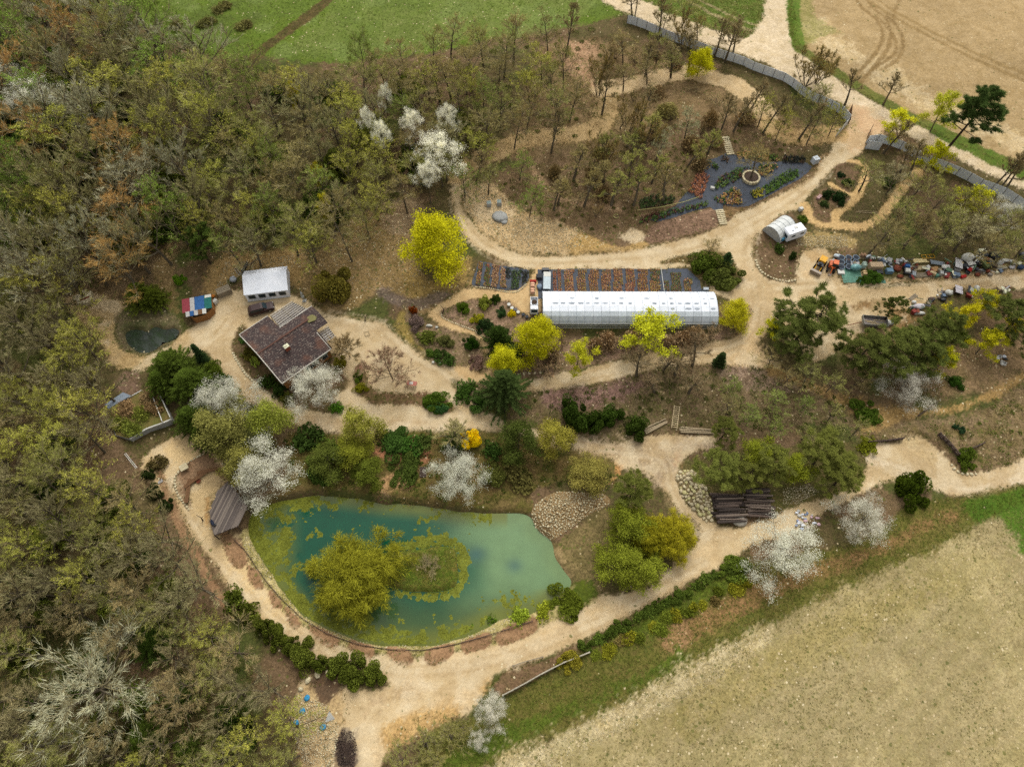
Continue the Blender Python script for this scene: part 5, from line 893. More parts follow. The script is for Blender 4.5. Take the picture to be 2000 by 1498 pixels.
M_ = lambda n, c, c2=None, **k: surf(n, K(*c), K(*c2) if c2 else None, **k)
ROOF = M_('roof_tiles', (86,66,64), (64,50,50), scale=1.6, rough=.9, fine=.35); TRIM = M_('pale_trim', (206,200,186)); WOODO = M_('orange_wood', (150,104,58), scale=3); TEAL = M_('teal_paint', (40,112,104)); STUCCO = M_('stucco', (168,150,120))
PWOOD = M_('pale_wood', (196,178,140), (160,140,104), scale=3); GWOOD = M_('grey_wood', (150,138,116), (120,108,90), scale=4); DWOOD = M_('dark_wood', (92,76,66), (70,58,52), scale=4); BWOOD = M_('brown_wood', (126,92,62), scale=3)
WHITE = M_('white_plastic', (236,238,242), (222,226,232), scale=.8, rough=.5, fine=.04); OFFW = M_('off_white', (214,212,202), scale=2); GREY = M_('grey_metal', (150,156,160), (128,134,138), scale=1.5, rough=.5, metal=.2); DGREY = M_('dark_grey', (62,64,68)); BLACK = M_('black_plastic', (34,35,38), rough=.5, spec=.4)
GLASS = surf('dark_glass', K(40,54,58), K(32,44,48), rough=.3, spec=.3, fine=.02); RUBBER = M_('rubber', (30,30,31)); CHROME = surf('chrome', K(180,182,184), rough=.25, metal=.9); RED = M_('red_paint', (176,44,40)); BLUE = M_('blue_sheet', (52,96,150)); YELP = M_('yellow_paint', (226,166,24), rough=.5); ORAP = M_('orange_paint', (222,112,60), rough=.5); STEEL = M_('worn_steel', (150,138,124), metal=.3, rough=.5)
TERRA = M_('terracotta', (200,136,98), (178,116,82)); STONE = M_('pale_stone', (214,202,168), (182,166,128), scale=1.2, fine=.2, bump=.5); STONE2 = M_('grey_stone', (204,190,156), (176,160,124), scale=1.2, fine=.2); SLATE = M_('slate_mat', (82,87,96), (70,75,83), scale=.8, fine=.1); SHEETR = M_('red_sheet', (150,64,72)); SHEETW = M_('pale_sheet', (190,186,182)); CONC = M_('concrete', (176,176,172), (150,150,144), scale=1.2)
TARPG = M_('green_tarp', (92,140,120), (74,116,98), scale=1.5, rough=.6); PINKB = M_('pink_sack', (226,180,150), (206,156,124), scale=2); PETR = M_('petrol_tarp', (62,120,124), (150,190,186), scale=.9, rough=.35); RUST = M_('rust', (130,66,40), (96,54,40), scale=3); CREAM = M_('cream_paint', (224,222,190))

# ---------------------------------------------------------------- the house
hz0 = -0.1; EA = 2.7
A, B, C_ = (474, 650), (552, 748), (645.5, 682)
pa, pb, pc = (np.array(at_z(*q, hz0+EA)) for q in (A, B, C_)); ua = math.atan2(*(pc-pb)[::-1])
HF = Fr(pb, ua, hz0); house = thing('house', 'bungalow with dark purple-brown tiled roof behind the white cherry', 'house', (pb[0], pb[1], hz0), ua)
D = HF.loc(*A, EA)[1]; Lx = HF.loc(*C_, EA)[0]; nl = HF.loc(525, 616, EA)[0]; n1y = HF.loc(548, 643, EA+.6)[1]; n1x = HF.loc(548, 643, EA+.6)[0]; rx = HF.loc(641, 636, EA+.3)[0]; tx = HF.loc(611, 602, EA+.4)
x0 = -.1; W1 = n1x; xe = Lx; xr = tx[0]; ymid = D*.50; RZ = 4.3; cut = HF.loc(621, 648, EA+.9)
slope = (RZ-EA)/(D-ymid)
def roofz(y): return RZ-abs(y-ymid)*slope
segs = [(x0, W1, 0.0, D), (W1, cut[0], 0.0, n1y), (cut[0], xe, 0.0, cut[1]), (cut[0], max(xr, cut[0]+1.2), cut[1]+.35, n1y)]
m = MB()
for a, b, y_0, y_1 in segs:                              # courses of tiles, each lapped over the next
    ys = [y for y in np.arange(0, D+.4, .42) if y_0 < y < y_1]; ys = [y_0]+[y for y in ys if y-y_0 > .1 and y_1-y > .1]+([ymid] if y_0 < ymid < y_1 else [])+[y_1]; ys = sorted(set(ys))
    for p, q in zip(ys[:-1], ys[1:]):
        lift0, lift1 = (.05, .0) if (p+q)/2 < ymid else (.0, .05)
        m.slab([(a, p, roofz(p)+lift0), (b, p, roofz(p)+lift0), (b, q, roofz(q)+lift1), (a, q, roofz(q)+lift1)], .07)
s = NT('roof_tile_lichen'); MATS['x'] = s.m
tc = s.n('TexCoord'); vo = s.n('TexVoronoi', Scale=5.5); s.l(tc.outputs['Object'], vo.inputs['Vector']); vs = s.n('SeparateColor'); s.l(vo.outputs['Color'], vs.inputs[0])
nn_ = s.n('TexNoise', Scale=.35, Detail=5.0); s.l(tc.outputs['Object'], nn_.inputs['Vector'])
c = s.mix(vs.outputs[1], K(72,55,50), K(46,37,36)); c = s.mix(s.math('MULTIPLY', s.math('GREATER_THAN', vs.outputs[0], .87), .42), c, K(150,136,122)); c = s.mix(s.math('MULTIPLY', s.ramp(nn_.outputs[0], .52, .7), .5), c, K(112,72,50))
s.l(c, s.b.inputs['Base Color']); s.b.inputs['Roughness'].default_value = .9
rf = m.build('roof', s.m, house)
m = MB().box(((W1+cut[0])/2, ymid+.0, RZ+.06), (cut[0]-W1+.4, .34, .14)); m.build('ridge_cap', M_('mossy_ridge', (98,68,56)), rf); MB().box(((x0+W1)/2, ymid, RZ+.05), (W1-x0, .3, .12)).build('ridge_cap', M_('mossy_ridge', (98,68,56)), rf)
cx, cy = HF.loc(560, 678, RZ+.5); ch = MB().box((cx, cy, RZ+.25), (.9, .7, 1.1)).build('chimney', M_('chimney_brick', (140,74,52), scale=4), rf); MB().box((cx, cy, RZ+.84), (1.0, .8, .1)).box((cx-.1, cy+.15, RZ+.95), (.5, .4, .15)).build('chimney_cap', CREAM, rf)
mx_, my_ = HF.loc(610, 626, RZ-.6); MB().blob((mx_, my_, roofz(my_)+.05), (1.9, 1.6, .25), 5).build('moss_patch', M_('moss', (128,122,76), scale=4), rf)
m = MB().box(((x0+xe)/2, .32, 1.25), (xe-x0-.6, .2, 2.6)).box((x0+.4, D/2, 1.25), (.2, D-.8, 2.6)).box((xe-.35, cut[1]/2, 1.25), (.2, cut[1]-.4, 2.6)).box(((x0+W1)/2, D-.35, 1.25), (W1-x0-.6, .2, 2.6)).box(((W1+cut[0])/2, n1y-.3, 1.25), (cut[0]-W1, .2, 2.6)); m.build('wall', WOODO, house)
for a, b, zz in (((x0-.05, -.06), (xe+.05, -.06), roofz(0)), ((x0-.06, 0), (x0-.06, D), None), ((x0, D+.06), (W1, D+.06), roofz(D)), ((W1, n1y+.06), (xr, n1y+.06), roofz(n1y)), ((xe+.06, 0), (xe+.06, cut[1]), None)):
    m = MB()
    if zz is not None: m.rod((*a, zz), (*b, zz), .1, 6)
    else:
        for y_0, y_1 in ((a[1], min(ymid, b[1])), (ymid, b[1])):
            if y_1 > y_0+.1: m.rod((a[0], y_0, roofz(y_0)+.03), (a[0], y_1, roofz(y_1)+.03), .09, 6)
    m.build('gutter', TRIM, house)
MB().box((xe-2.4, .2, 2.2), (3.6, .06, .5)).build('fascia', TEAL, house)
for wx in (xe-1.5, xe-3.4, 3.0, 6.0):
    w_ = MB().box((wx, .2, 1.35), (1.2, .08, 1.1)).build('window', TRIM, house); MB().box((wx, .15, 1.35), (1.0, .05, .9)).build('pane', GLASS, w_)
dr = MB().box((xe*.5, .2, 1.05), (.95, .08, 2.1)).build('door', TEAL, house); MB().box((xe*.5+.35, .13, 1.05), (.12, .06, .05)).build('handle', CHROME, dr)
def pergola(label, pxs, h, n, extra=0):
    q = [at_z(*p, hz0+h) for p in pxs]; o = q[0]; t = thing('pergola', label, 'pergola', (o[0], o[1], hz0))
    L = [(a-o[0], b-o[1]) for a, b in q]
    for i in range(n):
        k = i/(n-1); a = [L[0][j]*(1-k)+L[3][j]*k for j in (0, 1)]; b = [L[1][j]*(1-k)+L[2][j]*k for j in (0, 1)]
        MB().rod((*a, h+.05*i/n), (*b, h), .07, 4).build('rafter', TRIM, t)
    for k in (.02, .5, .98): MB().rod((*[L[0][j]*(1-k)+L[1][j]*k for j in (0, 1)], h-.1), (*[L[3][j]*(1-k)+L[2][j]*k for j in (0, 1)], h-.1), .06, 4).build('beam', GWOOD, t)
    for a in L: MB().rod((*a, -.4), (*a, h-.1), .07, 6).build('post', GWOOD, t)
    m = MB(); m.slab([(*L[0], h-.22), (*L[1], h-.22), (*L[2], h-.22), (*L[3], h-.22)], .02); m.build('glazing', surf('old_glazing', K(150,148,150), K(116,108,112), scale=1.5, alpha=.55, fine=.2), t)
pergola('white-raftered glazed pergola between the house and the dark car', [(528,616.5),(571,589),(599,602),(548,642)], 2.5, 8); pergola('small grey slatted lean-to on the right side of the house', [(622,650),(641,638),(655,656),(636,669)], 2.5, 6)
# ---------------------------------------------------------------- white marquee with four windows
z0 = float(G(525, 580)[2]); p0 = at_z(485, 589, z0); p1 = at_z(567, 579, z0); ang = math.atan2(p1[1]-p0[1], p1[0]-p0[0]); TF = Fr(p0, ang, z0)
t = thing('marquee_shed', 'white tent-roofed shed with four dark windows above the car', 'shed', (*p0, z0), ang); Lw = math.hypot(p1[0]-p0[0], p1[1]-p0[1]); Dp = TF.loc(518, 528, 2.2)[1]; E2, R2 = 2.2, 3.5; yr = Dp*.68
m = MB().slab([(-.15, -.12, E2), (Lw+.15, -.12, E2), (Lw+.15, yr, R2), (-.15, yr, R2)], .05); m.build('roof', WHITE, t); MB().slab([(-.15, yr, R2), (Lw+.15, yr, R2), (Lw+.15, Dp+.12, E2+.3), (-.15, Dp+.12, E2+.3)], .05).build('roof', WHITE, t)
MB().box((Lw/2, 0, E2/2), (Lw, .06, E2)).box((Lw/2, Dp, E2/2+.1), (Lw, .06, E2+.2)).build('wall', WHITE, t)
for x in (0, Lw): MB().add([(x-.03, 0, 0), (x-.03, Dp, 0), (x-.03, Dp, E2+.25), (x-.03, yr, R2-.06), (x-.03, 0, E2-.05), (x+.03, 0, 0), (x+.03, Dp, 0), (x+.03, Dp, E2+.25), (x+.03, yr, R2-.06), (x+.03, 0, E2-.05)], [(4,3,2,1,0), (5,6,7,8,9), (0,1,6,5), (1,2,7,6), (2,3,8,7), (3,4,9,8), (4,0,5,9)]).build('end_wall', WHITE, t)
for i in range(4):
    x = Lw*(.14+.24*i); w_ = MB().box((x, -.05, 1.3), (1.45, .05, 1.2)).build('window', OFFW, t); MB().box((x, -.09, 1.3), (1.25, .04, 1.0)).build('pane', GLASS, w_)
MB().box((Lw/2, -.08, .06), (Lw+.2, .14, .12)).build('skirting', OFFW, t)
# ---------------------------------------------------------------- dark car
def wheel(t, x, y, r=.36, w_=.26, name='wheel'):
    o = MB().rod((x, y-w_/2, r), (x, y+w_/2, r), r, 14).build(name, RUBBER, t); MB().rod((x, y-w_/2-.01, r), (x, y+w_/2+.01, r), r*.58, 10).build('rim', CHROME, o)
a_ = wang((491, 604), (533, 592)); x, y, z = G(512, 607); car = thing('parked_car', 'dark brown estate car parked below the white shed', 'car', (x, y, z), a_)
CARP = surf('car_paint', K(66,46,42), K(54,38,36), scale=.6, rough=.5, spec=.25, fine=.03)
def hull(st): 
    m = MB(); V = []; F = []
    for xx, hw, zb, zt in st: V += [(xx, -hw, zb), (xx, hw, zb), (xx, hw, zb+(zt-zb)*.7), (xx, hw*.9, zt), (xx, -hw*.9, zt), (xx, -hw, zb+(zt-zb)*.7)]
    for i in range(len(st)-1):
        for j in range(6): F.append((i*6+j, i*6+(j+1) % 6, i*6+6+(j+1) % 6, i*6+6+j))
    F += [tuple(range(5, -1, -1)), tuple(range((len(st)-1)*6, len(st)*6))]; return m.add(V, [f[::-1] for f in F])
hull([(-2.45,.82,.45,.9),(-2.35,.92,.35,1.05),(-1.6,.95,.32,1.08),(1.0,.95,.32,1.06),(1.9,.92,.34,1.0),(2.35,.85,.38,.88),(2.48,.7,.45,.72)]).build('body', CARP, car)
hull([(-2.3,.78,1.0,1.12),(-2.0,.8,1.0,1.62),(-1.6,.8,1.0,1.7),(.1,.8,1.0,1.68),(.5,.78,1.0,1.6),(1.15,.74,1.0,1.08)]).build('cabin', CARP, car)
MB().slab([(.53,-.66,1.63),(1.2,-.66,1.1),(1.2,.66,1.1),(.53,.66,1.63)], .03).build('windscreen', GLASS, car)
for sgn in (-1, 1):
    MB().box((-.75, sgn*.80, 1.34), (2.3, .03, .4)).build('side_window', GLASS, car); MB().box((.75, sgn*1.02, 1.1), (.16, .18, .14)).build('mirror', CARP, car); MB().box((2.38, sgn*.62, .75), (.16, .3, .16)).build('headlight', OFFW, car); MB().box((0, sgn*.97, .35), (2.6, .1, .08)).build('side_step', STEEL, car)
    for wx in (-1.5, 1.5): wheel(car, wx, sgn*.84)
MB().box((2.45,0,.5),(.12,1.4,.2)).build('bumper', BLACK, car); MB().box((-2.45,0,.55),(.12,1.5,.22)).build('bumper', BLACK, car)
# ---------------------------------------------------------------- patchwork shed
z0 = float(G(395, 620)[2]); fr = [(356,586.5),(413,576),(415,598),(401,612),(373,620),(364,612)]; H_ = 2.3; q = [at_z(*p, z0+H_) for p in fr]; o = (q[4][0], q[4][1]); sang = math.atan2(q[1][1]-q[0][1], q[1][0]-q[0][0])
t = thing('patchwork_shed', 'small wooden shed with red, grey, blue and teal roof sheets', 'shed', (*o, z0), sang); SF = Fr(o, sang, z0); Q = [SF.loc(*p, H_) for p in fr]
inn = [(a*.9+sum(v[0] for v in Q)/6*.1, b*.9+sum(v[1] for v in Q)/6*.1) for a, b in Q]
for i in range(6):
    a, b = inn[i], inn[(i+1) % 6]; MB().rod((*a, 0), (*a, H_-.15), .08, 4).build('post', BWOOD, t); dx, dy = b[0]-a[0], b[1]-a[1]; MB().box(((a[0]+b[0])/2, (a[1]+b[1])/2, .85), (math.hypot(dx, dy), .06, 1.7), math.atan2(dy, dx)).build('wall', WOODO, t)
xa, xb = Q[0][0], Q[1][0]; yt, yb = Q[0][1], Q[5][1]
for f0, f1, mt in ((0,.26,SHEETR),(.265,.42,SHEETW),(.425,.75,BLUE),(.755,1,TEAL)):
    X0, X1 = xa+(xb-xa)*f0, xa+(xb-xa)*f1; m = MB(); n = max(2, int((X1-X0)/.25))
    for i in range(n):
        u0, u1 = X0+(X1-X0)*i/n, X0+(X1-X0)*(i+1)/n; m.slab([(u0, yb+.2, H_+.02*(i % 2)), (u1, yb+.2, H_+.02*(i % 2)), (u1, yt, H_+.25+.02*(i % 2)), (u0, yt, H_+.25+.02*(i % 2))], .03)
    m.build('roof_sheet', mt, t)
for i, mt in enumerate((SHEETW, BLUE, SHEETW, BWOOD, OFFW)):
    k0, k1 = i/5, (i+1)/5; X0, X1 = xa+.6+(Q[3][0]-xa-.4)*k0, xa+.55+(Q[3][0]-xa-.4)*k1; MB().slab([(X0, yb-.75, H_-.12), (X1, yb-.75, H_-.12), (X1, yb+.28, H_+.08), (X0, yb+.28, H_+.08)], .03).build('roof_sheet', mt, t)
MB().slab([(xb-1.2, yt-.65, H_+.24), (xb, yt-.65, H_+.24), (xb, yt-.02, H_+.3), (xb-1.2, yt-.02, H_+.3)], .02).build('roof_sheet', OFFW, t)
# ---------------------------------------------------------------- earth-roofed building
rz_ = -.35; er = [(209,800),(240,780),(277,763),(303,768),(316,776),(336,819),(320,826),(287,838),(254,858),(225,850)]; q = [at_z(*p, rz_) for p in er]; o = q[6]
t = thing('earth_roof_building', 'earth-covered flat building with white edge rail above the plaza', 'building', (o[0], o[1], rz_-3.4)); L = [(a-o[0], b-o[1]) for a, b in q]
MB().prism(L, 0, 3.32).build('wall', CONC, t); MB().prism([(a*.985, b*.985) for a, b in L], 3.3, 3.42).build('roof', surf('earth_roof', K(122,100,60), K(88,98,38), scale=.5, fine=.4, rough=.98), t)
def path3(pts, z): return [(a-o[0], b-o[1], z) for a, b in (at_z(*p, rz_) for p in pts)]
for i, (a, b) in enumerate(zip(path3([(254,858),(287,838),(320,826),(336,819)], 3.5)[:-1], path3([(254,858),(287,838),(320,826),(336,819)], 3.5)[1:])): MB().rod(a, b, .16, 4).build('coping', OFFW, t)
for a, b in (((336,819),(316,776)), ((320,826),(302,779))):
    p, r_ = path3([a], 3.45)[0], path3([b], 3.45)[0]; MB().rod((*p[:2], 4.1), (*r_[:2], 4.1), .09, 4).build('rail', OFFW, t)
    for k in range(6): MB().rod(tuple(p[j]*(1-k/5)+r_[j]*k/5 for j in range(3)), (p[0]*(1-k/5)+r_[0]*k/5, p[1]*(1-k/5)+r_[1]*k/5, 4.1), .05, 4).build('baluster', OFFW, t)
a, b = path3([(212,800)], 3.48)[0], path3([(277,763)], 3.48)[0]; MB().rod(a, b, .12, 4).build('coping', OFFW, t)
q = [at_z(*p, rz_+.5) for p in ((205,790),(240,766),(256,773),(212,799))]; o2 = q[0]; t = thing('metal_lean_to', 'flat blue-grey metal roof at the corner of the earth building', 'roof', (o2[0], o2[1], rz_)); MB().slab([(a-o2[0], b-o2[1], .5+.1*(i > 1)) for i, (a, b) in enumerate(q)], .06).build('roof', M_('blue_grey_metal', (140,150,160), (110,120,130), scale=2), t)
for a, b in q: MB().rod((a-o2[0], b-o2[1], -1.2), (a-o2[0], b-o2[1], .5), .06, 4).build('post', GWOOD, t)
# ---------------------------------------------------------------- wooden pavilion
z0 = -4.15; H_ = 2.5; pv = [(445,940),(425,958),(410,997),(411,1020),(418.5,1045),(465,1027),(484,988.5)]; q = [at_z(*p, z0+H_) for p in pv]; o = q[4]; pa_ = wang((430,1040), (468,962), z0+H_)
t = thing('wooden_pavilion', 'open pavilion with grey plank roof on the pond corner', 'pavilion', (o[0], o[1], z0), pa_); PF = Fr(o, pa_, z0); L = [PF.loc(*p, H_) for p in pv]; ymin, ymax = min(p[1] for p in L), max(p[1] for p in L); n = 30
def span(y):
    xs = []
    for i in range(len(L)):
        (ax, ay), (bx, by) = L[i], L[(i+1) % len(L)]
        if (ay-y)*(by-y) <= 0 and ay != by: xs.append(ax+(bx-ax)*(y-ay)/(by-ay))
    return (min(xs), max(xs)) if len(xs) > 1 else None
PL = [M_('plank_grey%d' % i, c, scale=2, stretch=(.4, 4, 1)) for i, c in enumerate(((122,110,100),(108,98,90),(136,124,112),(98,88,82)))]
for i in range(n):
    yy = ymin+(ymax-ymin)*(i+.5)/n; sp_ = span(yy)
    if sp_ and sp_[1]-sp_[0] > .3: MB().box(((sp_[0]+sp_[1])/2+rnd.uniform(-.06, .06), yy, H_+rnd.uniform(0, .025)), (sp_[1]-sp_[0], (ymax-ymin)/n*.93, .05), 0, rnd.uniform(-.03, .03)).build('plank', rnd.choice(PL), t)
for a in L: MB().rod((*[v*.94 for v in a], -.3), (*[v*.94 for v in a], H_-.05), .1, 6).build('post', DWOOD, t)
for i in range(len(L)): MB().rod((*[v*.95 for v in L[i]], H_-.14), (*[v*.95 for v in L[(i+1) % 7]], H_-.14), .08, 4).build('beam', DWOOD, t)
bx, by = at_z(414, 1020, z0+H_+.3); t = thing('dark_bundle', 'small dark blue bundle lying on the pavilion roof corner', 'bundle', (bx, by, z0+H_+.05), R(-55)); MB().blob((0,0,.2),(1.3,.5,.45),3,1,.25).build('bag', M_('navy_cloth', (38,44,60)), t); MB().blob((.6,.2,.16),(.5,.4,.3),4,1,.3).build('bag', BLACK, t)
# ---------------------------------------------------------------- greenhouse
z0 = 0.0; a0, a1 = at_z(1060, 641, z0), at_z(1398, 642, z0); ga = math.atan2(a1[1]-a0[1], a1[0]-a0[0]); GL = math.hypot(a1[0]-a0[0], a1[1]-a0[1]); t = thing('polytunnel_greenhouse', 'long white film greenhouse beside the rows of pots', 'greenhouse', (*a0, z0), ga); GW = 7.6
prof = [(0,0),(0,1.55),(.35,2.05),(1.0,2.7),(1.9,3.0),(3.0,3.2),(4.2,3.25),(5.4,3.1),(6.4,2.75),(7.1,2.25),(7.5,1.6),(7.6,0)]
FILM = surf('greenhouse_film', K(240,244,250), K(224,230,238), scale=.9, rough=.45, fine=.1, spec=.4, alpha=.9); SIDE = surf('side_film', K(168,178,176), K(140,152,148), scale=1.2, rough=.35, alpha=.5, fine=.2, stretch=(3, 1, .4)); MIDF = surf('thin_film', K(224,230,234), K(196,206,210), scale=.9, rough=.4, alpha=.72, fine=.15, stretch=(2.5, 1, .6))
NB = 21
for i in range(NB):
    xa, xb = GL*i/NB, GL*(i+1)/NB; xm = (xa+xb)/2
    for nm, rg, mt in (('side_panel', (0, 1), SIDE), ('lower_film', (1, 4), MIDF), ('roof_film', (4, 11), FILM)):
        m = MB()
        for j in range(*rg):
            (y_0, z_0), (y_1, z_1) = prof[j], prof[j+1]; sg = .0 if j == 0 else -.012
            m.add([(xa, y_0, z_0), (xm, y_0, z_0+sg), (xm, y_1, z_1+sg), (xa, y_1, z_1)], [(0,1,2,3)]); m.add([(xm, y_0, z_0+sg), (xb, y_0, z_0), (xb, y_1, z_1), (xm, y_1, z_1+sg)], [(0,1,2,3)])
        m.build(nm, mt, t)
for i in range(NB+1):
    x = GL*i/NB; m = MB()
    for j in range(len(prof)-1): m.rod((x, prof[j][0], prof[j][1]+.015), (x, prof[j+1][0], prof[j+1][1]+.015), .026, 4)
    m.build('hoop', GREY, t)
for zz, yy in ((1.55, -.02), (.9, -.03), (.1, -.03)): MB().rod((0, yy, zz), (GL, yy, zz), .04, 4).build('rail', OFFW, t)
for x in (0, GL): MB().add([(x, *p) for p in prof], [tuple(range(len(prof)))]).build('end_wall', MIDF, t)
MB().box((GL+.03, GW/2, 1.05), (.05, 1.8, 2.1)).build('door', SHEETW, t)
PATCH = M_('bare_film', (136,144,152), (168,176,184), scale=1.5)
for i in range(1, NB):
    rows = (5, 6) if (i % 3 == 0 or i > 15) else (5,)
    if i > 14: rows = (4, 5, 6)
    for r_ in rows:
        if rnd.random() < .12: continue
        (y_0, z_0), (y_1, z_1) = prof[r_], prof[r_+1]; yc, zc_ = (y_0+y_1)/2, (z_0+z_1)/2; sl = math.atan2(z_1-z_0, y_1-y_0); wv = rnd.uniform(.35, .62); hv = rnd.uniform(.10, .24); x = GL*(i+.5)/NB-GL/NB*.5+rnd.uniform(.6, .9)
        MB().add([(x+wv*math.cos(u), yc+hv*math.sin(u)*math.cos(sl), zc_+.03+hv*math.sin(u)*math.sin(sl)) for u in np.linspace(0, 6.283, 10, endpoint=False)], [tuple(range(10))]).build('film_patch', PATCH, t)
# ---------------------------------------------------------------- ground mats and pot rows
def drape(name, label, cat, poly, mat, up=.03, st=.2, th=.02):
    g = np.array([gpt(*p)[:2] for p in poly]); lo = g.min(0)-st; hi = g.max(0)+st; xs = np.arange(lo[0], hi[0], st); ys = np.arange(lo[1], hi[1], st); x, y = np.meshgrid(xs, ys, indexing='ij'); ci, cj = np.where(inpoly(x[:-1, :-1]+st/2, y[:-1, :-1]+st/2, g))
    v = np.arange(x.size).reshape(x.shape); qd = np.stack([v[ci, cj], v[ci+1, cj], v[ci+1, cj+1], v[ci, cj+1]], 1); u, inv = np.unique(qd, return_inverse=True); xx, yy = x.ravel()[u], y.ravel()[u]
    o = link(name, mesh_np(name, np.stack([xx, yy, hz(xx, yy)+up], 1), inv.reshape(qd.shape), mat, True))
    if cat: o['label'] = label; o['category'] = cat
    else: o['kind'] = 'structure'
    return o
drape('weed_mat', 'dark slate ground mat above the white greenhouse', 'mat', [(1050,527),(1343,525),(1366,547),(1371,566),(1386,577),(1386,584),(1052,584)], SLATE)
drape('weed_mat', 'dark slate ground mat beside the yellow maple', 'mat', [(935,510),(958,514),(977,519),(999,522),(1033,528),(1034,539),(1030,550),(1012,567),(994,567),(972,565),(958,561),(923,558),(922,550),(930,527)], SLATE)
drape('weed_mat', 'branching slate-blue ground mat of the nursery plot', 'mat', [(1377,315),(1401,308),(1416,300),(1435,302),(1480,318),(1530,316),(1575,318),(1586,326),(1578,337),(1560,351),(1525,369),(1492,388),(1462,403),(1440,405),(1413,400),(1412,411),(1395,411),(1386,405),(1357,412),(1320,424),(1285,434),(1270,430),(1320,402),(1335,382),(1345,373),(1360,345)], SLATE)
HEX = [2*math.pi*i/6 for i in range(6)]
def pots(name, label, poly, gap, potc, cols, r=.13, h=.2, lf=6, ls=.1, hh=.18, skip=.03, seed=0, cat='potted plants'):
    """rows of plant pots; too small to pick apart singly"""
    g = np.random.default_rng(seed+len(label)); gp = np.array([gpt(*p)[:2] for p in poly]); c0 = gp.mean(0); e = gp[1]-gp[0]; a = math.atan2(e[1], e[0]); ca, sa = math.cos(a), math.sin(a)
    ext = np.abs(gp-c0).max()*1.5; us = np.arange(-ext, ext, gap); U, V_ = np.meshgrid(us, us, indexing='ij'); x = (c0[0]+U*ca-V_*sa).ravel(); y = (c0[1]+U*sa+V_*ca).ravel(); ok = inpoly(x, y, gp) & (g.random(x.size) > skip); x, y = x[ok], y[ok]; n = len(x)
    if not n: return
    x = x+g.normal(0, gap*.06, n); y = y+g.normal(0, gap*.06, n); z = hz(x, y); V = []; F4 = []; mi = []
    ring = lambda rr, zz: np.stack([np.stack([x+rr*math.cos(t), y+rr*math.sin(t), z+zz], 1) for t in HEX], 1)
    V = np.concatenate([ring(r*.8, .02), ring(r, h), ring(r*.75, h-.04)], 1).reshape(-1, 3); b = (np.arange(n)*18)[:, None]; j = np.arange(6)[None]; j1 = (j+1) % 6
    F = [np.stack([b+o_+j, b+o_+j1, b+o_+6+j1, b+o_+6+j], -1).reshape(-1, 4) for o_ in (0, 6)]; nq = len(F[0])*2
    soil = np.stack([b[:, 0]+12, b[:, 0]+13, b[:, 0]+14, b[:, 0]+15], 1); soil2 = np.stack([b[:, 0]+12, b[:, 0]+15, b[:, 0]+16, b[:, 0]+17], 1)
    p = np.repeat(np.stack([x, y, z+h], 1), lf, 0)+g.normal(size=(n*lf, 3))*np.array([r*.75, r*.75, 0])+np.stack([np.zeros(n*lf), np.zeros(n*lf), g.uniform(0, hh, n*lf)], 1); lv, lq = leaves(p, np.full(n*lf, ls), g, .8)
    nm = len(cols); kk = (np.floor(fnoise(x, y, 1.6, seed+9)*nm*1.8+g.random(n)*.9) % nm).astype(int)
    me = mesh_np(name, np.concatenate([V, lv]), np.concatenate(F+[soil, soil2, lq+len(V)]), mats=[potc, SOIL]+[leafcol(c) for c in cols], midx=np.concatenate([np.zeros(nq), np.ones(2*n), 2+np.repeat(kk, lf)]))
    return link(name, me, label=label, category=cat, kind='stuff')
SOIL = M_('potting_soil', (74,58,44), scale=6)
def leafcol(c):
    return surf('leaf_%d_%d_%d' % c, K(*c, k=1.2), K(*c, k=.8), scale=4, rough=.8, fine=.3)
OCH = [(196,146,84),(186,150,78),(170,150,74),(204,156,108)]; RUS = [(192,130,92),(176,116,80),(164,136,76)]; GRE = [(84,112,44),(106,128,52),(70,96,40)]
for i, (a, b, yt, yb, cl, lb) in enumerate(((1081,1088,529,571,RUS,'leftmost narrow'),(1089.5,1097,527,572,RUS,'second narrow'),(1103.5,1121,527,571,OCH,'first wide'),(1128,1145,527,571,OCH,'second wide'),(1151,1169,527,571,OCH+RUS,'third wide'),(1175,1193,527,571,OCH,'fourth wide'),(1198,1216,526,571,OCH,'fifth wide'),(1222,1240,526,571,OCH+RUS,'sixth wide'),(1245,1265,526,571,OCH+RUS,'seventh wide'),(1269.5,1289,526,571,OCH+GRE,'eighth wide'),(1296,1308,548,571,OCH+GRE,'short ninth'),(1311,1330,533,571,GRE,'leafy green tenth'),(1336,1351,545,571,GRE+OCH,'short eleventh'))):
    pots('potted_plants', '%s row block of terracotta pots above the greenhouse' % lb, [(a, yb), (b, yb), (b-.5, yt), (a-.5, yt)], .36, TERRA, cl, seed=i)
for i, (pl, cl, lb) in enumerate((([(928,557),(938,558),(944,515),(936,511)], GRE+OCH, 'mixed pots at the left end of the mat by the maple'),([(944,558),(956,560),(958,516),(949,514)], GRE+RUS, 'second strip of mixed pots on the mat by the maple'),([(959,561),(972,563),(976,520),(963,516)], [(196,160,118),(176,144,92)], 'pale brown tray plants on the mat by the maple'),([(976,563),(989,565),(986,524),(979,521)], [(190,158,116),(150,140,70)], 'second strip of pale trays on the mat by the maple'),([(988,546),(996,548),(997,524),(988,523)], [(44,58,40),(36,46,34)], 'dark plants in the corner of the mat by the maple'),([(997,566),(1012,566),(1019,530),(1000,528)], GRE, 'bright green tray plants on the mat by the maple'),([(1019,556),(1028,549),(1033,532),(1021,530)], [(60,58,50),(50,64,40)], 'dark heather pots at the right end of the mat by the maple'))):
    pots('potted_plants', lb, pl, .32, TERRA if i < 4 else BLACK, cl, seed=20+i)
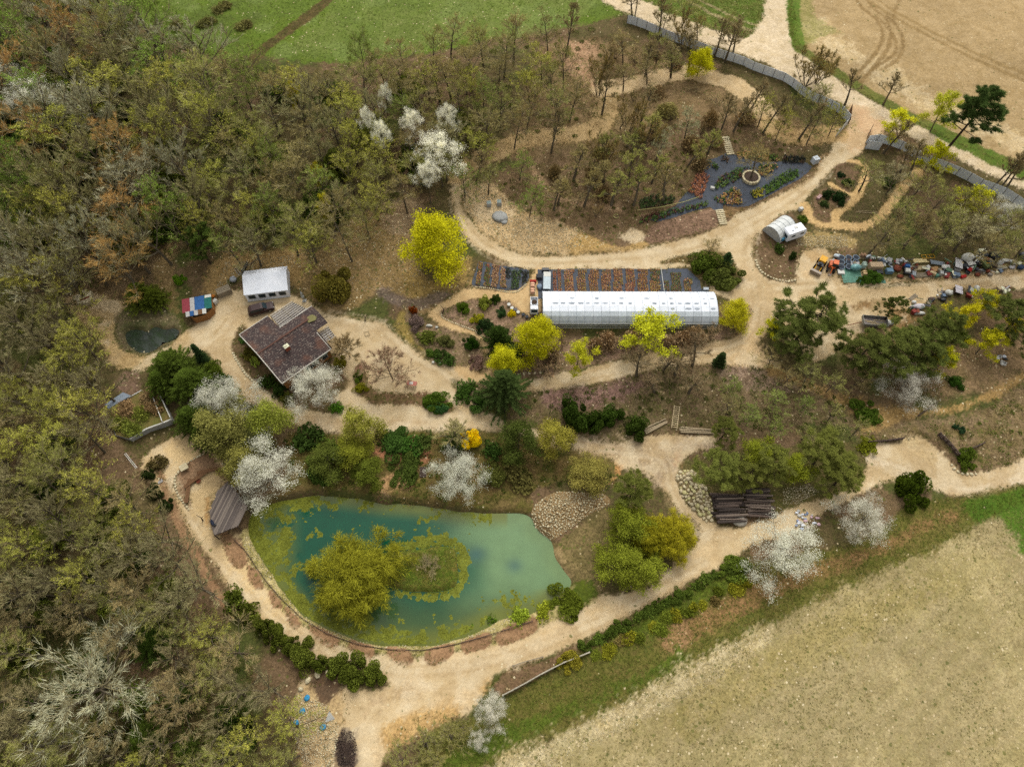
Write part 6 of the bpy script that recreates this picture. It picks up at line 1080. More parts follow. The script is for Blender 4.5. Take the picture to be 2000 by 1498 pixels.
NUR = [([(1344,374),(1369,389),(1385,347),(1366,332)], RUS+[(150,100,80)], 'rusty pots on the left arm of the nursery mat', TERRA), ([(1376,318),(1400,334),(1405,330),(1388,314)], GRE, 'double row of green pots at the nursery top', BLACK), ([(1393,366),(1400,372),(1448,350),(1466,330),(1446,328),(1408,345)], GRE+[(120,84,60)], 'dark green block of plants left of the ringed tree', BLACK), ([(1478,338),(1493,346),(1520,328),(1516,322),(1482,322)], GRE+OCH, 'green block of plants right of the ringed tree', BLACK), ([(1392,390),(1404,399),(1448,402),(1448,384),(1436,366),(1428,370),(1410,380)], GRE+RUS+OCH, 'mixed block of plants below the ringed tree', BLACK), ([(1462,376),(1470,390),(1492,384),(1488,366)], [(176,164,44),(120,128,44)], 'yellow-green block of plants on the nursery mat', BLACK), ([(1488,368),(1496,382),(1560,346),(1558,332),(1540,332)], [(88,124,40),(106,136,48),(74,104,36)], 'long fresh green strip on the nursery mat', BLACK), ([(1248,440),(1275,436),(1320,418),(1384,404),(1378,396),(1318,408),(1252,424)], GRE+[(96,60,44)], 'long dark hedge row of pots left of the nursery steps', BLACK), ([(1246,412),(1290,404),(1320,398),(1316,386),(1280,380),(1250,392)], [(60,80,34),(70,92,40)], 'dark leafy block of plants under the mound', BLACK), ([(1440,312),(1520,316),(1520,304),(1440,298)], GRE+OCH, 'row of shrubs along the nursery top edge', BLACK), ([(1528,318),(1574,319),(1574,308),(1530,306)], [(40,46,38),(90,66,50)], 'dark shrubs beside the white tank', BLACK), ([(1408,314),(1420,322),(1424,310),(1414,304)], [(104,84,62),(84,96,50)], 'brown shrub block by the upper stone steps', BLACK)]
for i, (pl, cl, lb, pm_) in enumerate(NUR): pots('nursery_plants', lb, pl, .42, pm_, cl, r=.16, lf=9, ls=.15, hh=.45, skip=.2, seed=40+i, cat='nursery plants')
# ================================================================ fences
ZINC = M_('zinc_sheet', (240,244,248), (228,234,238), scale=1.0, rough=.5, metal=.15, fine=.06); ZINC2 = M_('zinc_sheet_dull', (236,240,242), (222,228,230), scale=1.0, rough=.55, fine=.08)
def panel_fence(label, line, h, wpan=2.5, mat=ZINC):
    g = [gpt(*p) for p in line]; o = g[0]; t = thing('panel_fence', label, 'fence', (o[0], o[1], float(hz(o[0], o[1]))))
    P2 = np.array([p[:2] for p in g]); d = np.concatenate([[0], np.cumsum(np.hypot(*np.diff(P2, axis=0).T))]); n = max(1, round(d[-1]/wpan)); s_ = np.linspace(0, d[-1], n+1); xs = np.interp(s_, d, P2[:, 0]); ys = np.interp(s_, d, P2[:, 1]); zs = hz(xs, ys)
    for i in range(n):
        a = (xs[i]-o[0], ys[i]-o[1], zs[i]-t.location[2]); b = (xs[i+1]-o[0], ys[i+1]-o[1], zs[i+1]-t.location[2]); L = math.hypot(b[0]-a[0], b[1]-a[1]); an = math.atan2(b[1]-a[1], b[0]-a[0]); m = MB(); nr = 6
        for k in range(nr):
            c = [(a[j]*(1-(k+.5)/nr)+b[j]*(k+.5)/nr) for j in range(3)]; m.box((c[0]-math.sin(an)*.02*(k % 2), c[1]+math.cos(an)*.02*(k % 2), c[2]+h/2+rnd.uniform(-.01, .01)), (L/nr, .03, h), an)
        m.build('panel', mat if rnd.random() < .75 else ZINC2, t); MB().rod((a[0], a[1], a[2]-.2), (a[0], a[1], a[2]+h+.05), .06, 5).build('post', DWOOD, t)
    return t
panel_fence('long grey metal panel fence along the top road', [(1224,46),(1255,56),(1327,85),(1392,109),(1450,128),(1471,138),(1531,159),(1570,191),(1608,205),(1639,222)], 2.1)
panel_fence('grey metal fence wing at the left of the gateway', [(1640,223),(1655,242)], 2.3); panel_fence('pale metal panel closing the left gate wing', [(1654,244),(1631,268)], 1.9, 2.0, ZINC2)
panel_fence('short grey metal panel at the right of the gateway', [(1688,290),(1716,294)], 2.2); panel_fence('curved grey metal fence right of the gateway', [(1690,280),(1715,277),(1760,293),(1800,316),(1848,334),(1880,349),(1920,371),(1944,375),(1970,391),(1998,411),(2040,440)], 2.1, 2.5, ZINC2)
for lb, a, b in (('brown open gate leaf beside the left gate wing', (1659,216), (1655,246)), ('narrow brown open gate leaf beside the right gate wing', (1692,272), (1700,255))):
    p, q = G(*a), G(*b); t = thing('gate', lb, 'gate', p, math.atan2(q[1]-p[1], q[0]-p[0])); L = math.hypot(q[0]-p[0], q[1]-p[1])
    for k in range(6): MB().box((L*(k+.5)/6, 0, 1.0), (L/6*.9, .05, 1.8)).build('board', BWOOD, t)
    for zz in (.4, 1.6): MB().box((L/2, .05, zz), (L, .05, .1)).build('rail', DWOOD, t)
t = item('utility_pole', 'tall grey utility pole beside the top road', 'pole', 1240, 34); MB().rod((0,0,-.3),(0,0,8.5),.16,8,.11).build('post', GWOOD, t); MB().box((0,0,7.9),(1.6,.1,.12)).build('crossarm', DWOOD, t)
# weathered plank fence by the lower verge
def rail_fence(name, label, line, h, mat, rails=(.3, .7), r=.05, step=2.0, off=.08):
    g = [gpt(*p) for p in line]; o = g[0]; zb = float(hz(o[0], o[1])); t = thing(name, label, 'fence', (o[0], o[1], zb)); P2 = np.array([p[:2] for p in g]); d = np.concatenate([[0], np.cumsum(np.hypot(*np.diff(P2, axis=0).T))]); n = max(1, round(d[-1]/step)); s_ = np.linspace(0, d[-1], n+1); xs = np.interp(s_, d, P2[:, 0]); ys = np.interp(s_, d, P2[:, 1]); zs = hz(xs, ys)
    for i in range(n+1):
        a = (xs[i]-o[0], ys[i]-o[1], zs[i]-zb); MB().rod((a[0], a[1], a[2]-.2), (a[0], a[1], a[2]+h), r*1.3, 5).build('post', mat, t)
        if i < n:
            b = (xs[i+1]-o[0], ys[i+1]-o[1], zs[i+1]-zb)
            for k, q in enumerate(rails): MB().rod((a[0], a[1], a[2]+h*q+rnd.uniform(-off, off)), (b[0], b[1], b[2]+h*q+rnd.uniform(-off, off)), r, 4).build('rail', mat, t)
rail_fence('plank_fence', 'weathered grey plank fence at the lower bed', [(982,1358),(1020,1338),(1060,1315),(1100,1295),(1150,1275)], .9, M_('weathered_plank', (186,178,158), (150,142,124), scale=3), (.25, .6, .95), .11); rail_fence('plank_fence', 'short grey plank edge beside the pond road', [(1002,1300),(1030,1291),(1060,1283)], .4, GWOOD, (.9,), .09)
rail_fence('low_pond_fence', 'low dark branch fence between pond and planting beds', [(458,1055),(480,1075),(498,1103),(520,1135),(552,1172),(590,1207),(640,1238),(700,1258),(760,1268),(820,1270),(880,1260),(940,1245),(1000,1226),(1040,1213)], .38, DWOOD, (.35, .8), .045, 1.3, .1)
rail_fence('timber_crib_wall', 'timber crib wall at the lower road bend', [(1692,866),(1720,864),(1762,858)], .9, DWOOD, (.2, .5, .9), .1, .9); rail_fence('timber_crib_wall', 'dark timber crib wall climbing beside the road', [(1832,850),(1850,868),(1868,890)], 1.1, DWOOD, (.2, .5, .9), .12, 1.0); rail_fence('timber_crib_wall', 'timber edge with orange shrubs above the road', [(1870,890),(1895,878),(1918,868)], .9, DWOOD, (.3, .9), .1, 1.2)
# ================================================================ stones
def rocks(name, label, cat, poly, n, dr, mat, hmax, seed, parts=True, flat=.75, mats=None):
    g = np.random.default_rng(seed); gp = np.array([gpt(*p)[:2] for p in poly]); lo, hi = gp.min(0), gp.max(0); c = g.uniform(lo, hi, (n*8, 2)); c = c[inpoly(c[:, 0], c[:, 1], gp)]; dd = segdist(c[:, 0], c[:, 1], np.vstack([gp, gp[:1]])); dm = dd.max() if len(dd) else 1
    zz = hz(c[:, 0], c[:, 1]); o = (*gp.mean(0), float(hz(*gp.mean(0)))); t = thing(name, label, cat, o) if parts else None; kept = []; lib = [MB().blob((0,0,0),(1,1,flat), 50+k, 0, .22).mesh('stone', mat) for k in range(6)] if parts else None; V = []; F3 = []
    for (x, y), d, z in zip(c, dd, zz):
        r_ = g.uniform(*dr)
        if any((x-a)**2+(y-b)**2 < (.36*(r_+q))**2 for a, b, q in kept): continue
        kept.append((x, y, r_)); top = hmax*min(1, 1.25*d/dm)*g.uniform(.85, 1.1)
        if parts:
            b = link('stone', lib[g.integers(6)], t, (x-o[0], y-o[1], z-o[2]+top+r_*.15), g.uniform(0, 6)); b.scale = (r_, r_*g.uniform(.7, 1.2), r_*g.uniform(.7, 1.1)); b.rotation_euler[0] = g.uniform(-.5, .5)
            if mats: b.material_slots[0].link = 'OBJECT'; b.material_slots[0].material = mats[g.integers(len(mats))]
        else:
            v = nrm(g.normal(size=(6, 3))*.35+np.array([(1,0,0),(-1,0,0),(0,1,0),(0,-1,0),(0,0,1),(0,0,-1)]))*r_/2*g.uniform(.8, 1.2, (6, 1)); k = 6*len(V); V.append(v+np.array([x, y, z+top])); F3 += [(k+a, k+b, k+e) for a, b, e in ((0,2,4),(2,1,4),(1,3,4),(3,0,4),(2,0,5),(1,2,5),(3,1,5),(0,3,5))]
        if len(kept) >= n: break
    if not parts: return link(name, mesh_np(name, np.concatenate(V), np.array(F3), mat), label=label, category=cat, kind='stuff')
    # a core keeps the pile solid
    return t
STM = [STONE, STONE2, M_('mossy_stone', (208,200,148), (178,168,112), scale=1.5, fine=.25)]
BOUL = [(1320,930),(1330,918),(1355,920),(1372,940),(1388,975),(1394,1015),(1380,1018),(1355,995),(1330,965)]
HEAP = [(1038,1010),(1042,990),(1062,972),(1090,960),(1130,962),(1180,965),(1190,985),(1150,1005),(1110,1035),(1075,1055),(1052,1040)]
rocks('boulder_pile', 'long pile of pale boulders beside the lower yard', 'rocks', BOUL, 260, (.45, .95), STONE, .9, 1, True, .75, STM)
def mound(name, label, cat, poly, h, mat, seed):
    st = .3; g = np.array([gpt(*p)[:2] for p in spline(poly, 4)]); lo = g.min(0)-st; hi = g.max(0)+st; x, y = np.meshgrid(np.arange(lo[0], hi[0], st), np.arange(lo[1], hi[1], st), indexing='ij'); ins = inpoly(x, y, g); d = segdist(x, y, np.vstack([g, g[:1]]))*np.where(ins, 1, -1); dm = d.max(); z = hz(x, y)+h*np.clip(d/dm*1.3, -.3, 1)*(1+.25*(fnoise(x, y, 1.2, seed)-.5))
    ci, cj = np.where(ins[:-1, :-1] | ins[1:, 1:] | ins[1:, :-1] | ins[:-1, 1:]); v = np.arange(x.size).reshape(x.shape); qd = np.stack([v[ci, cj], v[ci+1, cj], v[ci+1, cj+1], v[ci, cj+1]], 1); u, inv = np.unique(qd, return_inverse=True)
    return link(name, mesh_np(name, np.stack([x.ravel()[u], y.ravel()[u], z.ravel()[u]], 1), inv.reshape(qd.shape), mat, True), label=label, category=cat)
mound('gravel_mound', 'sloping base of the pale stone heap at the pond', 'mound', HEAP, .85, M_('heap_gravel', (150,122,80), (126,102,66), scale=2, fine=.3), 4); rocks('stone_heap', 'heap of pale limestone rubble running into the pond', 'rocks', HEAP, 2200, (.28, .7), STONE, 1.05, 2, False)
mound('boulder_core', 'earth core under the long boulder pile', 'mound', BOUL, .8, M_('boulder_earth', (150,130,92), (120,104,70), scale=2, fine=.3), 5)
rocks('rubble', 'pale limestone rubble scattered on the slope inside the track bend', 'rubble', [(905,372),(930,350),(1000,395),(1080,432),(1130,450),(1140,480),(1100,496),(1032,495),(990,483),(956,465),(926,437),(906,404)], 1500, (.12, .42), STONE, .02, 3, False)
rocks('rubble', 'white rubble and debris in the clearing at the bottom', 'rubble', [(580,1350),(640,1378),(662,1420),(650,1500),(596,1500),(576,1440),(566,1400)], 1700, (.12, .5), STONE, .03, 4, False); rocks('rubble', 'stones scattered along the pond shore', 'rubble', [(486,1040),(515,1098),(552,1150),(590,1195),(642,1222),(702,1243),(765,1254),(835,1254),(887,1243),(940,1220),(985,1202),(1030,1194),(1035,1208),(980,1224),(900,1252),(830,1266),(760,1266),(690,1254),(630,1234),(575,1200),(530,1148),(490,1090),(470,1055)], 1300, (.12, .4), STONE, .02, 5, False)
rocks('rubble', 'stones scattered on the bank above the house', 'rubble', [(700,420),(800,430),(830,560),(760,580),(640,560),(620,500)], 700, (.1, .38), STONE2, .01, 6, False); rocks('rubble', 'gravelly stones on the bank behind the white shed', 'rubble', [(420,560),(440,510),(600,490),(605,520),(480,524),(440,575)], 420, (.1, .4), STONE2, .01, 7, False)
rocks('rubble', 'loose stones beside the camper and sand pit', 'rubble', [(1550,462),(1655,460),(1655,484),(1600,486),(1560,480)], 420, (.15, .4), STONE, .02, 8, False); rocks('rubble', 'loose stones among the lower pines', 'rubble', [(1530,955),(1580,945),(1600,960),(1560,985),(1530,985)], 260, (.2, .5), STONE, .05, 9, False)
rocks('field_stones', 'white stones along the edge of the lower field', 'stones', [(950,1498),(1090,1436),(1200,1380),(1330,1312),(1480,1232),(1520,1245),(1400,1330),(1250,1410),(1080,1498)], 1300, (.1, .26), STONE, .0, 10, False)
rocks('dark_debris', 'dark pile of burnt debris in the bottom clearing', 'debris', [(668,1424),(690,1430),(698,1460),(690,1496),(660,1496),(655,1450)], 500, (.15, .4), M_('burnt_debris', (84,68,60), (60,50,46), scale=3), .4, 11, False)
def edging(label, line, size=.4, mats=None, closed=False, hgt=.25, gap=1.05, name='stone_edging', cat='edging'):
    ln = spline(line, 6, closed); g = np.array([gpt(*p)[:2] for p in ln]); 
    if closed: g = np.vstack([g, g[:1]])
    d = np.concatenate([[0], np.cumsum(np.hypot(*np.diff(g, axis=0).T))]); n = max(3, int(d[-1]/(size*gap))); s_ = np.linspace(0, d[-1], n, endpoint=not closed); xs = np.interp(s_, d, g[:, 0]); ys = np.interp(s_, d, g[:, 1]); zs = hz(xs, ys); o = (xs[0], ys[0], zs[0]); t = thing(name, label, cat, o); lib = [MB().blob((0,0,0),(size*1.1,size*.9,hgt), 70+k, 0, .15).mesh('stone', STONE) for k in range(4)]
    for i in range(n):
        b = link('stone', lib[i % 4], t, (xs[i]-o[0], ys[i]-o[1], zs[i]-o[2]+hgt*.25), rnd.uniform(0, 6)); q = rnd.uniform(.75, 1.2); b.scale = (q, q, q)
edging('pale stone rim of the small garden pond', SPOND, .55, None, True, .35); edging('white block edging of the crescent bed on the plaza', [(397,887),(370,902),(345,927),(342,947),(347,965),(357,980),(369,995)], .5, None, False, .35)
edging('white stone kerb at the sandy track corner', [(1476,510),(1486,530),(1510,544),(1535,550),(1552,548)], .55, None, False, .35); edging('stone kerb along the house garden', [(455,690),(478,728),(515,762),(560,790)], .5, None, False, .25); edging('stone kerb of the upper garden bed', [(862,613),(868,623),(905,638),(930,648),(953,669)], .35, None, False, .2); edging('stone edging at the lower road bend', [(1858,908),(1868,920),(1885,926),(1905,926)], .6, None, False, .4); edging('stone step row at the spruce', [(1012,732),(1030,730),(1055,728)], .7, None, False, .4); edging('boulders beside the bottom clearing', [(588,1345),(600,1330),(618,1318),(640,1312)], .9, None, False, .7); edging('stone edging along the mat by the maple', [(922,560),(940,562),(958,564),(985,570),(1010,570),(1028,556)], .35, None, False, .25)
# round planter of stone blocks
x, y, z = G(1466, 349); t = thing('tree_planter', 'round planter of pale stone blocks on the nursery mat', 'planter', (x, y, z))
for k in range(14):
    a = k/14*2*math.pi; MB().box((1.75*math.cos(a), 1.75*math.sin(a), .3), (.4, .72, .6+.04*(k % 3)), a).build('stone_block', STM[k % 2], t)
MB().rod((0,0,.1),(0,0,.5),1.55,18).build('soil', SOIL, t)
plant('bare1', 1500, 270, 76, 9, (128,112,66), 'bare_tree', 'bare tree rising from the round stone planter', hc=.62).location = (x, y, z+.4)
def steps(label, a, b, wd, n, mat, name='stone_steps', pn='step'):
    p, q = G(*a), G(*b); an = math.atan2(q[1]-p[1], q[0]-p[0]); L = math.hypot(q[0]-p[0], q[1]-p[1]); t = thing(name, label, 'steps', p, an)
    for k in range(n):
        xx = L*(k+.5)/n; zz = float(hz(p[0]+math.cos(an)*xx, p[1]+math.sin(an)*xx))-p[2]
        for s_ in (-1, 0, 1): MB().box((xx+rnd.uniform(-.05, .05), s_*wd/3, zz+.08), (L/n*.72, wd/3*.96, .3), rnd.uniform(-.04, .04)).build(pn, mat, t)
steps('pale stone steps up to the nursery from the track', (1413,440), (1404,410), 1.7, 8, STONE); steps('pale stone steps above the nursery mat', (1427,303), (1416,268), 1.7, 9, STONE); steps('small dark wooden steps on the pond slope', (826,932), (826,912), 1.1, 6, DWOOD, 'wooden_steps', 'tread')
# ================================================================ vehicles and machines
x, y, z = G(1546, 462); a_ = wang((1533,470),(1574,456)); t = thing('camper_trailer', 'white camper trailer with blue front box beside the grey tunnel', 'caravan', (x, y, z), a_)
hull([(-2.2,1.05,.45,2.2),(-2.0,1.1,.4,2.45),(1.9,1.1,.4,2.45),(2.25,1.05,.45,2.0)]).build('body', WHITE, t); MB().box((-2.2,0,1.6),(.06,1.6,.8),0,0,.12).build('front_window', GLASS, t)
for s_ in (-1, 1): MB().box((1.2, s_*1.1, 1.6), (.9, .05, .5)).build('side_window', GLASS, t); MB().box((-.9, s_*1.1, 1.6), (.9, .05, .5)).build('side_window', GLASS, t); wheel(t, 0, s_*.95)
MB().box((.2,.2,2.5),(.6,.5,.12)).build('roof_hatch', OFFW, t); MB().rod((-.9,-.3,2.44),(-.9,-.3,2.6),.12,8).build('roof_vent', GREY, t); MB().box((-2.7,0,.7),(.8,1.2,.7)).build('front_box', M_('blue_box', (70,140,170)), t); MB().rod((-2.4,0,.4),(-3.7,0,.45),.07,5).build('drawbar', STEEL, t)
# small grey tunnel
x, y, z = G(1521, 452); a_ = wang((1503,452),(1538,428)); t = thing('storage_tunnel', 'small grey half-round storage tunnel beside the camper', 'tunnel', (x, y, z), a_); m = MB(); N = 10; R_ = 2.3; Ln = 5.0
pr = [(R_*math.cos(math.pi*i/N), R_*1.05*math.sin(math.pi*i/N)) for i in range(N+1)]
for i in range(N): m.add([(-Ln/2, *pr[i]), (Ln/2, *pr[i]), (Ln/2, *pr[i+1]), (-Ln/2, *pr[i+1])], [(3,2,1,0)])
m.build('cover', M_('grey_film', (222,224,220), (204,206,200), scale=1.0, rough=.5), t)
for xx in (-2.5,-1.25,0,1.25,2.5):
    m = MB()
    for i in range(N): m.rod((xx, pr[i][0], pr[i][1]+.02), (xx, pr[i+1][0], pr[i+1][1]+.02), .035, 4)
    m.build('hoop', GREY, t)
for xx in (-Ln/2, Ln/2): MB().add([(xx, *p) for p in pr], [tuple(range(N+1))]).build('end_wall', M_('grey_film_end', (186,188,184)), t)
# yellow tractor loader
x, y, z = G(1599, 522); t = thing('yellow_loader', 'yellow wheel loader with pale bucket at the sand pit', 'loader', (x, y, z), wang((1604,510),(1588,536)))
MB().box((-1.0,0,.95),(1.6,1.3,.8)).build('engine_cover', YELP, t); MB().box((-1.0,0,1.6),(1.5,1.3,.1)).box((-1.6,.6,1.2),(.08,.08,.8)).build('canopy', YELP, t); MB().box((.3,0,1.05),(.9,1.2,.5)).build('cab_floor', BLACK, t); MB().box((.3,.0,1.4),(.5,.5,.35)).build('seat', DGREY, t)
for s_ in (-1, 1):
    MB().rod((.3, s_*.55, 1.2), (1.9, s_*.5, .5), .09, 5).build('lift_arm', YELP, t)
    for wx in (-1.1, .8): wheel(t, wx, s_*.75, .5, .35)
MB().add([(1.7,-1.1,.15),(2.4,-1.1,.1),(2.3,-1.1,.75),(1.7,-1.1,.75),(1.7,1.1,.15),(2.4,1.1,.1),(2.3,1.1,.75),(1.7,1.1,.75)], [(0,1,2,3),(7,6,5,4),(0,4,5,1),(1,5,6,2),(2,6,7,3),(3,7,4,0)]).build('bucket', STEEL, t)
x, y, z = G(1622, 526); t = thing('orange_excavator', 'orange mini excavator beside the yellow loader', 'excavator', (x, y, z), wang((1624,508),(1618,540)))
for s_ in (-1, 1): MB().box((0, s_*.65, .3), (2.0, .35, .55)).build('track', RUBBER, t)
MB().box((-.5,0,1.0),(1.4,1.3,.8)).build('body', ORAP, t); MB().box((-.2,.3,1.7),(1.0,.9,.9)).build('cab', GLASS, t); MB().box((-.2,.3,2.2),(1.1,1.0,.1)).build('cab_roof', ORAP, t); MB().rod((.4,-.2,1.1),(1.5,-.2,2.2),.12,5).build('boom', ORAP, t); MB().rod((1.5,-.2,2.2),(2.3,-.2,1.2),.1,5).build('stick', ORAP, t); MB().box((2.3,-.2,.9),(.5,.5,.5),0,0,.4).build('bucket', STEEL, t)
# tipper trailer
x, y, z = G(1704, 634); t = thing('tipper_trailer', 'old grey tipper trailer under the pines', 'trailer', (x, y, z), wang((1682,634),(1720,637)))
MB().box((0,0,.85),(4.6,2.1,.1)).build('floor', M_('trailer_floor', (132,122,118)), t)
for c_, d_ in (((0,1.05,1.2),(4.6,.07,.65)),((0,-1.05,1.2),(4.6,.07,.65)),((-2.3,0,1.25),(.07,2.1,.75)),((2.3,0,1.2),(.07,2.1,.65))): MB().box(c_, d_).build('side_board', M_('trailer_side', (150,148,140)), t)
for s_ in (-1, 1):
    for wx in (-.5, .5): wheel(t, wx, s_*.9, .42, .26)
MB().rod((-2.3,0,.6),(-5.2,-1.0,.45),.07,5).build('drawbar', RUST, t)
for k in range(4): MB().box((rnd.uniform(-1,1), -.5+.3*k, .95), (2.2, .14, .08), rnd.uniform(-.1,.1)).build('plank', PWOOD, t)
# small white dumper beside the greenhouse
x, y, z = G(1043, 602); t = thing('white_dumper_truck', 'small white dumper truck at the greenhouse end', 'truck', (x, y, z), wang((1043,580),(1043,602)))
hull([(.5,.75,.5,1.2),(.7,.8,.45,1.8),(1.5,.8,.45,1.85),(1.9,.75,.5,1.1)]).build('cab', WHITE, t); MB().box((.62,0,1.5),(.06,1.2,.5)).build('rear_window', GLASS, t); MB().box((1.75,0,1.45),(.06,1.2,.5),0,0,-.6).build('windscreen', GLASS, t); MB().box((-.6,0,.6),(2.2,1.1,.2)).build('chassis', BLACK, t)
for c_, d_ in (((-.7,.7,1.1),(1.9,.07,.6)),((-.7,-.7,1.1),(1.9,.07,.6)),((-1.65,0,1.1),(.07,1.4,.6)),((.25,0,1.15),(.07,1.4,.7)),((-.7,0,.82),(1.9,1.4,.08))): MB().box(c_, d_).build('tipper_side', WHITE, t)
MB().blob((-.7,0,.95),(1.4,1.1,.4),8).build('load', SOIL, t)
for s_ in (-1, 1):
    for wx in (-1.0, 1.2): wheel(t, wx, s_*.7, .34, .24)
# ================================================================ stacked, stored and thrown-away goods
def crate(label, px, py, d, mat, deg=0, cat='crate', name='crate', slats=True, group=None):
    t = item(name, label, cat, px, py, deg, group); L, W, H = d
    if slats:
        for k in range(4): MB().box((0, -W/2+W*(k+.5)/4, H), (L, W/4*.85, .05)).build('slat', mat, t)
        for s_ in (-1, 1):
            for k in range(3): MB().box((0, s_*W/2, H*(k+.5)/3), (L, .04, H/3*.8)).build('slat', mat, t)
            MB().box((s_*L/2, 0, H/2), (.04, W, H)).build('end_panel', mat, t)
    else:
        MB().box((0, 0, H/2), (L, W, H), top=.96).build('body', mat, t); MB().box((0, 0, H+.03), (L*.9, W*.9, .05)).build('lid', mat, t)
    return t
def sack(label, px, py, d, mat, deg=0, cat='bag', seed=1, name='sack', dz=0.0):
    t = item(name, label, cat, px, py, deg, dz=dz); MB().blob((0,0,d[2]*.42), d, seed, 2, .14).build('body', mat, t, True); MB().blob((d[0]*.18, 0, d[2]*.82), (d[0]*.4, d[1]*.35, d[2]*.3), seed+1, 0, .25).build('neck', mat, t, True); return t
def boards(label, px, py, n, L, mat, deg=0, sp=.0, name='timber_stack', cat='timber', wd=.2, tilt=.0):
    t = item(name, label, cat, px, py, deg)
    for k in range(n): MB().box((rnd.uniform(-.15, .15), (k % 4-1.5)*(wd+.06+sp), .1+.1*(k//4)), (L*rnd.uniform(.85, 1.05), wd, .07), rnd.uniform(-.03, .03), 0, tilt).build('board', mat, t)
    return t
def pallet(label, px, py, mat, deg=0, load=None, lm=None, lh=.8):
    t = item('loaded_pallet' if load else 'pallet', label, 'pallet', px, py, deg)
    for k in range(5): MB().box((0, -.5+.25*k, .14), (1.2, .18, .03)).build('slat', PWOOD, t)
    for k in (-1, 0, 1): MB().box((k*.52, 0, .06), (.1, 1.1, .1)).build('block', PWOOD, t)
    if load:
        for i in range(load):
            for j in (0, 1): MB().blob((-.28+.56*j, 0, .26+i*lh/load), (.6, 1.0, lh/load*1.15), i*2+j, 0, .06).build('bag', lm, t, True)
    return t
def sheet(label, px, py, L, W, mat, deg=0, h=.3, tilt=.12, name='sheet', cat='sheet', n=5):
    t = item(name, label, cat, px, py, deg)
    for k in range(n): MB().box((0, -W/2+W*(k+.5)/n, h+.03*(k % 2)), (L, W/n, .03), 0, rnd.uniform(-.05, .05), tilt).build('strip', mat, t)
    for s_ in (-1, 1): MB().box((s_*L*.4, 0, h/2-.02), (.1, W*.8, max(h-s_*tilt*L*.4, .1))).build('support', DWOOD, t)
    return t
# near the shed and car
crate('grey slatted crate beside the patchwork shed', 440, 573, (2.6,1.5,1.3), GWOOD, 30); sack('pale grey covered drum behind the slatted crate', 457, 548, (1.4,1.3,1.2), M_('grey_cover', (176,180,184)), 0, 'drum', 2, 'covered_drum')
t = item('ladder', 'small white and black ladder behind the shed', 'ladder', 462, 528, -52); [MB().box((0, s_*.22, .12), (3.4, .06, .06)).build('rail', OFFW, t) for s_ in (-1, 1)]; [MB().box((-1.5+.4*k, 0, .12), (.06, .44, .05)).build('rung', DGREY, t) for k in range(8)]
boards('long brown beam beside the white shed', 487, 516, 1, 3.2, BWOOD, 80); t = item('tarp_roll', 'dark tarp roll behind the white shed', 'roll', 479, 524, 75); MB().rod((-1.1,0,.3),(1.1,0,.3),.3,8).build('roll', M_('dark_tarp', (50,52,66)), t); MB().rod((-1.0,.0,.62),(-.9,0,.62),.06,5).build('strap', OFFW, t)
crate('small white stand beside the patchwork shed', 422, 592, (.9,.6,.9), OFFW, 60, 'stand', 'stand'); sack('orange sack at the corner of the patchwork shed', 417, 580, (.9,.7,.6), M_('orange_cloth', (200,120,40)), 20)
t = item('closed_parasol', 'closed grey parasol standing right of the white shed', 'parasol', 595, 588); MB().rod((0,0,0),(0,0,3.0),.05,6).build('pole', GREY, t); MB().rod((0,0,.7),(0,0,2.0),.28,8,.3).rod((0,0,2.0),(0,0,2.9),.3,8,.06).build('canopy', M_('grey_canvas', (176,178,172)), t, True); MB().box((0,0,.06),(.7,.7,.12)).build('base', CONC, t)
# stone oven terrace at left
t = item('stone_oven', 'ruined pale stone oven with long slot in the left clearing', 'oven', 168, 586, 30)
for k, (bx, by, bw, bd, bh) in enumerate(((0,0,3.0,2.4,.7),(.2,-1.2,1.2,.9,.9),(-1.2,1.0,1.6,1.2,.5),(-.4,1.9,2.4,.9,.35),(-1.6,2.6,2.2,.8,.3))): MB().box((bx, by, bh/2), (bw, bd, bh), rnd.uniform(-.1,.1), top=.94).build('stone_slab', STM[k % 2], t)
MB().box((.1,-.3,.72),(1.7,.35,.06)).build('slot', RUST, t)
# plaza things
def bench(label, px, py, deg, L, mat=BWOOD):
    t = item('bench', label, 'bench', px, py, deg)
    for k in range(3): MB().box((0, -.22+.22*k, .45), (L, .2, .06)).build('seat_board', mat, t)
    for s_ in (-1, 1): MB().box((s_*L*.4, 0, .21), (.15, .5, .42)).build('leg', mat, t)
bench('straight brown bench along the crescent bed', 369, 960, 95, 4.4); bench('long brown bench on the inside of the crescent bed', 386, 936, 42, 4.8); bench('brown bench at the upper end of the crescent bed', 407, 921, 14, 3.6)
t = item('fire_bowl', 'round rusty fire bowl on the plaza', 'fire bowl', 389, 941); MB().rod((0,0,.1),(0,0,.3),.28,12,.42).build('bowl', RUST, t); MB().rod((0,0,0),(0,0,.12),.2,8).build('foot', DGREY, t)
t = item('stone_table', 'white square stone table at the crescent bed edge', 'table', 362, 915, 35); MB().box((0,0,.7),(1.4,1.2,.16)).build('top', STONE, t); MB().box((0,0,.32),(.8,.7,.64)).build('pedestal', STONE2, t)
for px, py, lb in ((394,886,'forked driftwood post at the top of the crescent bed'),(396,1017,'forked driftwood post beside the pavilion'),(865,612,'forked driftwood post in the upper garden bed'),(713,628,'dark driftwood sculpture beside the house yard')):
    t = item('driftwood_post', lb, 'sculpture', px, py); MB().rod((0,0,-.1),(.25,.1,1.3),.13,6,.09).build('trunk', DWOOD, t); MB().rod((.25,.1,1.3),(-.3,.3,2.3),.08,5,.03).build('branch', DWOOD, t); MB().rod((.25,.1,1.3),(.8,.2,1.9),.07,5,.03).build('branch', DWOOD, t)
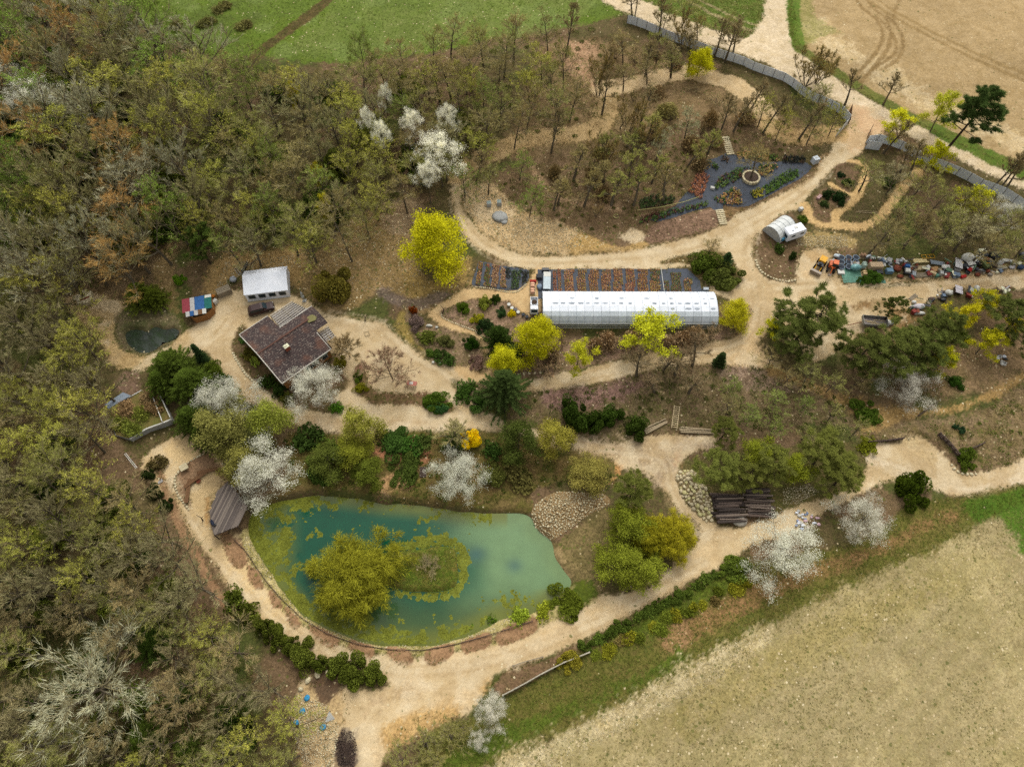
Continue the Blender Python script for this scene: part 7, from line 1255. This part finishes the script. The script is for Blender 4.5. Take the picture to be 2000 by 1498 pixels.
t = item('drain_cover', 'small square drain cover set in the plaza', 'cover', 313, 940, 40); MB().box((0,0,.02),(.9,.7,.04)).build('frame', STEEL, t); MB().box((0,0,.045),(.75,.55,.02)).build('lid', SHEETW, t)
t = item('pipe_rail', 'pair of white pipes leaning left of the plaza', 'pipes', 247, 888, wang((247,888),(275,922))*57.3)
for s_ in (-1, 1): MB().rod((0, s_*.12, .5), (4.2, s_*.12, .9), .05, 6).build('pipe', OFFW, t)
# lookout platform, lawn furniture
t = item('lookout_platform', 'small white square lookout platform on posts by the pond slope', 'platform', 663, 896); MB().box((0,0,1.5),(1.7,1.6,.1)).build('deck', OFFW, t); MB().box((0,.1,1.58),(.7,.6,.06)).build('mat', GREY, t); [MB().rod((sx*.75,sy*.7,-.4),(sx*.75,sy*.7,1.46),.06,5).build('post', DWOOD, t) for sx in (-1,1) for sy in (-1,1)]
t = item('lawn_table', 'red and white covered table under the pink bare tree', 'table', 805, 752, -8); MB().box((0,0,.72),(1.9,.9,.06)).build('top', M_('red_cloth', (176,110,96)), t); MB().box((-.1,0,.76),(.7,.5,.04)).build('cloth', OFFW, t); [MB().rod((sx*.85,sy*.38,0),(sx*.85,sy*.38,.7),.04,4).build('leg', DWOOD, t) for sx in (-1,1) for sy in (-1,1)]
for px, py, lb in ((717,652,'thin square frame lying on the house yard'),(634,617,'small orange frame behind the house')):
    t = item('square_frame', lb, 'frame', px, py, 20); [MB().box((c_[0], c_[1], .12), d_).build('bar', PWOOD, t) for c_, d_ in (((0,.42),(.9,.07,.07)),((0,-.42),(.9,.07,.07)),((.42,0),(.07,.9,.07)),((-.42,0),(.07,.9,.07)))]
# greenhouse surroundings
t = item('bench_table', 'long pale plastic-topped table at the left of the pot rows', 'table', 1068, 553, wang((1066,570),(1067,534))*57.3); MB().box((0,0,.8),(4.2,1.45,.08)).build('top', M_('pale_blue_sheet', (196,208,212)), t); MB().box((1.5,0,.86),(1.2,1.4,.04)).build('cloth', OFFW, t); [MB().rod((sx*1.9,sy*.6,0),(sx*1.9,sy*.6,.78),.05,4).build('leg', GREY, t) for sx in (-1,1) for sy in (-1,1)]
pallet('pallet of pink soil sacks beside the white dumper', 1040, 572, PWOOD, 90, 4, PINKB); pallet('second pallet of pink soil sacks nearer the red pots', 1040, 561, PWOOD, 90, 4, PINKB); t = item('red_pot_stack', 'bundle of red plastic pots on end above the soil sacks', 'pots', 1041, 550, 90)
for k in range(10): MB().rod((-.4+.2*(k//5), -.5+.25*(k % 5), 0), (-.4+.2*(k//5), -.5+.25*(k % 5), .7), .11, 8, .14).build('pot_stack', RED, t)
sack('blue-grey heap of pots beside the plastic-topped table', 1054, 562, (1.2,1.4,.7), M_('blue_grey_pots', (120,134,150)), 0, 'pots', 4, 'pot_heap'); crate('black tray stack at the top of the plastic-topped table', 1063, 529, (1.0,.7,.5), BLACK, 0, 'trays', 'tray_stack', False); crate('second black tray stack at the end of the pot rows', 1069, 529, (.6,.7,.5), BLACK, 0, 'trays', 'tray_stack', False)
crate('dark storage box left of the plastic-topped table', 1053, 543, (1.2,1.0,.7), DGREY, 0, 'box', 'storage_box', False)
t = item('irrigation_pipe', 'white irrigation pipe across the pot rows', 'pipe', 1290, 527); p = G(1296, 573); q = t.location; MB().rod((0,0,.6),(p[0]-q[0],p[1]-q[1],.6),.06,6).build('pipe', OFFW, t); MB().rod((p[0]-q[0],p[1]-q[1],.6),(p[0]-q[0]-.5,p[1]-q[1]-.5,.1),.05,6).build('elbow', OFFW, t)
boards('pale plank lying beside the track above the pots', 1013, 519, 1, 2.1, PWOOD, -14); crate('grey mesh box at the lower right of the pot mat', 1378, 567, (1.1,.7,.5), GREY, 0, 'box', 'mesh_box', False)
t = item('wooden_sign', 'small white board on the track island', 'sign', 1391, 517, -25); MB().box((0,0,.8),(1.1,.5,.08),0,.5).build('board', OFFW, t); MB().rod((0,0,0),(0,0,.8),.05,5).build('post', DWOOD, t)
for i, (px, py) in enumerate(((994,597),(1000,604),(1007,607),(1012,612),(1022,617),(1029,621))):
    t = item('garden_pot', ('white pot at the end of the upper garden bed','second white pot beside the upper garden bed','dark round pot beside the upper garden bed','white pot by the yellow bush','dark pot near the greenhouse corner','last dark pot near the greenhouse corner')[i], 'pot', px, py); mt = (OFFW,OFFW,BLACK,OFFW,DGREY,DGREY)[i]; MB().rod((0,0,0),(0,0,.5),.25,10,.36).build('pot', mt, t); MB().rod((0,0,.44),(0,0,.48),.32,10).build('soil', SOIL, t)
for i, (px, py) in enumerate(((838,637),(853,640),(846,709),(859,711))):
    t = item('white_stone', ('large white stone beside the garden path','small white stone beside the garden path','white stone at the front of the lower garden bed','second white stone at the front of the lower garden bed')[i], 'stone', px, py); MB().blob((0,0,.2),(1.3 if i == 0 else .6,.5,.5),i,1,.2).build('rock', M_('white_rock', (226,222,208)), t)
# nursery and garden beds
t = item('water_tank', 'white caged water tank at the right end of the nursery', 'tank', 1590, 318, 25); MB().box((0,0,.75),(1.3,1.2,1.3),top=.97).build('body', M_('tank_white', (216,222,226)), t); MB().rod((0,0,1.4),(0,0,1.48),.2,10).build('cap', OFFW, t); MB().box((0,0,.06),(1.4,1.3,.12)).build('pallet', PWOOD, t)
for k in range(5): MB().box((-.66+.33*k, -.62, .75), (.04, .04, 1.3)).box((-.66+.33*k, .62, .75), (.04, .04, 1.3)).build('cage_bar', GREY, t)
crate('small white box at the left end of the nursery plants', 1391, 369, (.9,.6,.45), OFFW, -20, 'box', 'box', False); bench('small pink garden bench in the round bed', 1599, 387, 45, 1.3, M_('pink_wood', (186,150,146)))
crate('white bee box beside the garden path', 1563, 411, (.9,.7,.7), OFFW, 20, 'box', 'bee_box', False); boards('thin pale poles lying on the right garden bed', 1694, 412, 2, 4.6, PWOOD, -4, .3, 'garden_poles', 'poles', .08)
t = item('hose_ring', 'coiled yellowish hose ring on the mound edge', 'hose', 1203, 423); m = MB()
for k in range(14): m.rod((.5*math.cos(k/14*6.283), .5*math.sin(k/14*6.283), .1), (.5*math.cos((k+1)/14*6.283), .5*math.sin((k+1)/14*6.283), .1), .08, 5)
m.build('coil', M_('hose', (196,190,120)), t); MB().rod((.4,0,.16),(.55,.05,.2),.09,5).build('tie', DGREY, t)
g_ = [G(*p) for p in ((1245,414),(1290,408),(1335,398),(1364,388))]; t = thing('garden_hose', 'pale hose stretched along the dark hedge row of pots', 'hose', g_[0])
for a, b in zip(g_[:-1], g_[1:]): MB().rod([a[j]-g_[0][j]+(.5 if j == 2 else 0) for j in range(3)], [b[j]-g_[0][j]+(.5 if j == 2 else 0) for j in range(3)], .06, 5).build('section', M_('hose', (196,190,120)), t)
for px, py, lb in ((955,402,'left concrete box on the rubble slope'),(975,400,'right concrete box on the rubble slope')):
    t = item('concrete_box', lb, 'box', px, py, 5); MB().box((0,0,.5),(.95,.95,1.0)).build('body', CONC, t); MB().box((0,0,1.02),(.7,.7,.06)).build('lid', M_('grey_green_lid', (150,166,158)), t)
t = item('rubble_cone', 'pale grey gravel cone below the concrete boxes', 'mound', 977, 424); MB().blob((0,0,.1),(3.4,3.0,1.0),9,3,.12).build('heap', CONC, t, True); MB().blob((.8,-1.2,.0),(1.6,1.4,.5),10,2,.15).build('heap', CONC, t, True)
# junk row beside the yard track, from the excavator to the right edge
for i in range(9):
    px = 1642+(i % 3)*14; py = 506+(i//3)*9
    t = item('plastic_tub', '%s blue-grey plastic tub, %s row of the tub block by the excavator' % (('left','middle','right')[i % 3], ('back','middle','front')[i//3]), 'tub', px, py, rnd.uniform(-6, 6), 'plastic tubs by the excavator'); MB().rod((0,0,0),(0,0,.5),.5,10,.62).build('body', M_('tub_blue', (74,88,108)), t); MB().rod((0,0,.48),(0,0,.53),.68,10).build('rim', M_('tub_rim', (120,136,150)), t); MB().rod((0,0,.5),(0,0,.545),.54,10).build('inside', M_('tub_inside', (48,54,64)), t)
sack('pale plastic bundle at the back of the tub block', 1634, 502, (1.6,1.0,.7), M_('pale_film', (186,196,200)), 0, 'bundle', 6, 'plastic_bundle'); crate('white square panel beside the green tarp', 1642, 532, (1.4,1.2,.25), OFFW, -5, 'tray', 'white_tray', False)
drape('green_tarp', 'green ground tarp in front of the tubs', 'tarp', [(1640,524),(1680,522),(1684,552),(1648,553)], TARPG, .06); drape('green_tarp', 'narrow green tarp edge under the bush row', 'tarp', [(1684,546),(1730,547),(1730,553),(1684,553)], TARPG, .05)
sack('shiny petrol-blue tarpaulin bundle', 1669, 526, (2.4,1.6,1.3), PETR, 0, 'bundle', 7, 'tarp_bundle'); pallet('pallet of pale green wrapped bricks', 1685, 522, PWOOD, 85, 4, M_('wrapped_green', (176,196,180)), 1.1); pallet('pallet of pale stone blocks in front of the wrapped bricks', 1687, 536, PWOOD, 85, 3, M_('block_tan', (206,176,128)), .6); pallet('pallet of brown roof tiles behind the wrapped bricks', 1684, 502, PWOOD, 0, 3, M_('tile_brown', (150,116,88)), .7)
t = item('beige_tarp_stack', 'long beige covered stack behind the green shrubs', 'stack', 1708, 523, 0); MB().box((0,0,.55),(2.8,1.4,1.1),top=.9).build('cover', M_('beige_tarp', (196,172,138), (172,148,116), scale=2), t); MB().box((0,-.72,.1),(2.8,.06,.2)).build('base', PWOOD, t)
for i, (px, py) in enumerate(((1688,546),(1702,545),(1716,542),(1706,536))): plant(SH, px, py, 22, 1.2, (84,112,40), 'stored_shrub', '%s stored green shrub on the tarp edge' % ('first','second','third','fourth')[i], 'bush', None, .45)
crate('black and white spotted crate of pots', 1716, 534, (1.2,.9,.6), BLACK, 0, 'crate', 'pot_crate'); crate('blue-topped small table with boxes', 1735, 532, (1.4,1.0,.8), M_('blue_top', (110,140,160)), 0, 'table', 'side_table', False); sack('rusty scrap heap beside the blue-topped table', 1752, 526, (1.8,1.7,.8), RUST, 0, 'scrap', 8, 'scrap_heap'); sack('rusty pots and wheels in front of the scrap heap', 1757, 541, (1.4,.9,.5), RUST, 0, 'scrap', 9, 'scrap_heap')
t = item('quad_cart', 'small cart with blue and white boxes', 'cart', 1769, 530, 80); MB().box((0,0,.55),(2.2,1.1,.12)).build('deck', DGREY, t); MB().box((.7,0,.85),(.6,.9,.5)).build('box', BLUE, t); MB().box((-.4,0,.8),(.9,.9,.4)).build('box', OFFW, t); [wheel(t, sx*.7, sy*.55, .28, .18) for sx in (-1,1) for sy in (-1,1)]
boards('stack of pale squared timbers, topmost by the yellow frame', 1797, 510, 8, 3.0, M_('new_timber', (226,206,150)), 3); boards('stack of weathered pale planks below the squared timbers', 1797, 524, 8, 3.0, PWOOD, 4); boards('stack of grey pipes and planks nearest the track', 1799, 538, 8, 3.4, GWOOD, 3)
t = item('mesh_barrier', 'flat yellow metal mesh frame on the bank behind the timbers', 'barrier', 1812, 502, 4); [MB().box((c_[0], c_[1], .2), d_).build('bar', YELP, t) for c_, d_ in (((0,.45),(2.6,.06,.06)),((0,-.45),(2.6,.06,.06)),((1.3,0),(.06,.95,.06)),((-1.3,0),(.06,.95,.06)),((.4,0),(.05,.9,.05)),((-.4,0),(.05,.9,.05)))]
crate('open brown box beside the white foil', 1825, 528, (1.5,1.2,.5), M_('card_brown', (186,146,98)), 15, 'box', 'cardboard_box', False); sheet('grey plastic sheets behind the brown box', 1830, 515, 3.0, 1.0, M_('grey_sheet', (140,150,156)), -6); sack('white crumpled foil beside the red strip', 1846, 523, (1.9,1.2,.6), OFFW, 0, 'foil', 11, 'white_foil'); boards('red plank between the brown box and the white foil', 1836, 526, 1, 1.8, RED, -65); sack('dark bags in front of the white foil', 1850, 534, (2.2,.8,.6), BLACK, 0, 'bag', 12); crate('small green jerrycan box by the track', 1828, 540, (.7,.6,.6), TARPG, 0, 'can', 'green_can', False)
sheet('tilted pale corrugated sheet standing in the junk row', 1868, 520, 3.2, 1.4, M_('pale_corrugated', (190,188,186)), 65, .9, .2, 'corrugated_sheet'); sheet('white flat door lying on dark crates', 1893, 518, 1.7, 1.0, OFFW, 15, .7, .05, 'white_door', 'door', 3); t = item('covered_tank', 'big off-white covered tank in the junk row', 'tank', 1886, 508, 10); MB().blob((0,0,.8),(2.6,1.9,1.8),13,3,.08).build('cover', M_('tank_cover', (214,212,200)), t, True); MB().box((0,-.3,1.65),(.7,.5,.1)).build('lid', OFFW, t)
t = item('red_cement_mixer', 'red cement mixer in front of the white door', 'mixer', 1889, 533, 40); MB().rod((0,0,.6),(.5,0,1.1),.45,10,.3).build('drum', RED, t); MB().box((-.1,0,.4),(.9,.7,.15)).build('frame', DGREY, t); [wheel(t, -.2, s_*.4, .25, .12) for s_ in (-1, 1)]
crate('red toolbox on the track edge below the mixer', 1880, 542, (1.2,.6,.4), RED, 20, 'box', 'red_box', False); crate('white machine housing behind the black tarp', 1914, 494, (1.5,.8,.9), CREAM, 5, 'machine', 'machine_housing', False); crate('dark machine body below the white housing', 1917, 501, (1.8,1.2,.8), DGREY, 10, 'machine', 'scrap_machine', False); sack('large black tarpaulin bundle', 1939, 503, (2.4,2.0,1.6), BLACK, 0, 'bundle', 14, 'tarp_bundle'); sack('smaller black bag below the tarpaulin bundle', 1932, 517, (1.5,1.6,1.0), BLACK, 0, 'bag', 15)
t = item('scrap_tractor', 'old green scrap tractor with tangled parts', 'tractor', 1918, 522, -70); MB().box((0,0,.9),(1.9,.8,.7)).build('body', M_('old_green', (86,96,54)), t); [wheel(t, -.6, s_*.65, .5, .25) for s_ in (-1, 1)]; [wheel(t, .8, s_*.5, .32, .2) for s_ in (-1, 1)]; MB().rod((0,0,1.2),(.8,.6,2.0),.05,5).build('pipe', YELP, t); MB().rod((-.4,.2,1.2),(-.9,-.8,1.7),.05,5).build('pipe', RUST, t)
for i, (px, py, mt) in enumerate(((1927,531,RUST),(1905,527,DGREY),(1932,538,STEEL),(1908,538,RUST),(1898,525,OFFW))): sack(('rusty','dark','steel','brown','pale')[i]+' scrap parts around the old tractor', px, py, (1.1,.9,.6), mt, 0, 'scrap', 20+i, 'scrap_heap')
for i, (px, py, mt, d) in enumerate(((1950,515,CONC,(2.0,1.2,.7)),(1963,510,OFFW,(1.8,.8,.5)),(1954,523,M_('pale_net', (176,168,146)),(2.6,1.1,.6)),(1978,512,PWOOD,(2.4,.7,.5)),(1992,524,M_('navy_bag', (44,58,80)),(1.6,1.2,.7)),(1994,505,BLACK,(1.8,2.2,1.5)),(1976,523,SHEETW,(1.4,.9,.4)))): sack(('grey rubble bag right of the black bags','white roll right of the black bags','pale net heap by the track','long pale bundle near the right edge','navy bag at the right edge','tall black bin bag at the right edge','pale flat bag near the right edge')[i], px, py, d, mt, 0, 'bag', 30+i)
JM = [OFFW, BLACK, RUST, GREY, M_('faded_blue', (104,120,138)), PWOOD, GWOOD, CREAM, DWOOD, M_('faded_green', (96,120,96)), CONC, M_('dull_red', (140,60,52)), SHEETW, DGREY]
def junk(label, px, py, w_, n, seed):
    g = random.Random(seed); t = item('junk_heap', label, 'junk', px, py)
    for k in range(n):
        x_, y_ = g.uniform(-w_, w_), g.uniform(-.9, .9); mt = g.choice(JM); u = g.random(); zz = g.uniform(.1, .5); an = g.uniform(0, 3.1)
        if u < .35: MB().box((x_, y_, zz), (g.uniform(.5, 1.3), g.uniform(.4, .9), zz*1.6), an, g.uniform(-.2, .2), g.uniform(-.2, .2)).build('box', mt, t)
        elif u < .6: MB().rod((x_, y_, zz), (x_+math.cos(an)*g.uniform(.8, 2), y_+math.sin(an)*.8, zz+g.uniform(-.1, .5)), g.uniform(.03, .08), 5).build('pipe', mt, t)
        elif u < .8: MB().box((x_, y_, zz+.2), (g.uniform(.8, 1.9), g.uniform(.14, .5), .05), an, g.uniform(-.3, .3), g.uniform(-.3, .3)).build('board', mt, t)
        elif u < .9: MB().rod((x_, y_, .05), (x_, y_, .05+zz), g.uniform(.2, .38), 9).build('bucket', mt, t)
        else: MB().blob((x_, y_, zz*.6), (g.uniform(.5, 1.1), g.uniform(.4, .8), zz*1.5), k, 0, .25).build('bag', mt, t)
for i, (px, py, lb) in enumerate(((1660,516,'behind the petrol-blue tarpaulin'),(1697,508,'behind the beige covered stack'),(1722,512,'behind the blue-topped table'),(1742,518,'left of the rusty scrap'),(1760,514,'right above the rusty scrap'),(1780,520,'between the cart and the timbers'),(1784,538,'in front of the timbers'),(1815,530,'right of the timbers'),(1838,537,'in front of the white foil'),(1858,514,'behind the tilted corrugated sheet'),(1862,536,'below the tilted corrugated sheet'),(1880,524,'under the white door'),(1902,512,'left of the black tarpaulin'),(1910,534,'below the old tractor'),(1926,512,'behind the old tractor'),(1945,527,'right of the old tractor'),(1962,518,'beside the pale net heap'),(1982,518,'near the right edge'),(1632,516,'between excavator and tubs'),(1790,608,'beside the lilac-grey sack'),(1812,594,'by the dark log bundle'),(1836,578,'in front of the white bag'),(1895,575,'under the yellow maple bush'),(1960,566,'at the right end south of the track'))): junk('jumble of odds and ends '+lb, px, py, 1.1, 9, 300+i)
# second row, south of the track
for i, (px, py, mt, d) in enumerate(((1766,585,PWOOD,(1.6,1.0,.4)),(1784,592,OFFW,(1.0,.8,.6)),(1793,601,M_('lilac_bag', (190,184,186)),(2.4,1.3,.9)),(1793,613,OFFW,(2.6,.8,.6)),(1777,604,BLACK,(.9,.8,.6)),(1818,586,DWOOD,(1.4,1.0,.6)),(1851,574,OFFW,(1.5,1.4,1.0)),(1841,587,BLACK,(1.2,.9,.6)),(1736,632,OFFW,(1.8,1.3,.8)),(1905,567,OFFW,(.8,1.6,1.2)))): sack(('tan sack south of the yard track','small white sack south of the yard track','lilac-grey sack among the bricks','long white sack below the lilac one','black bucket bag beside the lilac sack','dark log bundle south of the track','white bag in front of the grey panel','black tyre bag in front of the grey panel','white bags beside the tipper trailer','white cloth among the yellow maples')[i], px, py, d, mt, 0, 'bag', 50+i)
sheet('pale grey slatted panel beside the yellow maple', 1869, 570, 1.5, 1.9, M_('lilac_panel', (196,190,194)), -15, .8, .15, 'slatted_panel', 'panel'); boards('grey planks near the tan sack', 1782, 580, 3, 2.2, GWOOD, 35)
t = item('white_debris', 'white debris pile beside the side track', 'debris', 1955, 704)
for k in range(14): MB().blob((rnd.gauss(0,.7), rnd.gauss(0,.6), .2), (rnd.uniform(.3,.9), rnd.uniform(.3,.7), .4), k, 0, .25).build('piece', (OFFW, OFFW, BLACK, WHITE)[k % 4], t)
t = item('plastic_waste', 'blue-white heap of plastic waste above the broad cherry', 'waste', 1568, 1016)
for k in range(26): MB().blob((rnd.gauss(0,1.1), rnd.gauss(0,.7), .2), (rnd.uniform(.3,.8), rnd.uniform(.25,.6), .35), k, 0, .25).build('piece', (OFFW, WHITE, M_('pale_blue', (150,166,196)), M_('pale_pink', (214,180,186)))[k % 4], t)
for i, (px, py) in enumerate(((600,1363),(591,1388),(579,1412),(631,1420))): sack(('upper','second','third','rightmost')[i]+' bright blue plastic bag in the bottom clearing', px, py, (1.0,.9,.5), M_('bright_blue', (62,150,196)), rnd.uniform(0, 90), 'bag', 70+i)
t = item('white_sheet', 'white triangular board leaning in the bottom clearing', 'board', 643, 1401, 30); MB().add([(-.8,-.3,.05),(.7,-.6,.05),(.5,.7,.9),(-.8,-.3,.1),(.7,-.6,.1),(.5,.7,.95)], [(2,1,0),(3,4,5),(0,1,4,3),(1,2,5,4),(2,0,3,5)]).build('sheet', OFFW, t); MB().rod((.5,.7,0),(.5,.7,.9),.04,4).build('prop', DWOOD, t)
t = item('fallen_pole', 'long pale bare pole beside the bottom clearing', 'pole', 601, 1488, wang((601,1488),(589,1416))*57.3); MB().rod((0,0,.3),(4.0,0,.8),.08,6,.06).build('trunk', PWOOD, t); MB().rod((4.0,0,.8),(8.0,.2,.6),.06,6,.03).build('top', PWOOD, t)
# logs, ladder, poles
LOGM = [M_('charred_log%d' % i, c, scale=4, stretch=(1, 6, 6), fine=.3) for i, c in enumerate(((104,88,78),(134,118,104),(74,64,58)))]
for lb, a, b, n, L in (('left stack of dark logs beside the boulder pile', (1396,965), (1446,1022), 17, 5.4), ('right stack of dark logs under the pines', (1460,955), (1500,1010), 15, 4.6)):
    p, q = G(a[0], b[1]), G(b[0], b[1]); t = thing('log_stack', lb, 'logs', p, math.atan2(q[1]-p[1], q[0]-p[0])); dep = G(a[0], a[1])[1]-p[1]
    for k in range(n):
        yy = dep*k/(n-1)
        for lay in range(3 if k < n-1 else 1):
            if lay and rnd.random() < .3: continue
            rr = rnd.uniform(.13, .3); l0 = rnd.uniform(-.5, .8); l1_ = L-rnd.uniform(-.4, 1.2); zb = .2+.34*lay
            MB().rod((l0, yy+dep/n*.5*(lay % 2)+rnd.uniform(-.15, .15), zb+rnd.uniform(0, .15)), (l1_, yy+dep/n*.5*(lay % 2)+rnd.uniform(-.3, .3), zb+rnd.uniform(0, .2)), rr, 7, rr*rnd.uniform(.6, .95)).build('log', rnd.choice(LOGM), t)
sack('pale ash heap between the log stacks', 1444, 1018, (2.6,2.2,.8), M_('ash', (190,182,166)), 0, 'heap', 80, 'ash_heap')
p, q = G(1316, 838), G(1321, 800); t = thing('ladder', 'pale wooden ladder lying up the bank', 'ladder', p, math.atan2(q[1]-p[1], q[0]-p[0])); L = math.hypot(q[0]-p[0], q[1]-p[1])+.6; dz_ = q[2]-p[2]; pitch = -math.atan2(dz_, L)
for s_ in (-1, 1): MB().box((L/2, s_*.5, dz_/2+.35), (math.hypot(L, dz_), .12, .1), 0, 0, pitch).build('rail', PWOOD, t)
for k in range(11): MB().box((L*(k+.5)/11, 0, dz_*(k+.5)/11+.38), (.12, 1.0, .07)).build('rung', PWOOD, t)
for lb, a, b, n in (('pale poles leaning together left of the ladder', (1258,846), (1303,826), 4), ('long pale timbers edging the lower yard right of the ladder', (1326,842), (1392,844), 4)):
    p, q = G(*a), G(*b); t = thing('timber_poles', lb, 'timber', p, math.atan2(q[1]-p[1], q[0]-p[0])); L = math.hypot(q[0]-p[0], q[1]-p[1])
    for k in range(n): MB().rod((rnd.uniform(0,.4), .32*k-.3, .2+.1*(k % 2)), (L+rnd.uniform(-.4,.4), .3*k-.3+rnd.uniform(-.3,.3), float(q[2]-p[2])+.25), .14, 6, .1).build('pole', M_('peeled_pole', (186,168,136), (156,138,108), scale=3), t)
for lb, px, py, deg, L, mt in (('grey boat-like trough among the triangular trees', 1250, 1027, 25, 2.6, M_('trough', (140,148,140))), ('long pale plank among the triangular trees', 1273, 1050, 25, 3.6, GWOOD)):
    t = item('trough' if 'trough' in lb else 'plank_bench', lb, 'trough' if 'trough' in lb else 'plank', px, py, deg, dz=1.2); MB().box((0,0,.3),(L,.8 if L < 3 else .4,.25),top=1.1).build('body', mt, t); [MB().box((s_*L*.35,0,-.5),(.15,.4,1.6)).build('support', DWOOD, t) for s_ in (-1,1)]
crate('white box on the slope by the laurel hedge', 1090, 1232, (.01,.01,.01), OFFW) if False else None
# dead leaning trunk on the side track
p = G(1792, 813); t = thing('fallen_branch', 'dark fallen branch across the side track bank', 'branch', p, wang((1792,813),(1836,782))); MB().rod((0,0,.2),(5.5,0,.9),.14,6,.06).build('limb', DWOOD, t); MB().rod((3.2,0,.6),(4.6,1.0,1.2),.06,5,.02).build('twig', DWOOD, t); MB().rod((4.0,0,.7),(5.2,-.9,1.2),.05,5,.02).build('twig', DWOOD, t)

# every look-alike in the woods gets a label of its own: which of its kind it is, counted from a landmark one can find
LM = [('the meadow corner',290,60),('the dark hedge strip',520,105),('the left edge cherry',50,180),('the patchwork shed',390,600),('the white shed',520,560),('the garden pond',290,660),('the earth roof',270,810),('the plaza',320,900),('the huge pale tree',175,1330),('the lower left corner',0,1490),('the upper left corner',0,0),('the big maple',853,460),('the largest cherry',865,285),('the small yellow trees',625,370),('the stone oven',168,586),('the white pipes',260,905),('the pond walk shrubs',480,1190),('the bottom clearing',600,1400),('the utility pole',1240,20),('the gateway',1680,250),('the nursery steps',1421,285),('the concrete boxes',965,400),('the left edge middle',0,750),('the tall pine',1905,230),('the loop path bend',1180,180),('the grey fence curve',1950,370),('the meadow right end',1100,60),('the small round maple',1369,118),('the hose ring',1203,423),('the camper',1545,455),('the left wood middle',200,250),('the left picture edge',0,400),('the mound middle',1220,340),('the nursery top edge',1480,310),('the white cherry twins',810,240)]
ORD = ['nearest','second nearest','third nearest','fourth nearest','fifth nearest','sixth nearest','seventh nearest','eighth nearest','ninth nearest','tenth nearest','eleventh nearest','twelfth nearest','thirteenth nearest','fourteenth nearest','fifteenth nearest','sixteenth nearest','seventeenth nearest','eighteenth nearest','nineteenth nearest','twentieth nearest','twenty-first nearest','twenty-second nearest','twenty-third nearest','twenty-fourth nearest']
by = {}; WH = (' in the ', ' on the ', ' inside ', ' behind ', ' beside ', ' growing ', ' above the ', ' below the ')
def shorten(lb):
    for w_ in WH: lb = lb.split(w_)[0]
    return lb
seen_ = {}
for nm_ in SPOT: seen_[bpy.data.objects[nm_]['label']] = seen_.get(bpy.data.objects[nm_]['label'], 0)+1
for nm_, (px, py) in SPOT.items():
    o = bpy.data.objects.get(nm_)
    if o and o.get('group') and seen_[o['label']] > 1: by.setdefault(shorten(o['label']), []).append((o, px, py))
for lb, l in by.items():
    near_ = {}
    for o, px, py in l:
        k = min(LM, key=lambda q: (q[1]-px)**2+(q[2]-py)**2); near_.setdefault(k[0], []).append(((k[1]-px)**2+(k[2]-py)**2, o))
    short = lb
    for k, v in near_.items():
        for i, (_, o) in enumerate(sorted(v, key=lambda q: q[0])): o['label'] = '%s, %s of its kind to %s' % (short, ORD[min(i, len(ORD)-1)], k)
